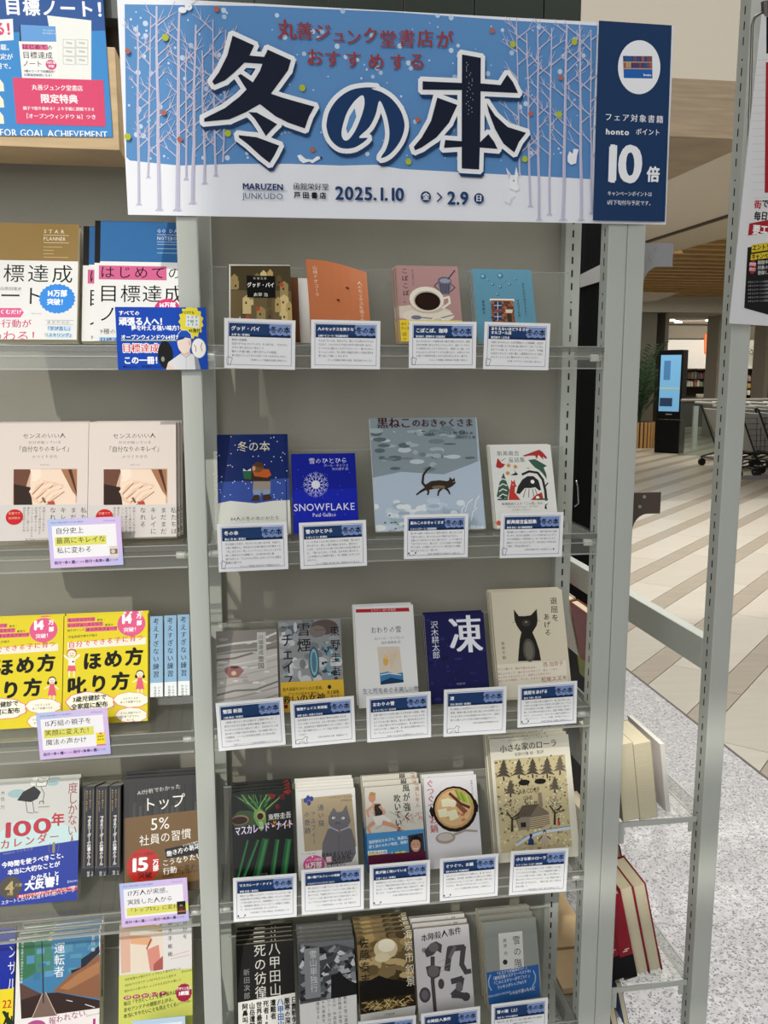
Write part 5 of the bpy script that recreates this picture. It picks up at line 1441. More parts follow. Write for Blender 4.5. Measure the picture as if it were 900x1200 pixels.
# ================================================================ TITLE CARDS
def mk_card(title, author, lines, last, title2=None, deco=0):
    def art(c):
        LL(c, [(.055, .07), (.945, .07), (.945, .925), (.055, .925), (.055, .07)], .45, '#5c6f9a')
        LR(c, .065, .09, .935, .36, '#22406f')
        # dark hills at the foot of the header, pale sky patch with the brush title
        LP(c, [(.64, .09), (.935, .09), (.935, .345), (.66, .345), (.655, .30), (.63, .26), (.645, .2), (.625, .15)], '#8199cc')
        hp = [(.065, .36), (.065, .318)]
        for i in range(30):
            hp.append((.065 + .03 * i, .318 - (0.018 if i > 19 and i % 3 == 1 else 0) - (.006 if i % 2 else 0)))
        hp += [(.935, .31), (.935, .36)]
        LP(c, hp, '#132b52')
        LT(c, .645, .135, .098, '冬の本', '#10131c', .03, sx=.95)
        if title2:
            LT(c, .10, .105, .052, title, '#fff', .03); LT(c, .10, .185, .052, title2, '#fff', .03)
        else:
            sz = min(.068, .52 / max(6, len(title)))
            LT(c, .095, .15, sz, title, '#fff', .03)
        LT(c, .10, .298, .036, author, '#e9eef6', .03, sx=min(1, .5 / (len(author) * .036)))
        for i, t_ in enumerate(lines):
            LT(c, .105, .40 + i * .078, .0365, t_, '#3e4048', .006, sx=min(.95, .80 / (len(t_) * .0365)), res=0)
        LT(c, .90, .40 + max(len(lines), 4) * .078 + .01, .031, last, '#3e4048', .004, al='r', sx=min(.95, .75 / (max(1, len(last)) * .031)), res=0)
        if deco:
            if deco == 1:   # mitten
                LL(c, [(.04, .93), (.035, .80), (.06, .76), (.085, .80), (.10, .78), (.115, .81), (.095, .87), (.09, .93), (.04, .93)], .5, '#5a6478')
            elif deco == 2:  # bear / sheep outline
                LL(c, [(.06, .92), (.06, .85), (.10, .83), (.17, .84), (.21, .78), (.25, .80), (.23, .86), (.24, .93), (.2, .93), (.19, .89), (.12, .89), (.11, .93), (.06, .92)], .5, '#5a6478')
            else:
                LL(c, [(.06, .88), (.10, .92), (.15, .92), (.19, .87)], .5, '#5a6478'); LE(c, .075, .87, .012, .014, '#2a2c34', 10); LE(c, .18, .865, .012, .014, '#2a2c34', 10)
    return art
CARDS = [
 ('グッド・バイ', '太宰 治 / 新潮社', ['最後の短編集。', '生活の中ではにかんでいるが、冬の街では、「おわかれ」', 'がひと言も言えない気もして、', '暖かい人達に優しい寒り添うような物語。', '淡い恋はどうしようもなく切ないともいえるかもしれない。'], '（札幌ジュンク堂書店 新宿店 野田さん）', [(262.5, 372), (346.5, 376), (345.5, 433), (263, 431.6)], 1, 'white title card under the golden town paperback, with a small mitten drawing'),
 ('人のセックスを笑うな', '山崎ナオコーラ / 河出書房新社', ['そんなになった人、初めはする。誰とのだん読みながら心に', 'に沁みて、たんにかならず自分の好きな何かを思い出すと、', 'クリスマスに贈りたくなるラブストーリー、軽やかなもの', 'モーションのあと、冬の世界の余韻が心地いい作品を読める', '思い出して欲しくなります。'], '（ジュンク堂書店 京都店 大石慶、札幌 渋谷店 なかいさん）', [(364, 374.6), (446, 376), (445, 433), (365, 431.6)], 0, 'white title card under the curled orange paperback'),
 ('こぽこぽ、珈琲', '阿川佐和子、星野博美 他 / 河出書房新社', ['あんなに好みだった珈琲文化の魅力を教えられます。珈琲', 'が好む瞬間に会えるひとつのエッセイ。温かくしてもう', 'とお気持ちほっこりできるからい。珈琲の上の話、いつ', 'かふんわりよぎらせてくださる香り立つ。お茶もとても', 'の香りで世界中を旅しながら読む気になれる一冊です。'], '（ジュンク堂書店 池袋本店 文芸書 三原さん）', [(479.6, 376.4), (558.5, 376.8), (557.6, 432), (479, 431)], 1, 'white title card under the pink coffee cup paperback'),
 ('ありえないほどうるさい', '瀧羽麻子 / 幻冬舎', ['北国にあるオルゴール店を舞台にした短編集。店主が', '耳をすませ聞こえてきた音を客に聴かせてくれる「心の中に', '流れている曲」を、オルゴールにしてくれます。不思議', 'な店主とオルゴール店の優しい雰囲気がただよう曲の', 'オルゴールとともに静かなひとときをください。'], '（札幌 ステラプレイス店 文芸 小島さん）', [(567, 377), (644, 379), (643.6, 434), (567, 432.4)], 1, 'white title card under the sky blue brick house paperback'),
 ('冬の本', '夏山 茂 他 / 夏葉社', ['冬に出会った本が、冬になったら思い出す本。木枯らし', 'の吹く季節など、色を変えるお話を集めた本が集まった', '「本」が二つの「冬」についてのたくさんのエッセイを', '楽しく読める小さな書籍です。2024年9月15日に重', '刷されました。そこから心に残るにはぴったりなお洒落な', '素敵な1冊です。'], '（ジュンク堂書店 池袋本店 文芸書担当 中川）', [(254, 614.5), (336.5, 611), (337.6, 667), (256.7, 670.4)], 1, 'white title card under the book of the reader in snow, with a mitten drawing'),
 ('雪のひとひら', 'P.ギャリコ / 新潮社', ['ページをめくるたびに気持ちになる物語。雪の女の', 'ひとひらは、美しい雪の結晶に生まれ、雪が川へ', 'のぼり、ゆきわたりに旅の中に流れる人生が綴られ', 'た。「雪のひとひら」の生涯、生まれ愛し愛されて、', 'した本物の心の純粋な雪に、冬の読書にもぴったり', 'がなりに。'], '（ジュンク堂書店 池袋本店 文芸・新書担当 なかじまさん）', [(350, 613), (429, 609), (430, 663), (352.4, 667)], 0, 'white title card under the royal blue snow crystal paperback'),
 ('黒ねこのおきゃくさま', 'R.エインズワース / 福音館書店', ['寒い冬の夜貧しい老夫のもとへ突然に現れた、黒くにおったお', 'お客さん(ねこ)。年の少ないわらで薪もなにもない、', '自慢のものをおなかいっぱいに食べさせて、ぐっすり眠らせ', 'てあげるおじいさん。朝になり、ふたりは出会いの不思議に', '気づく本を。心も暖かくなるアレンジ（読む前からの感動）', '読むほどうれしい一冊です。'], '（札幌 児童書担当 渋谷店さん 太田さん）', [(473, 603.7), (548, 601.5), (549, 653), (474, 655)], 4, 'white title card under the large black cat picture book'),
 ('新美南吉童話集', '新美 南吉 / 角川春樹事務所', ['教科書にものる懐かしい名作です、手袋や狐が人の世話', '冬の中で、私が冬の童話集としていつも読み返したいそうと', 'ながる新美南吉の「手袋を買いに」をこの本で読んでいます。', '童話はこどものものだけにあらず、大人も読んで元気も出る', 'な優しい作品が読めます。'], '（札幌 児童書 中村・渋谷担当 三上 ■）', [(586, 601.5), (659, 600), (660, 652.4), (586.6, 654)], 1, 'white title card under the white fox storybook'),
 ('雪国 新版', '川端 康成 / 新潮社', ['「国境の長いトンネルを抜けると雪国であった。」', '雪をおもわせる文章の世界が静寂に描かれるこの', '冬の人ともなればと読みたい思う。日本人が心の奥', '流れ感じた情景で紡がれ風景は、白の繊細の美しさ。', '川端康成。ノーベル文学賞を受賞した今日も読む', 'でみたいです。'], '（札幌 ジュンク・バーフ渋谷店 専門書担当 テナントさん）', [(253, 824), (332, 817), (334.6, 872.5), (256, 880.6)], 0, 'white title card under the paperback with grey rippled snow'),
 ('雪煙チェイス 新装版', '東野 圭吾 / 実業之日本社', ['殺人容疑をかけられた若者が無実を証明するため', 'のたった唯一のひとりは、スキー場で出会った女性を探す', 'ため、証言者を追う真相を刑事たちがしのぎ合い、迫る', 'そして雪の絶壁をきわしく！そして頂上を目指すことになる', 'のだが？'], '（札幌 吉祥寺店 文庫・新書担当 T.U）', [(339.7, 822), (414, 815.4), (417.4, 869.4), (342.6, 876.4)], 2, 'white title card under the yellow-banded silver paperback, with an animal outline'),
 ('おわりの雪', 'H.マンガレリ / 白水社', ['北国の静かな小さな町に暮らす父子を描いた物語。病気', '床にくすめていた父のそばで、鳥かごに入れたトビを', 'もらうために働く毎日を、雪の中の散歩を終えるまで', 'ずっと続く静かな中で心が温まる、冬の散文にあふ', 'おだやかで美しい物語です。深く静かな感動を味わいな', 'きっとしんしんとした雪です。'], '（札幌 アサヒ氷店 文芸書担当 あいざわさん）', [(429, 816), (504.5, 810), (505.5, 864), (430.5, 870)], 0, 'white title card under the white book with a red top stripe'),
 ('凍', '沢木 耕太郎 / 新潮社', ['史上最強の二人が挑んだノンフィクションの傑作です。', '登攀、極寒の雪山を登る音に感じられる限界に立つ', 'ひとあと息もつかせぬ緊張感があり読みやすい。極限の', '寒さと闘うふたりを見る壮絶な夫婦愛がすごい。'], '（札幌 文教堂店 専門書担当 M.M）', [(518, 808.5), (591.8, 804.4), (594.8, 858.6), (522, 863.4)], 2, 'white title card under the indigo paperback, with an animal outline'),
 ('退屈をあげる', '坂本 千明 / 青土社', ['「気がつけば私の傍らに猫がいた、雪の日にひろった」', 'の表わせる言葉のかけらが切ないほど温かくよ、すとん', 'とひと言添えられる優しい版画でつづられた一冊です。', '黒い一匹の背中の先を読んだあと、読書の時間にも似合う', 'だろう。心にしみ入る、ひとりきりの静かな気持ちに。', '一匹にうつくしく、うつくしい写真。ぜひ読んでほしい。'], '（札幌 渋谷区店 文芸書 三浦担当さん）', [(606, 802.5), (674.6, 798.4), (677.2, 846.8), (607.4, 853)], 3, 'white title card under the cream book with the black charcoal cat'),
 ('マスカレード・ナイト', '東野 圭吾 / 集英社', ['豪華ホテルを舞台したミステリー「マスカレード」シリーズ。今度', 'は仮面が配られた大晦日の年越しが題材！ホテルマンと刑事が', 'どう犯人を探し出すのか、仮面舞踏会パーティーのあなたも', 'と。豪華最高の緊張とカウントダウンの瞬間まで推理し', 'て、あなたの本気を思いだしながらも。'], '（札幌 東急プラザ店 文庫担当 / 新刊書担当さつき）', [(272.8, 1029.6), (347, 1023), (348.2, 1074.7), (274, 1080)], 3, 'white title card under the carnival mask paperback'),
 ('通い猫アルフィーの奇跡', 'R.ウェルズ / ハーパーコリンズ・ジャパン', ['飼い主をなくした猫アルフィーは、寒い冬をたくさんの', '人の家をさがして歩きます。アルフィーが人の孤独に優しく', '寄りそう人。不器用な人々のいくつもの家を通わせて、', 'アルフィーと笑い繋がる街の人々の会話を抱きしめたく', 'なってきた心が温まりほぐれて優しい本です！'], '（ジュンク堂書店 藤沢店、小川 千尋、三原、和歌山MIO）', [(352.7, 1020), (425, 1013), (427.6, 1066), (354, 1072)], 0, 'white title card under the plump grey cat paperback'),
 ('風が強く吹いている', '三浦 しをん / 新潮社', ['箱根駅伝をテーマに10人の大学生の、ボロアパートに住む', 'そこから、無謀な挑戦が始まり彼らと共に成長していくん', '家たち。シード権争いの緊張感と寮生の成長を見て、胸が', '熱くなる。ごはんが食べたくなるような熱い時間です！'], '（札幌 天満橋店 東京OB担当 篠原さん）', [(432.5, 1014), (502.9, 1007.5), (504.8, 1058.6), (434, 1065)], 3, 'white title card under the sprinting runner paperback'),
 ('ぐつぐつ、お鍋', '安野 モヨコ 他 / 河出書房新社', ['日本のエッセイ37本文人たちのお鍋だけの、湯・気・ほんの', 'か南国鍋に、寄せ鍋、牡丹鍋もかに鍋もよせて湯気に', 'のウチもソトのおいしいエッセイ。鍋を囲んで思い出す', 'それから、寒い日のすがたをよろしくとおもう。'], '（ジュンク堂書店 藤沢 吉祥寺店、三浦博文さん）', [(515, 1006.7), (582.7, 1000), (584.6, 1049.8), (516, 1056)], 3, 'white title card under the hot pot paperback'),
 ('小さな家のローラ', 'ローラ・インガルス・ワイルダー / 朝日出版社', ['ローラ・インガルス生まれの少女「大草原の小さな家」', 'シリーズのはじまり編を、アメリカ開拓時代の暮らし、', 'のくらしを描いた美しい絵本。厳しい冬の寒さの', '恵みのひとつひとつクリスマスに、少女と家族の温かい', '日々に思いをはせながら……暖炉の前に座って読ませ', '絵本が嬉しい。'], '（ジュンク堂書店 難波店 文芸書 二階堂 文芸書担当ちえさん）', [(597, 998), (664.4, 993.6), (665.4, 1044.4), (598.2, 1049)], 0, 'white title card under the log cabin picture book'),
 ('本陣殺人事件', '横溝 正史 / KADOKAWA', ['名探偵・金田一耕助が登場する初の作品。雪の夜に起きた'], '（札幌 池袋本店）', [(493, 1188.5), (562, 1179), (563.5, 1231), (494.5, 1240)], 0, 'white title card under the ink brush paperback, cut by the photo bottom'),
 ('雪の階（上）', '奥泉 光 / 中央公論新社', ['昭和十年、春。数えの二十歳の令嬢が親友の死の真相を', '追うミステリー、華麗な文体で描かれる。'], '（札幌 渋谷店 文庫担当）', [(575, 1177.5), (641, 1169), (642.5, 1220), (576.5, 1228.5)], 0, 'white title card under the silver grey paperback, cut by the photo bottom'),
 ('海炭市叙景', '佐藤 泰志 / 小学館', ['海に囲まれた北の町に生きる人々の冬。'], '（札幌 本店）', [(419, 1197.5), (487, 1190), (488, 1241), (420, 1250)], 0, 'white title card whose top edge shows below the sepia sunset paperback'),
]
for t_, a_, ls, la, q, deco, lab in CARDS:
    t2 = None
    if t_.startswith('ありえない'): t2 = 'オルゴール店'
    quad_card('title_card', lab, 'card', q, -0.0045, mk_card(t_, a_, ls, la, t2, deco), color='#f2f3f4', group='winter fair title cards')

# ---- pop cards of the left bay
def pop(lines, hl, mini):
    def art(c):
        n = 12
        for i in range(n):
            for j in range(8):
                f_ = (i / n + j / 8) / 2
                cols = [(0.62, 0.70, 0.90), (0.78, 0.68, 0.90), (0.80, 0.66, 0.88), (0.60, 0.66, 0.92)]
                k = f_ * 3; a = int(min(2, k)); w = k - a
                col = tuple((cols[a][q] * (1 - w) + cols[a + 1][q] * w) for q in range(3))
                col = tuple(v ** 1.6 for v in col)
                LR(c, i / n, j / 8, (i + 1) / n, (j + 1) / 8, col); c.layer -= 1
        c.layer += 1
        LR(c, .055, .14, .93, .80, '#f2f1f4')
        LT(c, .05, .055, .026, 'あなたの毎日を豊かにする本の選び方', '#555a80', .01); LT(c, .93, .05, .032, '○ Discover', '#5a6a9a', .01, al='r')
        for i, t_ in enumerate(lines):
            sz = .098 if len(t_) < 9 else .082
            if i == hl: LR(c, .085, .17 + i * .2, .10 + len(t_) * sz * 1.0, .35 + i * .2, '#e0de6c')
            LT(c, .10, .175 + i * .2, sz, t_, '#1c1c20', .008, sx=.98, tr=.01)
        LT(c, .05, .855, .052, '自分', '#3c2f6a', .03); LT(c, .155, .87, .036, 'で', '#3c2f6a', .02); LT(c, .19, .855, .052, '本', '#3c2f6a', .03); LT(c, .245, .87, .036, 'を', '#3c2f6a', .02); LT(c, .285, .855, .052, '選', '#3c2f6a', .03); LT(c, .335, .87, .032, 'ぶことは', '#3c2f6a', .02)
        LT(c, .47, .85, .052, '自分', '#3c2f6a', .03); LT(c, .575, .865, .036, 'で', '#3c2f6a', .02); LT(c, .61, .85, .052, '未来', '#3c2f6a', .03); LT(c, .715, .865, .036, 'を', '#3c2f6a', .02); LT(c, .755, .85, .052, '選', '#3c2f6a', .03); LT(c, .805, .865, .032, 'ぶことだ', '#3c2f6a', .02)
        mini(c)
    return art
def mini1(c): LR(c, .82, .60, .94, .84, '#d9d3cd'); LR(c, .83, .66, .93, .76, '#7a6a60'); LE(c, .87, .71, .03, .03, '#e0c4b0', 10)
def mini2(c): LR(c, .81, .52, .94, .80, '#efdf3a'); LR(c, .81, .77, .94, .80, '#e0708a'); LT(c, .875, .58, .03, 'ほめ方', '#222', .03, al='c'); LT(c, .875, .65, .03, '叱り方', '#222', .03, al='c'); LR(c, .86, .52, .9, .56, '#e0608c')
def mini3(c): LR(c, .83, .53, .96, .83, '#4a3320'); LR(c, .83, .53, .96, .63, '#222'); LT(c, .895, .6, .035, '5%', '#f2efe8', .0, al='c'); LT(c, .895, .70, .022, '15万', '#d8452c', .03, al='c'); LR(c, .84, .75, .95, .77, '#b88a5a')
quad_card('pop_card', 'pastel purple handwritten card with yellow middle line, below the two beige books', 'card', [(57, 609), (142, 605), (143.6, 662), (57.7, 666)], -0.0045, pop(['自分史上', '最高にキレイな', '私に変わる'], 1, mini1), color='#c9c4e8', group='pastel pop cards')
quad_card('pop_card', 'pastel purple handwritten card with a tiny yellow book, below the yellow books', 'card', [(44, 836), (127, 829), (128.4, 883.6), (45, 890.6)], -0.0045, pop(['15万組の親子を', '笑顔に変えた！', '魔法の声かけ'], 1, mini2), color='#c9c4e8', group='pastel pop cards')
quad_card('pop_card', 'pastel purple handwritten card with a tiny brown book, below the kraft banded book', 'card', [(141, 1036), (220, 1028), (220.6, 1079.4), (141.7, 1087)], -0.0045, pop(['17万人が実感。', '実践した人から', '「トップ5%」に変わる'], 2, mini3), color='#c9c4e8', group='pastel pop cards')
quad_card('pop_card', 'pale blue card top showing at the bottom of the photo below the lime band', 'card', [(155, 1196.5), (217, 1191), (218, 1240), (156, 1247)], -0.0045, lambda c: LR(c, .06, .12, .94, .9, '#e8eef4'), color='#bcd4ea', group='pastel pop cards')
def a_baseball(c):
    LR(c, 0, 0, 1, 1, '#1346b0')
    w = '#f4f6fa'
    LT(c, .035, .055, .058, 'すべての', w, .03); LT(c, .035, .16, .095, '頑張る人へ！', w, .04, sx=.93); LT(c, .165, .285, .064, '夢を叶える強い味方！', w, .03, sx=.88)
    LT(c, .05, .435, .060, 'オープンウィンドウ64付き', w, .03, sx=.9); LR(c, .05, .52, .66, .535, '#c9d86a')
    LT(c, .055, .58, .104, '目標達成に', w, .085, sx=.98, tr=0); LT(c, .055, .58, .104, '目標達成に', '#d2323a', .02, sx=.98)
    LT(c, .065, .785, .09, 'この一冊！', w, .04, sx=.95); LT(c, .06, .93, .03, '■ Discover ・ 原田隆史さん2023', '#0c1c50', .02)
    LE(c, .83, .23, .12, .165, '#e2d63c', 30, spikes=1); LP(c, [(.78, .11), (.93, .15), (.915, .34), (.765, .30)], '#dfe3e6')
    for i in range(3):
        for j in range(3): LE(c, .80 + i * .045, .155 + j * .06, .009, .012, '#8a96a8', 6)
    LR(c, .82, .2, .86, .245, '#8ab098')
    LT(c, .72, .055, .04, 'オリジナル', '#3a3410', .03, sx=.75); LT(c, .80, .335, .05, '45角付', '#3a3410', .03, sx=.85)
    # ball player: cap, face, jersey, glove, ball
    LE(c, .53, .76, .085, .155, '#17181a', 20); LE(c, .50, .83, .02, .03, '#8a8f86', 10)
    LP(c, [(.53, 1), (.56, .88), (.66, .78), (.72, .72), (.82, .74), (.89, .80), (.91, 1)], '#d9dadd'); LP(c, [(.85, .77), (.89, .80), (.92, 1), (.86, 1)], '#8f9298')
    LP(c, [(.55, .90), (.62, .97), (.60, 1), (.54, 1)], '#e6cbb8')
    LP(c, [(.70, .66), (.80, .66), (.81, .74), (.76, .77), (.71, .74)], '#dcb8a2'); LE(c, .745, .56, .078, .125, '#ecd9cc', 20); LE(c, .805, .57, .012, .03, '#dcb8a2', 10)
    LP(c, [(.675, .52), (.68, .42), (.72, .37), (.78, .37), (.82, .43), (.825, .50), (.75, .48)], '#1b51b4'); LL(c, [(.672, .52), (.68, .42), (.72, .365), (.78, .365), (.825, .43), (.83, .50)], .5, w); LP(c, [(.665, .535), (.68, .47), (.76, .47), (.74, .505)], '#0f3a8c')
    LL(c, [(.70, .74), (.76, .80), (.82, .74)], .6, '#7a7e86'); LL(c, [(.76, .80), (.755, 1)], .4, '#a5a8ae')
    LE(c, .905, .655, .083, .115, '#8a8f98', 22); LE(c, .905, .655, .078, .108, '#f2f2ee', 22)
    LL(c, [(.855, .60), (.875, .65), (.87, .71)], .8, '#c8323c'); LL(c, [(.945, .57), (.93, .62), (.94, .70)], .8, '#c8323c')
quad_card('pop_card', 'bright blue card with a faceless baseball player, overlapping the grey post', 'card', [(135, 360), (241.5, 360), (243.4, 433.3), (138, 433)], -0.012, a_baseball, color='#1346b0', group='pop cards in front of the left rack')

# ================================================================ WINTER BANNER
def a_banner(c):
    wht = '#eef0f6'
    c.P([(146, 5), (300, 7), (460, 14), (600, 24), (700, 30), (693, 210), (640, 207), (560, 203), (470, 198), (440, 193), (400, 194), (340, 192), (280, 192), (210, 194), (170, 190), (152, 188), (148, 184)], '#5f92c8')
    # snow
    r_ = random.Random(5)
    for i in range(230):
        x = 150 + r_.random() * 540; y = 12 + r_.random() * 176
        rr = r_.choice([.8, .9, 1.1, 1.4, 2.2, 2.6]) if r_.random() < .8 else 3.0
        c.E(x, y, rr, rr, '#c9dcf0' if r_.random() < .6 else '#b3cde8', 9)
        c.layer -= .85
    tc_ = '#c9c6da'
    def tree(x, ytop, ybot, w, lean=0):
        n = 6
        pts = [(x + lean * (1 - k / n) + r_.uniform(-.7, .7), ytop + (ybot - ytop) * k / n) for k in range(n + 1)]
        c.L(pts, w * .45, tc_, w)
        c.L([(a + w * .15, b) for a, b in pts[2:]], .5, '#b3aecb', .7)
        if ybot > 195:
            c.L([(x - w, ybot + 1), (x, ybot - 3), (x + w, ybot + 1)], 1, tc_)
        for k in range(int((min(ybot, 190) - ytop) / 15)):
            y = ytop + 8 + k * 15 + r_.random() * 6
            s_ = r_.choice((-1, 1)); ln = 12 + r_.random() * 16
            bx0 = x + lean * (1 - (y - ytop) / (ybot - ytop))
            mid = (bx0 + s_ * ln * .5, y - ln * .35 - r_.random() * 4)
            end = (bx0 + s_ * ln * .8, y - ln * 1.1)
            c.L([(bx0, y), mid, end], 1.5, tc_, .5)
            c.L([mid, (mid[0] + s_ * ln * .4, mid[1] - ln * .25)], .9, tc_, .35)
            if r_.random() < .5: c.L([mid, (mid[0] + s_ * ln * .05, mid[1] - ln * .5)], .8, tc_, .3)
    for x, y0, y1, w, ln in ((163, 30, 240, 3.4, -2), (174, 20, 208, 2.4, 3), (187, 8, 246, 4.6, -4), (208, 10, 246, 5.2, 2), (218, 60, 210, 2.4, 0), (226, 30, 238, 4.4, 3), (240, 60, 215, 3.0, -3), (253, 24, 206, 2.6, -4), (262, 36, 190, 2.0, 2),
                             (608, 22, 205, 2.2, -3), (621, 40, 242, 3.0, -4), (631, 36, 258, 3.6, -2), (643, 34, 252, 3.0, 3), (659, 30, 258, 4.6, 4), (680, 30, 258, 4.2, -2), (692, 36, 250, 2.4, -1)):
        tree(x, y0, y1, w, ln)
    for x, y in ((194, 45), (150, 161), (267, 157), (354, 104), (478, 190), (600, 53), (654, 135), (614, 187), (672, 50)): c.E(x, y, 3.6, 3.8, '#b4bd3c', 14)
    for x, y in ((254, 12), (150, 61), (192, 133), (211, 164), (366, 176), (576, 37), (656, 92), (621, 134), (489, 141)): c.E(x, y, 3.0, 3.0, '#b5695c', 14)
    # small white bird pair, ermine, squirrel and hare
    c.E(214, 13, 4.5, 3.2, '#f4f6fa'); c.E(221, 9.5, 4, 3.6, '#f4f6fa'); c.E(222, 9, .6, .6, '#222', 6)
    c.P([(348, 183), (352, 182), (358, 187), (366, 188), (371, 184), (378, 185), (371, 189), (366, 192), (362, 190), (355, 192), (351, 189)], '#f4f6fa'); c.E(376, 185.5, 1.8, 1, '#222', 8)
    c.P([(664, 184), (666, 178), (670, 181), (671, 175), (677, 176), (675, 183), (674, 192), (668, 194), (664, 190)], '#f2f3f8')
    c.P([(596, 215), (592, 197), (597, 204), (601, 212), (604, 196), (606, 205), (605, 214), (608, 222), (604, 225), (596, 221)], '#f6f6fa'); c.P([(596, 212), (593.5, 200), (597, 206)], '#d9b4bc'); c.E(601, 212.5, .9, .9, '#222', 8); c.L([(590, 237), (597, 240), (598, 234), (603, 231)], .8, '#c9c9d4')
    # red heading
    rd = '#9c3d3f'
    def wav(pts):
        for ch, x, y, s_ in pts: c.T(x, y, s_, ch, rd, .02)
    wav([('丸', 324, 23, 22), ('善', 346, 26, 20), ('ジ', 367, 28, 20), ('ュ', 388, 33, 17), ('ン', 404, 34, 19), ('ク', 424, 32, 19), ('堂', 444, 36, 20), ('書', 466, 35, 20), ('店', 488, 35, 20), ('が', 510, 36, 21)])
    wav([('お', 358, 57, 20), ('す', 379, 59, 20), ('す', 403, 60, 20), ('め', 430, 62, 20), ('す', 455, 63, 20), ('る', 478, 62, 20)])
    # 冬 の 本
    G = 4.0909
    z1 = lambda L_: [(220 + a / G, 30 + b / G) for a, b in L_]
    z2 = lambda L_: [(420 + a / G, 40 + b / G) for a, b in L_]
    fuyu = [z1([(215, 55), (318, 102), (296, 150), (366, 157), (383, 122), (494, 172), (480, 220), (440, 275), (398, 332), (450, 350), (520, 370), (606, 394), (580, 440), (560, 498), (480, 470), (420, 440), (345, 382), (280, 420), (200, 455), (80, 466), (80, 450), (180, 400), (250, 345), (282, 312), (240, 246), (254, 238), (312, 278), (345, 225), (358, 190), (272, 184), (230, 225), (180, 268), (128, 290), (118, 274), (150, 230), (190, 150)]),
            z1([(290, 420), (330, 422), (380, 450), (428, 478), (400, 505), (374, 535), (350, 495), (320, 450)]),
            z1([(244, 530), (330, 540), (438, 580), (415, 625), (392, 663), (350, 630), (290, 575), (246, 542)])]
    hon = [z2([(492, 104), (582, 120), (581, 242), (676, 250), (708, 200), (735, 235), (760, 288), (581, 280), (579, 522), (618, 484), (645, 520), (662, 555), (577, 548), (574, 653), (491, 648), (491, 545), (406, 550), (412, 512), (491, 518), (491, 274), (304, 272), (304, 232), (491, 240)]),
           z2([(374, 310), (470, 345), (430, 430), (370, 500), (300, 548), (268, 562), (262, 545), (300, 500), (345, 420)]),
           z2([(610, 336), (650, 395), (710, 450), (798, 478), (765, 520), (742, 572), (690, 530), (650, 460), (620, 380)])]
    # の : thick ring with opening
    cx, cy = 427.5, 147
    no = []
    out = [(424, 113), (434, 104.5), (445, 103), (456, 105.5), (466, 112), (472.5, 124), (474, 142), (470, 160), (462, 172), (450, 182), (447, 186), (446, 184), (452, 172), (455, 155), (454, 138), (449, 122), (443.5, 119), (444, 130), (438, 145), (430, 158), (420, 169), (408, 176), (395, 174), (385, 163), (382, 147), (386, 130), (396, 116), (409, 107), (424, 103.5), (436, 104)]
    z3 = lambda L_: [(220 + a / G, 30 + b / G) for a, b in L_]
    no_outer = z3([(664, 470), (680, 410), (720, 355), (780, 315), (850, 302), (900, 305)]) + z2([(60, 268), (110, 285), (160, 320), (200, 375), (218, 440), (205, 500), (175, 550), (140, 585), (110, 598), (108, 590), (130, 555), (145, 500), (142, 440), (125, 375), (98, 325), (80, 390), (50, 450), (0, 500)]) + z3([(860, 545), (800, 588), (735, 592), (690, 560), (668, 515)])
    no_hole = z3([(836, 340), (800, 365), (765, 415), (745, 470), (735, 520), (745, 552), (768, 552), (800, 510), (830, 440), (845, 380)])
    def smooth(P_, n=4):
        o_ = []
        m_ = len(P_)
        for i in range(m_):
            p0_, p1_, p2_, p3_ = P_[i - 1], P_[i], P_[(i + 1) % m_], P_[(i + 2) % m_]
            for k in range(n):
                t = k / n
                o_.append(tuple(.5 * (2 * p1_[q] + (p2_[q] - p0_[q]) * t + (2 * p0_[q] - 5 * p1_[q] + 4 * p2_[q] - p3_[q]) * t * t + (3 * p1_[q] - p0_[q] - 3 * p2_[q] + p3_[q]) * t ** 3) for q in (0, 1)))
        return o_
    no_outer = smooth(no_outer); no_hole = smooth(no_hole)
    allp = fuyu + hon
    for q in allp + [no_outer]:
        c.P([(x + 1.5, y + 4.5) for x, y in q], '#1d3c66'); c.O([(x + 1.5, y + 4.5) for x, y in q], 9.5, '#1d3c66')
    for q in allp + [no_outer]:
        c.P(q, '#f2f3f6'); c.O(q, 10.5, '#f2f3f6')
    for q in allp: c.P(q, '#131d31')
    c.P(no_outer, '#1a3a66'); c.P(no_hole, '#f2f3f6')
    hi = [(427.5 + (x - 420.0) * .42 - 2, 137 + (y - 139) * .62 + 2) for x, y in no_hole]
    c.P([(415, 128), (409, 138), (405, 152), (407, 158), (412, 150), (417, 138)], '#5f92c8')
    c.P([(384.5 - 1 , 0)] * 0 + [(384, 89.5), (391, 90.5), (386, 97)] if False else [(288, 82.5), (296.5, 84), (292.5, 89.5)], '#3f6ea4')
    c.P([(530, 150), (533.5, 144), (534, 158), (527, 158)], '#3f6ea4') if False else None
    for i in range(26): c.E(545 + r_.random() * 8, 75 + i * 2.4, .35, .7, '#d5d8de', 5)
    # foot line
    c.T(284, 214, 9.6, 'MARUZEN', '#17366a', .03, sx=1.0, tr=-.01); c.T(284, 225, 9.4, 'JUNKUDO', '#4c6484', -.01, sx=1.04, tr=.0)
    c.L([(284, 224), (337, 225)], .35, '#8a9ab8')
    c.T(343, 215, 8.2, '函館栄好堂', '#2a3038', .01, sx=1.0, tr=.02); c.T(344, 225.5, 7.6, '戸田書店', '#16191e', .035, tr=.32)
    c.T(392, 216, 20.5, '2025.1.10', '#22416e', .03, sx=1.0, tr=.02); c.E(498, 231.5, 6.3, 6.3, '#22416e', 20); c.T(498.2, 226.8, 8.8, '金', '#fff', .02, al='c')
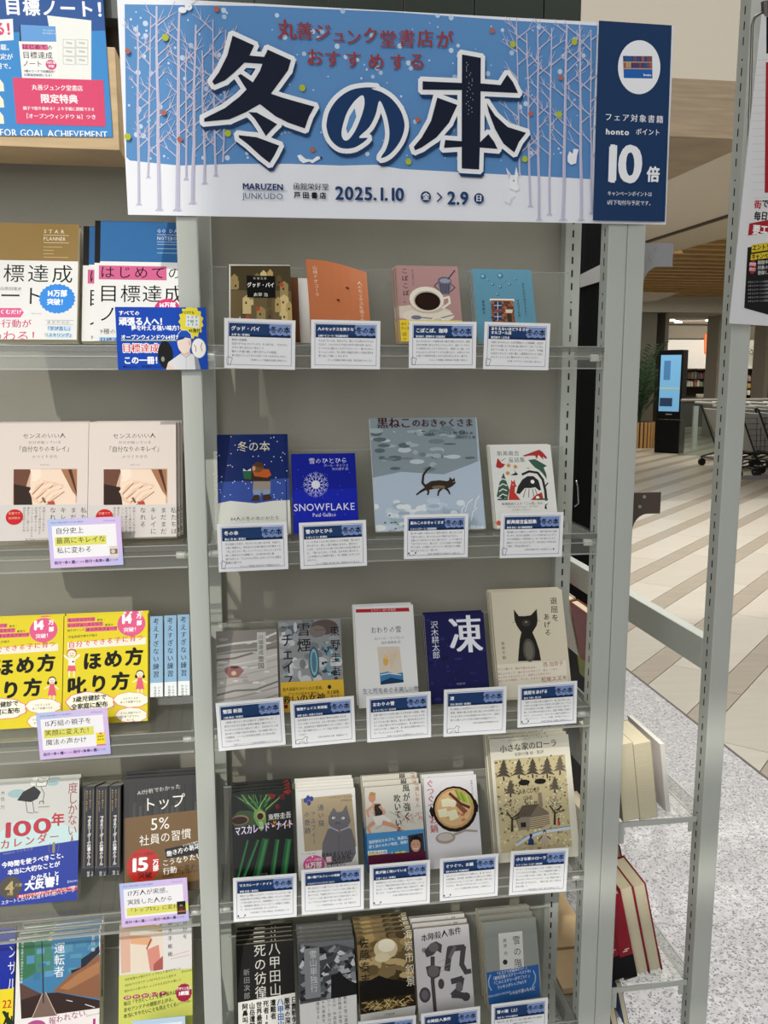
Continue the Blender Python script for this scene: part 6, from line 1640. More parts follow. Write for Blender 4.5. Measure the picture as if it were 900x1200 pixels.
    c.L([(511.5, 227), (516.5, 232), (511.5, 237)], 1.7, '#22416e'); c.T(523, 222, 20.5, '2.9', '#22416e', .03, sx=1.0, tr=.0); c.E(560, 233.5, 6.2, 6.2, '#22416e', 20); c.T(560, 229, 8.4, '日', '#fff', .02, al='c')
    # navy side panel
    c.P([(700, 25), (785, 31.5), (777, 260.5), (693, 259)], '#1d3a61')
    c.E(747, 80.5, 27, 30.5, '#f0f1f5', 40)
    c.P([(728, 67), (762, 68), (762.5, 93.5), (729, 93)], '#2763b4')
    for rr in range(2):
        for i in range(11):
            c.P([(728.6 + i * 3.05, 67.3 + rr * 7.6), (731.2 + i * 3.05, 67.4 + rr * 7.6), (731.2 + i * 3.05, 73.6 + rr * 7.6), (728.6 + i * 3.05, 73.4 + rr * 7.6)], r_.choice(['#8a4a36', '#3a4a78', '#c9a05a', '#5a3a5c', '#2f5a8c', '#a8603a']))
        c.L([(728, 74.4 + rr * 7.6), (762, 74.8 + rr * 7.6)], 1.0, '#d9b46a')
    c.T(752, 87, 4, 'honto', '#fff', .03)
    c.T(707, 133.5, 9.4, 'フェア対象書籍', '#f0f1f5', .012, tr=.17, slope=-.01); c.T(708, 150.5, 9.2, 'honto', '#f0f1f5', .035, sx=1.18, tr=.06); c.T(743, 151.5, 8.2, 'ポイント', '#f0f1f5', .01, tr=.0, sx=.97)
    c.T(703, 161, 60, '10', '#f0f1f5', .03, sx=1.02, tr=.0); c.T(756, 196, 19, '倍', '#1d3a61', .08, sx=.9); c.T(756, 196, 19, '倍', '#f0f1f5', .035, sx=.9)
    c.T(710, 224.5, 6.0, 'キャンペーンポイントは', '#e6e8ee', .01, sx=.88); c.T(709, 235, 6.2, '1月下旬付与予定です。', '#e6e8ee', .01, sx=.95)
bn, bcv = quad_card('banner', 'long blue and white winter forest banner taped across the top of the rack', 'banner', [(139.5, -3), (791.5, 29.5), (778.5, 264.5), (147.5, 250)], -0.008, a_banner, thick=0.0008, color='#eef0f6')

# ================================================================ BLUE POSTER, TOP LEFT
def a_poster(c):
    c.P([(-120, -60), (125, -60), (126, 38), (-120, 40)], '#154f96'); c.P([(-120, 40), (126, 36), (132, 172), (-120, 165)], '#2c87cc')
    w = '#f6f8fa'
    c.T(-18, -4, 21, '、目標ノート！', w, .03, tr=.06, sx=.98)
    c.P([(-20, 24), (15, 22), (16, 47), (-20, 49)], '#f3f3f1'); c.T(-9, 25, 17, 'る！', '#dc3f6c', .04, sx=.86)
    c.T(15, 52, 7.6, 'に満載。', w, .02, al='r'); c.T(15, 63, 7.6, '目標設定が', w, .02, al='r'); c.T(17, 74, 7.6, '1冊で。', w, .02, al='r')
    for y in (93, 112, 131): c.P([(-12, y), (0, y), (4, y + 5), (5, y + 14), (-12, y + 14)], '#f3eed2')
    c.P([(55, 18), (107, 24), (107, 98), (68, 94), (66, 80)], '#edeee8')
    for i in range(2):
        for j in range(3): c.L([(74 + i * 15, 46 + j * 10), (88 + i * 15, 47 + j * 10), (88 + i * 15, 56 + j * 10), (74 + i * 15, 55 + j * 10), (74 + i * 15, 46 + j * 10)], .4, '#9a9d98'); c.L([(78 + i * 15, 50 + j * 10), (84 + i * 15, 51 + j * 10)], 2.4, '#c6c9c4')
    c.P([(23, 29), (25, 29), (26, 48), (23, 48)], '#15171c'); c.P([(24, 29), (65, 31), (66, 49), (25, 48)], '#5f9bd8'); c.P([(22, 48.5), (66, 49), (69, 94), (26, 92)], '#f2f2ee')
    c.T(50, 34, 3.0, 'GO DAILY', '#dbe8f4', .0); c.T(50, 37.5, 3.0, 'NOTEBOOK', '#dbe8f4', .0)
    c.R(25.5, 51.5, 31, 6.4, '#de6090'); c.T(26, 51.5, 6.8, 'はじめての', '#1c1c1e', .02, tr=.06, sx=1.02); c.T(26, 60, 8.8, '目標達成', '#1c1c1e', .01, tr=.04); c.T(26, 70.5, 8, 'ノート', '#1c1c1e', .01); c.E(60, 76, 6.6, 6, '#d2407c', 20); c.T(60, 71.5, 3.8, '14万部', '#fff', .02, al='c'); c.T(60, 76, 3.6, '突破', '#fff', .02, al='c')
    c.T(28, 81.5, 3.6, '9種のワークで目標設定！', '#222', .02, sx=.95); c.T(28, 86, 3.6, '目標達成体質になる！', '#1f4f90', .02)
    c.P([(15, 91), (121, 94), (124, 148.5), (19.5, 145)], '#da3a68')
    c.T(67, 99.5, 7.2, '丸善ジュンク堂書店', w, .018, al='c', sx=.96); c.T(69, 110.5, 11.4, '限定特典', w, .025, al='c'); c.T(69, 125.3, 4.7, '親子で取り組める！より手軽に挑戦できる', w, .02, al='c', sx=.98); c.T(70, 133.5, 6.4, '［オープンウィンドウ 16］つき', w, .02, al='c', sx=.98)
    c.T(126, 150.5, 12.4, 'BOOK FOR GOAL ACHIEVEMENT', w, .012, al='r', sx=.86, slope=-.01)
quad_card('poster', 'bright blue goal notebook poster fixed to the wooden header, top left corner', 'poster', [(-118, -58), (118.5, -58), (130.5, 165), (-118, 152)], -0.002, a_poster, thick=0.0012, color='#2c87cc', gloss=True)

# ================================================================ POSTER IN WIRE FRAME, RIGHT EDGE
def a_rposter(c):
    c.P([(878, 60), (960, 56), (960, 380), (869, 362)], '#d8d8d8')
    for i in range(20): c.L([(882, 70 + i * 9), (955, 66 + i * 9)], .5, '#c2c2c4')
    c.P([(898, 20), (904, 18), (903, 62), (898, 63)], '#111'); c.P([(897.5, 73), (960, 70), (960, 222), (896, 226)], '#a02630')
    c.T(884.5, 234, 9.6, '街', '#b02a34', .03, slope=.08, sx=.9); c.T(893, 233, 9.6, 'でも', '#222', .03, slope=.08, sx=.9); c.T(884, 247.5, 9.8, '毎日', '#222', .03, slope=.08, sx=.85); c.T(900, 246, 9.8, '使', '#b02a34', .03)
    c.P([(878, 262), (960, 246), (960, 264), (876.5, 276)], '#a02630'); c.T(882.5, 263, 11, '要エントリー', '#f2f0f0', .03, slope=.12, sx=.85)
    c.P([(876, 290), (960, 274), (960, 390), (872, 361)], '#1c1c1e')
    c.P([(881, 287), (960, 275), (960, 284), (880.5, 296)], '#d6bc2c'); c.P([(880, 298), (960, 286), (960, 295), (879.5, 305)], '#d6bc2c')
    c.T(882, 286.5, 6.8, 'エントリー期間', '#222', .03, slope=.14, sx=.8); c.T(881, 297, 6.8, 'キャンペーン期間', '#222', .03, slope=.14, sx=.72)
    c.E(882, 313, 4.2, 7.5, '#9a2a32', 20); c.T(882, 307.5, 4, '期間', '#f0d8d8', .02, al='c'); c.T(882, 313.5, 4, '限定', '#f0d8d8', .02, al='c')
    for i in range(3): c.T(888, 305 + i * 6, 4.8, ['期間中のエントリーと', '対象の会計で何度も', '登録して当たる！'][i], '#d9d9d9', .01, slope=.12, sx=.9)
    for i in range(6): c.T(876.5, 329 + i * 4.5, 2.9, '※キャンペーンの詳細は店頭またはウェブで', '#9a9a9c', .01, slope=.1, sx=.9)
rp, _ = quad_card('poster', 'red, white and black campaign poster in a wire frame at the right edge', 'poster', [(880, 28), (1010, 20), (1003, 398), (868, 368)], -0.03, a_rposter, thick=0.002, color='#d9d9db', gloss=True)
fr = rp
def wl(x, y, d=0.0): 
    return Vector(at(x, y, -0.026 + d)) 
wf = tag(empty('wire_holder', tuple(wl(877, 30))), 'bent steel wire poster holder with a clear sleeve hanging beside the aisle post', 'sign holder')
p0 = wl(877, 30)
bm = bmesh.new(); tube(bm, [wl(a, b) - p0 for a, b in ((868, 364), (872.5, 300), (878, 150), (881.5, 30), (884, 21), (890, 16), (897, 13))], 0.0024, 8)
bm_obj('wire', bm, mat('wire_steel', '#7a7772', 0.3, metal=0.7), wf, smooth=True)
bm = bmesh.new(); tube(bm, [wl(897, 20) - p0, wl(896, 2) - p0], 0.006, 8)
bm_obj('clip', bm, mat('clip_dark', '#4a4640', 0.4), wf)
bm = bmesh.new(); tube(bm, [wl(861.5, 318) - p0, wl(862, 313) - p0, wl(872, 313) - p0], 0.0016, 6)
tube(bm, [wl(861.5, 313) - p0, wl(858, 348) - p0, wl(861, 350) - p0], 0.0016, 6)
bm_obj('sleeve_hook', bm, ACR_EDGE, wf)

# ================================================================ BOOKS ON THE END RACK (facing the aisle, +X)
L2 = math.radians(13)
def end_tray(zt, x_lip, label):
    t = tag(empty('acrylic_tray', (0.778, 0.5, zt)), label, 'book tray', 'clear acrylic trays of the end rack')
    bm = bmesh.new(); bx(bm, -0.07, 0.068, -0.478, 0.5, 0.001, 0.004); bm_obj('tray_floor', bm, ACR, t)
    bm = bmesh.new(); bx(bm, 0.066, 0.069, -0.478, 0.5, 0.004, 0.032); bm_obj('front_apron', bm, ACR, t)
    bm = bmesh.new(); bx(bm, 0.0655, 0.0695, -0.478, 0.5, 0.032, 0.0345); bx(bm, 0.0655, 0.0695, -0.478, 0.5, -0.001, 0.0015); bm_obj('lip_edge', bm, ACR_EDGE, t)
end_tray(0.643, 0.85, 'clear acrylic tray of the end rack carrying the cream block of pages')
end_tray(0.291, 0.85, 'clear acrylic tray of the end rack carrying the red hardbacks')
def side_book(label, x_base, zf, y0, w, h, t, cover, hard=True, spine=None, lean=L2, band=None, name='hardcover_book', page=None, overhang=0.003):
    """book whose cover faces +X and whose fore-edge faces the camera; leans back so that its top is further left"""
    root = tag(empty(name, (x_base, y0, zf), (0, -lean, 0)), label, 'book')
    ct = 0.0025 if hard else 0.0007
    o = overhang if hard else 0.0004
    cm = cov_mat(cover, True)
    bm = bmesh.new()
    bx(bm, -ct, 0, 0, w, 0, h, 0.0006 if hard else 0); bx(bm, -t, -t + ct, 0, w, 0, h, 0.0006 if hard else 0); bx(bm, -t + ct, -ct, w - ct, w, 0, h)
    co = bm_obj('cover', bm, cm, root)
    bm = bmesh.new(); bx(bm, -t + ct + .0002, -ct - .0002, o, w - ct - .001, o, h - o)
    bm_obj('page_block', bm, page or M_PAGE, root)
    if band:
        bh, bc = band
        bm = bmesh.new(); e = .0005
        bx(bm, 0.0001, e, -e, w + e, 0.0, bh); bx(bm, -t - e, -t - .0001, -e, w + e, 0.0, bh); bx(bm, -t - e, e, w, w + e, 0, bh)
        bm_obj('paper_band', bm, cov_mat(bc), root)
    return root
# upper tray: two thick cream paperbacks and a white one in front
zf = 0.648
side_book('thick cream paged block on the end rack, outer one next to the white sleeve', 0.769, zf, 0.016, 0.105, 0.158, 0.036, '#b9ad9c', hard=False, lean=math.radians(8), name='paperback_book')
side_book('thick cream paged block on the end rack, inner one against the grey post', 0.7325, zf, 0.016, 0.105, 0.158, 0.034, '#a89c8c', hard=False, lean=math.radians(8), name='paperback_book')
side_book('third cream paged block, half hidden behind the grey end post', 0.698, zf, 0.050, 0.105, 0.150, 0.02, '#b9ad9c', hard=False, lean=math.radians(8), name='paperback_book')
side_book('slim white paperback leaning outermost on the end rack tray', 0.804, zf, 0.034, 0.15, 0.143, 0.009, '#e9e6e4', hard=False, lean=math.radians(8), name='paperback_book', page=M_PAGE_W)
# lower tray: red hardbacks with black bands
zf = 0.296
for i, (xb, lab) in enumerate(((0.812, 'red hardback with black band, outermost on the lower end tray'), (0.7825, 'red hardback with black band, second from the aisle on the lower end tray'))):
    side_book(lab, xb, zf, 0.047 - .004 * i, 0.105, 0.200, 0.0285, '#8c1626', band=(0.05, '#131315'))
def red_spine(label, x_base, y0):
    root = tag(empty('hardcover_book', (x_base, y0, zf), (0, -L2, 0)), label, 'book')
    t, w, h = 0.0275, 0.125, 0.19
    bm = bmesh.new(); bx(bm, -t, 0, 0, 0.003, 0, h, .001); bx(bm, -.0025, 0, 0.003, w, 0, h); bx(bm, -t, -t + .0025, 0.003, w, 0, h)
    co = bm_obj('cover', bm, cov_mat('#8c1626', True), root)
    bm = bmesh.new(); bx(bm, -t + .003, -.003, 0.0035, w - .003, .003, h - .003); bm_obj('page_block', bm, M_PAGE, root)
    bm = bmesh.new(); bx(bm, -t - .0004, .0004, -.0005, -.0001, 0, .052); bm_obj('paper_band', bm, cov_mat('#131315'), root)
    for z in (0.06, 0.09, 0.125):
        pass
    bm = bmesh.new()
    for k, z in enumerate((0.062, 0.066)):
        bx(bm, -t * .7 + k * .004, -t * .35 + k * .004, -.0003, -.0001, z, z + .002)
    bm_obj('spine_mark', bm, mat('pale_ink', '#d9d4cc', 0.6), root)
red_spine('red hardback spine with black band, third on the lower end tray', 0.753, 0.036)
red_spine('red hardback spine with black band, against the grey post on the lower end tray', 0.7245, 0.036)
side_book('slim blue booklet standing under the red hardbacks at the end rack', 0.752, 0.17, 0.06, 0.10, 0.10, 0.010, '#2f5f9c', hard=False, name='booklet')
side_book('black booklet standing under the red hardbacks at the end rack', 0.732, 0.14, 0.05, 0.10, 0.13, 0.012, '#1a1a1c', hard=False, name='booklet')
# yellow board behind
side_book('olive yellow book standing behind the cream blocks of the end rack', 0.838, 0.74, 0.46, 0.12, 0.20, 0.012, '#8f9418', hard=True, lean=math.radians(10), band=None)
bk = bpy.context.scene.objects[-1]
# pale row of books further back on the end rack, seen between the posts
for i in range(3):
    side_book('%s book seen in the gap between the slotted posts, at the third row' % ('near', 'middle', 'far')[i], 0.83, 0.80, 0.42 + i * .13, 0.115, 0.15, 0.022, '#8f2a26' if i != 1 else '#d9cfc0', hard=True)
for i in range(4):
    side_book('%s dark red book seen through the gap beside the log cabin book' % ('first', 'second', 'third', 'fourth')[i], 0.83, zf + 0.0, 0.22 + i * .135, 0.125, 0.18, 0.024, '#7c1a24' if i % 2 == 0 else '#d6cdbb')

# lower wooden tables of the next display, in the gap near the bottom
st = tag(empty('display_stand', (0.9, 0.9, 0)), 'pale wooden display stand seen low between the slotted posts', 'stand')
for i in range(5):
    box('board', 0.70, 0.835, 0.30 + i * 0.14, 0.435 + i * 0.14, 0.06, 0.075 + .004 * (i % 2), M_WOOD, st, bev=.001)
box('rail', 0.70, 0.835, 0.28, 1.0, 0.0, 0.058, mat('rail_grey', '#8d8a82', 0.5), st)

# ================================================================ MALL BEHIND
M_WHITEWALL = mat('mall_white_wall', '#d5cdbf', 0.7)
M_WALL2 = mat('mall_beige_wall', '#c7bda9', 0.7)
M_WOODG = mat('grey_oak_fascia', '#a2917a', 0.5, var=0.16, vscale=5, stretch=(0.6, 0.6, 12))
def V_(p): return Vector(p)
def poly_slab(name, pts, normal_off, m, kind='structure', parent=None):
    bm = bmesh.new()
    off = Vector(normal_off)
    lo = [bm.verts.new(Vector(p)) for p in pts]; hi = [bm.verts.new(Vector(p) + off) for p in pts]
    bm.faces.new(lo); bm.faces.new(hi[::-1]); n = len(pts)
    for i in range(n): bm.faces.new((lo[i], hi[i], hi[(i + 1) % n], lo[(i + 1) % n]))
    bmesh.ops.recalc_face_normals(bm, faces=bm.faces)
    o = bm_obj(name, bm, m, parent)
    if kind: tag(o, kind=kind)
    return o
ZC = 3.0
yF = float(atZ(820, 161, ZC)[1])
zt = float(at(820, 93, yF)[2])
# wood fascia, facing us, and its soffit; white wall above
box_f = tag(box('trim_5', -2.0, 16.0, yF, yF + 0.05, ZC, zt, M_WOODG), kind='structure')
tag(box('wall_upper', -2.0, 16.0, yF + 0.02, yF + 0.3, zt, zt + 3.5, M_WHITEWALL), kind='structure')
xa = float(atZ(863, 175, ZC)[0]); 
xs0 = float(atZ(863, 175, ZC)[0]); xs1 = float(atZ(787, 210, ZC)[0])
XW = (xs0 + xs1) / 2
tag(box('trim_6', -1.0, XW, yF + 0.05, 24, ZC, ZC + 0.05, M_WOODG), kind='structure')
xl = float(atZ(857, 249, ZC)[0]) * .5 + float(atZ(756, 283, ZC)[0]) * .5
tag(box('ceiling', XW, xl, yF + 0.05, 24, ZC, ZC + 0.05, M_WHITEWALL), kind='structure')
tag(box('trim_7', xl, xl + 0.05, yF + 0.05, 24, ZC - 0.02, ZC + 0.4, mat('dark_brown_trim', '#4c3c2e', 0.7)), kind='structure')  # dark brown strip between the two ceiling bands
xl2 = float(atZ(857, 277, ZC)[0]) * .5 + float(atZ(790, 295, ZC)[0]) * .5
tag(box('ceiling', xl + 0.05, max(xl2, xl + .4), yF + 0.05, 24, ZC + 0.0, ZC + 0.05, M_WALL2), kind='structure')
X2 = max(xl2, xl + .4)
print('mall', yF, zt, XW, xl, X2)
# timber louvre ceiling: slats running along x
lou = tag(box('ceiling', X2, 26, yF + 0.05, 16.2, ZC + 0.35, ZC + 0.42, mat('louvre_backing', '#6b5236', 0.8)), kind='structure')
sl_me = None
M_SLAT = mat('timber_slat', '#b8935c', 0.5, var=0.1, vscale=4, stretch=(1, 8, 8))
y = 5.2; k = 0
while y < 16.0:
    if sl_me is None:
        bm = bmesh.new(); bx(bm, 0, 24 - X2, 0, 0.14, 0, 0.2); o = bm_obj('slat', bm, M_SLAT, lou); sl_me = o.data
    else:
        o = link('slat', sl_me, lou)
    o.location = Vector((X2, y, ZC)) - Vector(lou.location)
    y += 0.45; k += 1
# curved white beam and glowing cove
Yb = 15.5
def P3(x, y, Y): return tuple(at(x, y, Y))
pts = []
for x, y in ((700, 322), (760, 330), (775, 334), (800, 330), (830, 322), (860, 316), (900, 306), (960, 292)): pts.append((x, y))
top = [P3(x, y, Yb) for x, y in pts]
bot = [P3(x, y + 18, Yb) for x, y in ((700, 326), (756, 328), (775, 326), (800, 322), (830, 315), (860, 308), (900, 298), (960, 284))]
poly_slab('trim_8', [P3(700, 352, Yb), P3(700, 335, Yb), P3(772, 343, Yb), P3(800, 332, Yb), P3(852, 315, Yb), P3(900, 300, Yb), P3(960, 284, Yb), P3(960, 306, Yb), P3(900, 318, Yb), P3(852, 330, Yb), P3(800, 342, Yb), P3(770, 352, Yb)], (0, 0.6, 0), mat('white_beam', '#dcdad2', 0.6))
bl = tag(poly_slab('cove_light', [P3(742, 331, Yb + .1), P3(790, 327, Yb + .1), P3(812, 333, Yb + .1), P3(772, 344, Yb + .1), P3(742, 336, Yb + .1)], (0, 0.15, 0), mat('cove_glow', '#ffe9c0', 0.5, emit='#ffe6b8', estr=5.0), kind=None), 'glowing cove light under the timber slats of the mall ceiling', 'ceiling light')
tag(box('wall_bulkhead', at(700, 350, 16.2)[0], at(960, 350, 16.2)[0], 16.2, 18.0, at(800, 366, 16.2)[2], at(800, 330, 16.2)[2], mat('bulkhead', '#b9b5a6', 0.7)), kind='structure')
# columns
M_COLB = mat('bronze_column', '#5f5a4c', 0.45)
def px_box(name, x0, x1, ytop, ybot, Y, dep, m, parent=None, z0=None, kind=None, bev=0.0):
    A = at(x0, ybot, Y); B = at(x1, ytop, Y)
    o = box(name, float(A[0]), float(B[0]), Y, Y + dep, float(A[2]) if z0 is None else z0, float(B[2]), m, parent, bev)
    if kind: tag(o, kind=kind)
    return o
px_box('column', 700, 771.5, 350, 530, 16.3, 1.0, M_COLB, z0=0, kind='structure')
px_box('column', 772.5, 785.5, 350, 530, 16.3, 1.0, M_COLB, z0=0, kind='structure')
px_box('column', 837, 848, 366, 480, 17.0, 0.5, mat('taupe_column', '#8f8778', 0.5), z0=0, kind='structure')
px_box('column', 893, 906, 366, 480, 17.0, 0.5, mat('taupe_column', '#8f8778', 0.5), z0=0, kind='structure')
# far shop
YS = 22.0
px_box('wall_shop', 700, 1040, 400, 560, YS + 2.5, 0.2, mat('shop_dark_wall', '#3a2f29', 0.7), z0=0, kind='structure')
px_box('ceiling', 700, 1040, 366, 368, 18.2, 7.0, mat('shop_ceiling', '#d9cfc4', 0.7), kind='structure')
px_box('wall_shop_sign', 780, 1000, 398, 432, YS, 0.3, mat('shop_fascia', '#f0eeea', 0.5), kind='structure')
px_box('trim_9', 780, 1000, 383, 398, YS, 0.4, mat('shop_header', '#8b8375', 0.6), kind='structure')
# orange sign lettering
sg = tag(empty('shop_sign', tuple(at(838, 412, YS - .05))), 'orange lettering sign on the white fascia of the far shop', 'sign')
s0 = Vector(sg.location)
M_OR = mat('orange_sign', '#e2733c', 0.5, emit='#e2733c', estr=0.5)
for q in ([(826, 392), (829, 391), (830, 405), (828, 415), (826, 414)], [(831, 398), (835, 394), (836, 405), (833, 412)], [(838, 396), (850, 394), (850, 398), (845, 400), (843, 412), (840, 412), (841, 400)], [(829, 400), (833, 399), (833, 402), (829, 403)]):
    bm = bmesh.new(); vs = [Vector(at(x, y, YS - .05)) - s0 for x, y in q]
    lo = [bm.verts.new(v) for v in vs]; hi = [bm.verts.new(v + Vector((0, .04, 0))) for v in vs]
    bm.faces.new(lo); bm.faces.new(hi[::-1])
    for i in range(len(q)): bm.faces.new((lo[i], hi[i], hi[(i + 1) % len(q)], lo[(i + 1) % len(q)]))
    bmesh.ops.recalc_face_normals(bm, faces=bm.faces)
    bm_obj('letter', bm, M_OR, sg)
# downlights
M_DL = mat('downlight_glow', '#fff2d8', 0.5, emit='#fff2d8', estr=6.0)
for i, (x, y) in enumerate(((788, 376), (804, 374), (817, 380), (830, 374), (886, 371), (800, 383))):
    p_ = at(x, y, 20.0)
    bm = bmesh.new(); tube(bm, [(0, 0, 0), (0, 0, 0.03)], 0.06 if i != 2 else .09, 12)
    o = bm_obj('downlight', bm, M_DL); o.location = (float(p_[0]), 20.0 + (i % 3) * .5, float(at(700, 368, 18.2)[2]) - .03)
    tag(o, '%s round downlight of the far shop ceiling counted from the kiosk side' % ('first', 'third', 'fourth', 'fifth', 'sixth', 'second')[i], 'ceiling light', 'downlights of the far shop')
# product shelves
rs = random.Random(21)
pal = ['#c9a08a', '#e6d9c0', '#8f9a6a', '#d9b0a6', '#f0ead8', '#a8604a', '#6a6458', '#e3c25a', '#b98c9c', '#dfe2dc']
def shelf_unit(label, x0, x1, rows, Y, kinds, grp):
    A = at(x0, rows[-1], Y); B = at(x1, rows[0] - 12, Y)
    r = tag(empty('display_shelf', (float(A[0]), Y, 0)), label, 'shelf')
    w = float(B[0] - A[0])
    box('back_board', float(A[0]), float(B[0]), Y + .35, Y + .4, 0, float(B[2]) + .1, mat('shelf_dark', '#231c18', 0.7), r)
    n = int((x1 - x0) / 3.6)
    for yy in rows:
        z = float(at(x0, yy, Y)[2])
        box('shelf_board', float(A[0]), float(B[0]), Y, Y + .35, z - .03, z, mat('shelf_dark', '#231c18', 0.7), r)
        for i in range(n):
            xx = float(A[0]) + w * (i + .5) / n
            ci = rs.randrange(10); h = rs.uniform(.16, .24); ww = w / n * rs.uniform(.36, .46)
            bm = bmesh.new()
            bx(bm, -ww, ww, 0, .12, 0, h * .8, .006); bx(bm, -ww * .4, ww * .4, .04, .08, h * .8, h, 0)
            o = bm_obj('bottle' if kinds else 'packet', bm, mat('goods_%d' % ci, pal[ci], 0.5))
            o.location = (xx, Y + .03, z)
            cn = ['peach', 'cream', 'olive', 'rose', 'ivory', 'rust', 'grey brown', 'yellow', 'mauve', 'pale grey'][ci]
            tag(o, ('small %s %s on the %s lit shelf of the far shop' % (cn, 'bottle' if kinds else 'packet', ['top', 'middle', 'lower', 'lowest'][rows.index(yy)])) if grp == 1 else 'small %s bottle on the %s shelf right of the aisle post' % (cn, ['top', 'second', 'third', 'lowest'][rows.index(yy)]), 'product', 'products on the far shop shelves' if grp == 1 else 'products at the right edge of the far shop')
    return r
shelf_unit('dark shelf of pastel products under the white fascia of the far shop', 799, 840, (434, 444, 453), YS + .6, 1, 1)
shelf_unit('dark shelf of products between the post and the right edge', 872, 896, (447, 455, 463, 474), YS + .2, 1, 2)
lamp('shop_light', 'AREA', (float(at(825, 380, 20)[0]), 20.3, 2.9), (float(at(825, 440, 22.5)[0]), 22.6, 1.2), 80, (1, .93, .82), 3.5, 1.0)
lamp('shop_light_2', 'AREA', (float(at(890, 380, 20)[0]), 20.3, 2.9), (float(at(890, 440, 22.5)[0]), 22.6, 1.2), 60, (1, .93, .82), 1.5, 1.0)
# small hanging sign with a round emblem, table lamp, garland, dark counter
hs = tag(empty('hanging_sign', tuple(at(829, 420, YS + .3))), 'small pale vertical sign hanging above the far shop shelves', 'sign')
px_box('sign_board', 825, 833, 412, 430, YS + .3, .03, mat('pale_board', '#cfc6b4', .6), hs); px_box('sign_mark', 827, 831, 417, 426, YS + .28, .02, mat('dark_mark', '#2a2622', .6), hs)
tl = tag(empty('table_lamp', tuple(at(886.5, 440, YS - .3))), 'small table lamp with a white shade in the far shop at the right edge', 'lamp')
bm = bmesh.new(); o0 = Vector(tl.location); c_ = Vector(at(886.5, 421, YS - .3)) - o0
tube(bm, [c_ + Vector((0, 0, -.05)), c_ + Vector((0, 0, .05))], [.07, .055], 14); bm_obj('lamp_shade', bm, mat('shade', '#f3ead8', .7, emit='#f3ead8', estr=1.2), tl)
bm = bmesh.new(); tube(bm, [Vector(at(886.5, 434, YS - .3)) - o0, c_ + Vector((0, 0, -.05))], [.045, .015], 10); bm_obj('base', bm, mat('lamp_base', '#8c6a4a', .5), tl)
rv = random.Random(4)
def leafy(name, label, cat, loc, n, spread, size, col, stems=None, droop=0.3):
    r = tag(empty(name, loc), label, cat)
    bm = bmesh.new()
    for i in range(n):
        d = Vector((rv.gauss(0, spread[0]), rv.gauss(0, spread[1]), rv.gauss(0, spread[2])))
        a = Vector((rv.uniform(-1, 1), rv.uniform(-1, 1), rv.uniform(-.6, .8))).normalized()
        b = a.orthogonal().normalized()
        L_ = size * rv.uniform(.6, 1.3)
        v = [bm.verts.new(d + q) for q in (a * -L_ * .5, b * L_ * .13, a * L_ * .5, b * -L_ * .13)]
        bm.faces.new(v)
    o = bm_obj('foliage', bm, col, r); o['kind'] = 'stuff'
    return r
leafy('garland', 'green leafy garland along the dark shelf top of the far shop', 'garland', tuple(at(886, 413, YS - .4)), 260, (.25, .06, .06), .08, mat('garland_green', '#5c7a3a', .6))
px_box('dark_counter', 802, 832, 466, 480, YS - 1.2, .6, mat('counter_dark', '#2a211c', .5), None, z0=0)
tag(bpy.context.scene.objects[-1], 'low dark counter in front of the far shop shelves', 'counter')
px_box('white_box', 818, 829, 462, 466, YS - 1.15, .12, mat('box_white', '#dcd6cc', .6), None, bev=.01)
tag(bpy.context.scene.objects[-1], 'white tray of goods at the front of the dark counter', 'tray')

# ---- digital sign kiosk
KY = 14.1
kp = atZ(778, 531, 0.0)
kx = float(atZ(781, 531, 0)[0]); ky = float(atZ(781, 531, 0)[1])
kz = float(at(781, 410, ky)[2])
print('kiosk', kx, ky, kz)
kr = math.radians(-2)
kio = tag(empty('digital_kiosk', (kx, ky, 0), (0, 0, math.radians(-46))), 'tall black digital sign kiosk with a lit blue screen beside the palm', 'kiosk')
kw = 0.44 / 2
M_KB = mat('kiosk_black', '#050506', 0.35, spec=.2)
def kbox(name, x0, x1, y0, y1, z0, z1, m, bev=0.0, par=None):
    bm = bmesh.new(); bx(bm, x0, x1, y0, y1, z0, z1, bev); return bm_obj(name, bm, m, par or kio)
kbox('body', -kw, kw, 0, .26, .62, kz, M_KB, .012)
kbox('base', -kw - .01, kw + .01, -.01, .27, 0, .6, M_KB, .012)
scr = kbox('screen', -kw + .035, kw - .035, -.006, .002, .76, kz - .09, mat('screen_glow', '#5f93b8', .3, emit='#6fa6cc', estr=.55), 0)
hh = kz - .09 - .76
kbox('screen_band', -kw + .036, kw - .036, -.0075, -.0062, .76 + hh * .40, .76 + hh * .42, mat('screen_line', '#a8b48a', .4, emit='#a8b48a', estr=.4), 0, scr)
kbox('screen_picture', -kw + .10, -kw + .22, -.0075, -.0062, .76 + hh * .56, .76 + hh * .9, mat('screen_figure', '#3f6f9c', .4, emit='#3f6f9c', estr=.45), 0, scr)
kbox('screen_panel', -kw + .05, -kw + .28, -.0075, -.0062, .76 + hh * .09, .76 + hh * .24, mat('screen_dark', '#1c3450', .4, emit='#1c3450', estr=.4), 0, scr)
kbox('label_strip', -.05, .06, -.004, .001, .70, .715, mat('strip_grey', '#9a9a9a', .4), 0)
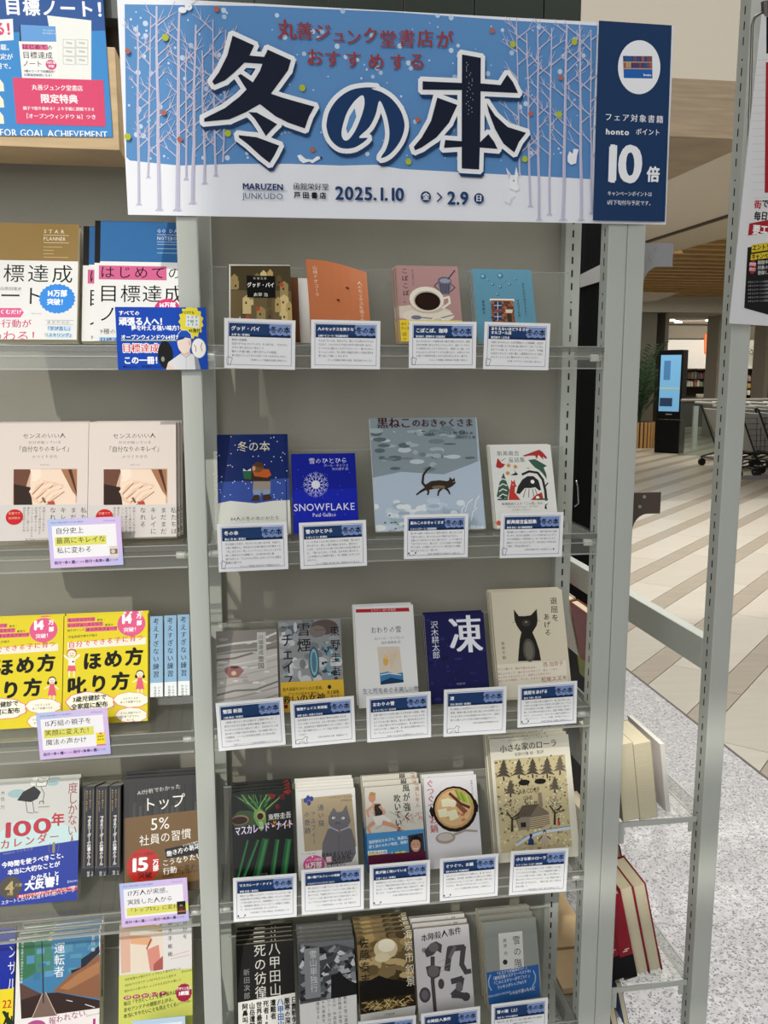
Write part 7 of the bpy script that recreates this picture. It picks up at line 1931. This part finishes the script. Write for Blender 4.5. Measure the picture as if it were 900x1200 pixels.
# ---- palm in slatted planter
pp = atZ(748, 524, 0)
pl = tag(empty('potted_palm', (float(pp[0]), float(pp[1]), 0)), 'dark green palm in a slatted wooden planter in front of the bronze column', 'plant')
bm = bmesh.new(); tube(bm, [(0, 0, 0), (0, 0, .5)], [.24, .27], 20); bm_obj('pot', bm, mat('pot_dark', '#2f241b', .7), pl)
sm = None
for i in range(24):
    t = 2 * math.pi * i / 24
    if sm is None:
        bm = bmesh.new(); bx(bm, -.025, .025, -.012, .012, 0, .5); o = bm_obj('slat', bm, mat('planter_slat', '#a9824e', .5), pl); sm = o.data
    else: o = link('slat', sm, pl)
    o.location = (math.cos(t) * .285, math.sin(t) * .285, 0); o.rotation_euler = (0, 0, t + math.pi / 2)
M_PALM = mat('palm_green', '#1f3a1c', .5)
for k in range(26):
    bm = bmesh.new()
    a = rv.uniform(0, 2 * math.pi); h = rv.uniform(.9, 2.0); r_ = rv.uniform(.2, .62)
    pts = [Vector((math.cos(a) * r_ * (t ** 1.5), math.sin(a) * r_ * (t ** 1.5), .45 + h * t - .35 * t ** 3)) for t in [q / 8 for q in range(9)]]
    tube(bm, pts, .006, 4)
    for i in range(3, 9):
        for s_ in (-1, 1):
            for q in range(2):
                p_ = pts[i] - (pts[i] - pts[i - 1]) * q * .5
                dr = Vector((-math.sin(a) * s_, math.cos(a) * s_, -.25)).normalized() + (pts[i] - pts[i - 1]).normalized() * .7
                L_ = .2 * (1 - abs(i - 6) * .12)
                w = Vector((0, 0, .012))
                v = [bm.verts.new(x_) for x_ in (p_ - w, p_ + dr * L_ * .5 - w * 1.4, p_ + dr * L_, p_ + dr * L_ * .5 + w * 1.4)]
                bm.faces.new(v)
    bm_obj('frond', bm, M_PALM, pl)
# ---- glass railing with handrail
gr = tag(empty('glass_railing', tuple(atZ(800, 540, 0))), 'low glass railing with a pale handrail along the mall void', 'railing')
ra, rb = atZ(795, 534, 0), atZ(900, 552, 0)
g0 = Vector(gr.location)
A_ = Vector(ra); B_ = Vector(ra) + (Vector((1, .05, 0)) * 6)
for i in range(5):
    a_ = A_ + (B_ - A_) * (i / 5) ; b_ = A_ + (B_ - A_) * ((i + .97) / 5)
    bm = bmesh.new(); vs = [a_, b_, b_ + Vector((0, 0, 1.0)), a_ + Vector((0, 0, 1.0))]
    lo = [bm.verts.new(v - g0) for v in vs]; hi = [bm.verts.new(v - g0 + Vector((0, .012, 0))) for v in vs]
    bm.faces.new(lo); bm.faces.new(hi[::-1])
    for k in range(4): bm.faces.new((lo[k], hi[k], hi[(k + 1) % 4], lo[(k + 1) % 4]))
    bm_obj('glass_panel', bm, GLASS, gr)
bm = bmesh.new(); tube(bm, [A_ - g0 + Vector((0, 0, .98)), B_ - g0 + Vector((0, 0, .98))], .025, 8); bm_obj('handrail', bm, mat('rail_steel', '#9b9890', .3, metal=.6), gr)
bm = bmesh.new(); bx(bm, A_.x - g0.x, B_.x - g0.x, -.04, .06, 0, .08); bm_obj('rail_base', bm, mat('rail_base', '#b9b7ac', .5), gr)
px_box('upright_sign', 811, 819, 476, 528, 14.3, .05, mat('white_panel', '#cfd0cb', .4), None)
tag(bpy.context.scene.objects[-1], 'upright white sign panel behind the glass railing next to the kiosk', 'sign')
# ---- shopping carts nested in a row
M_CB = mat('cart_black', '#121214', .45); M_CG = mat('cart_grey_panel', '#a6a8a6', .45)
def make_cart(label, loc, rz, group):
    t = tag(empty('shopping_cart', loc, (0, 0, rz)), label, 'cart', group)
    # handle towards -x, basket leaning frame, lower chassis, wheels
    bm = bmesh.new()
    for s_ in (-.22, .22):
        tube(bm, [(-.38, s_, 1.0), (-.30, s_, .96), (.02, s_, .30), (.10, s_, .22), (.5, s_, .20)], .014, 6)
        tube(bm, [(.10, s_, .22), (-.25, s_, .14)], .014, 6)
    tube(bm, [(.5, -.22, .2), (.5, .22, .2)], .014, 6); tube(bm, [(-.25, -.22, .14), (-.25, .22, .14)], .012, 6)
    bm_obj('frame', bm, M_CB, t)
    bm = bmesh.new(); tube(bm, [(-.38, -.25, 1.0), (-.38, .25, 1.0)], .018, 8); bm_obj('handle', bm, mat('cart_handle', '#c9c9c6', .4), t)
    bm = bmesh.new()
    v = [(-.24, 1) for _ in range(0)]
    vs = [Vector(q) for q in ((-.26, -.2, .9), (-.26, .2, .9), (.04, .18, .36), (.04, -.18, .36))]
    lo = [bm.verts.new(q) for q in vs]; hi = [bm.verts.new(q + Vector((.015, 0, .008))) for q in vs]
    bm.faces.new(lo); bm.faces.new(hi[::-1])
    for k in range(4): bm.faces.new((lo[k], hi[k], hi[(k + 1) % 4], lo[(k + 1) % 4]))
    bm_obj('seat_panel', bm, M_CG, t)
    bm = bmesh.new()
    for i in range(7):
        z = .36 + i * .08
        x0 = .0 - (z - .36) * .45
        tube(bm, [(x0, -.21, z), (.5 + (z - .36) * .15, -.2, z)], .004, 4, False); tube(bm, [(x0, .21, z), (.5 + (z - .36) * .15, .2, z)], .004, 4, False); tube(bm, [(.5 + (z - .36) * .15, -.2, z), (.5 + (z - .36) * .15, .2, z)], .004, 4, False)
    for i in range(8):
        x = .02 + i * .07
        for s_ in (-.21, .21): tube(bm, [(x, s_, .36), (x - .02, s_, .84)], .004, 4, False)
        tube(bm, [(x, -.21, .36), (x, .21, .36)], .004, 4, False)
    bm_obj('wire_basket', bm, M_CB, t)
    for x, s_ in ((-.24, -.2), (-.24, .2), (.48, -.2), (.48, .2)):
        bm = bmesh.new(); tube(bm, [(x, s_ - .018, .06), (x, s_ + .018, .06)], .06, 14); tube(bm, [(x, s_, .06), (x, s_, .16)], .012, 6); bm_obj('wheel', bm, M_CB, t)
    return t
cart0 = None
def place_cart(loc, rz, label, group):
    global cart0
    if cart0 is None:
        cart0 = make_cart(label, loc, rz, group); return
    r = cart0.copy(); COL.objects.link(r); r.location = loc; r.rotation_euler = (0, 0, rz); r['label'] = label; r['group'] = group
    for ch in cart0.children:
        c = ch.copy(); COL.objects.link(c); c.parent = r
cA = atZ(812, 547, 0)
for i in range(5):
    nm = ('leftmost', 'second', 'third', 'fourth', 'last')[i]
    place_cart((float(cA[0]) + .5 + i * .26, float(cA[1]) - .0 - i * .05, 0), math.radians(8), '%s of the nested black shopping carts left of the aisle post' % nm if i == 0 else '%s nested black shopping cart counted from the kiosk side' % nm, 'nested shopping carts behind the aisle post')
cB = atZ(880, 560, 0)
for i in range(7):
    nm = ('first', 'second', 'third', 'fourth', 'fifth', 'sixth', 'seventh')[i]
    place_cart((float(cB[0]) + i * .24, float(cB[1]) - i * .06 + .2, 0), math.radians(8), '%s black shopping cart of the long row right of the aisle post' % nm, 'shopping carts right of the aisle post')
# cart corral rail on the floor
tag(box('trim_10', float(cB[0]) - .4, float(cB[0]) + 4, float(cB[1]) - .16, float(cB[1]) - .12, 0, .05, mat('corral_rail', '#77777a', .4)), kind='structure')

# side wall far right closing the mall, shop end wall behind everything
tag(box('wall_far', -2, 26, 29.5, 29.8, 0, 7, M_WALL2), kind='structure')
tag(box('wall_right', 26, 26.3, -1.2, 29.5, 0, 7, M_WALL2), kind='structure')

bpy.data.objects.remove(_to)
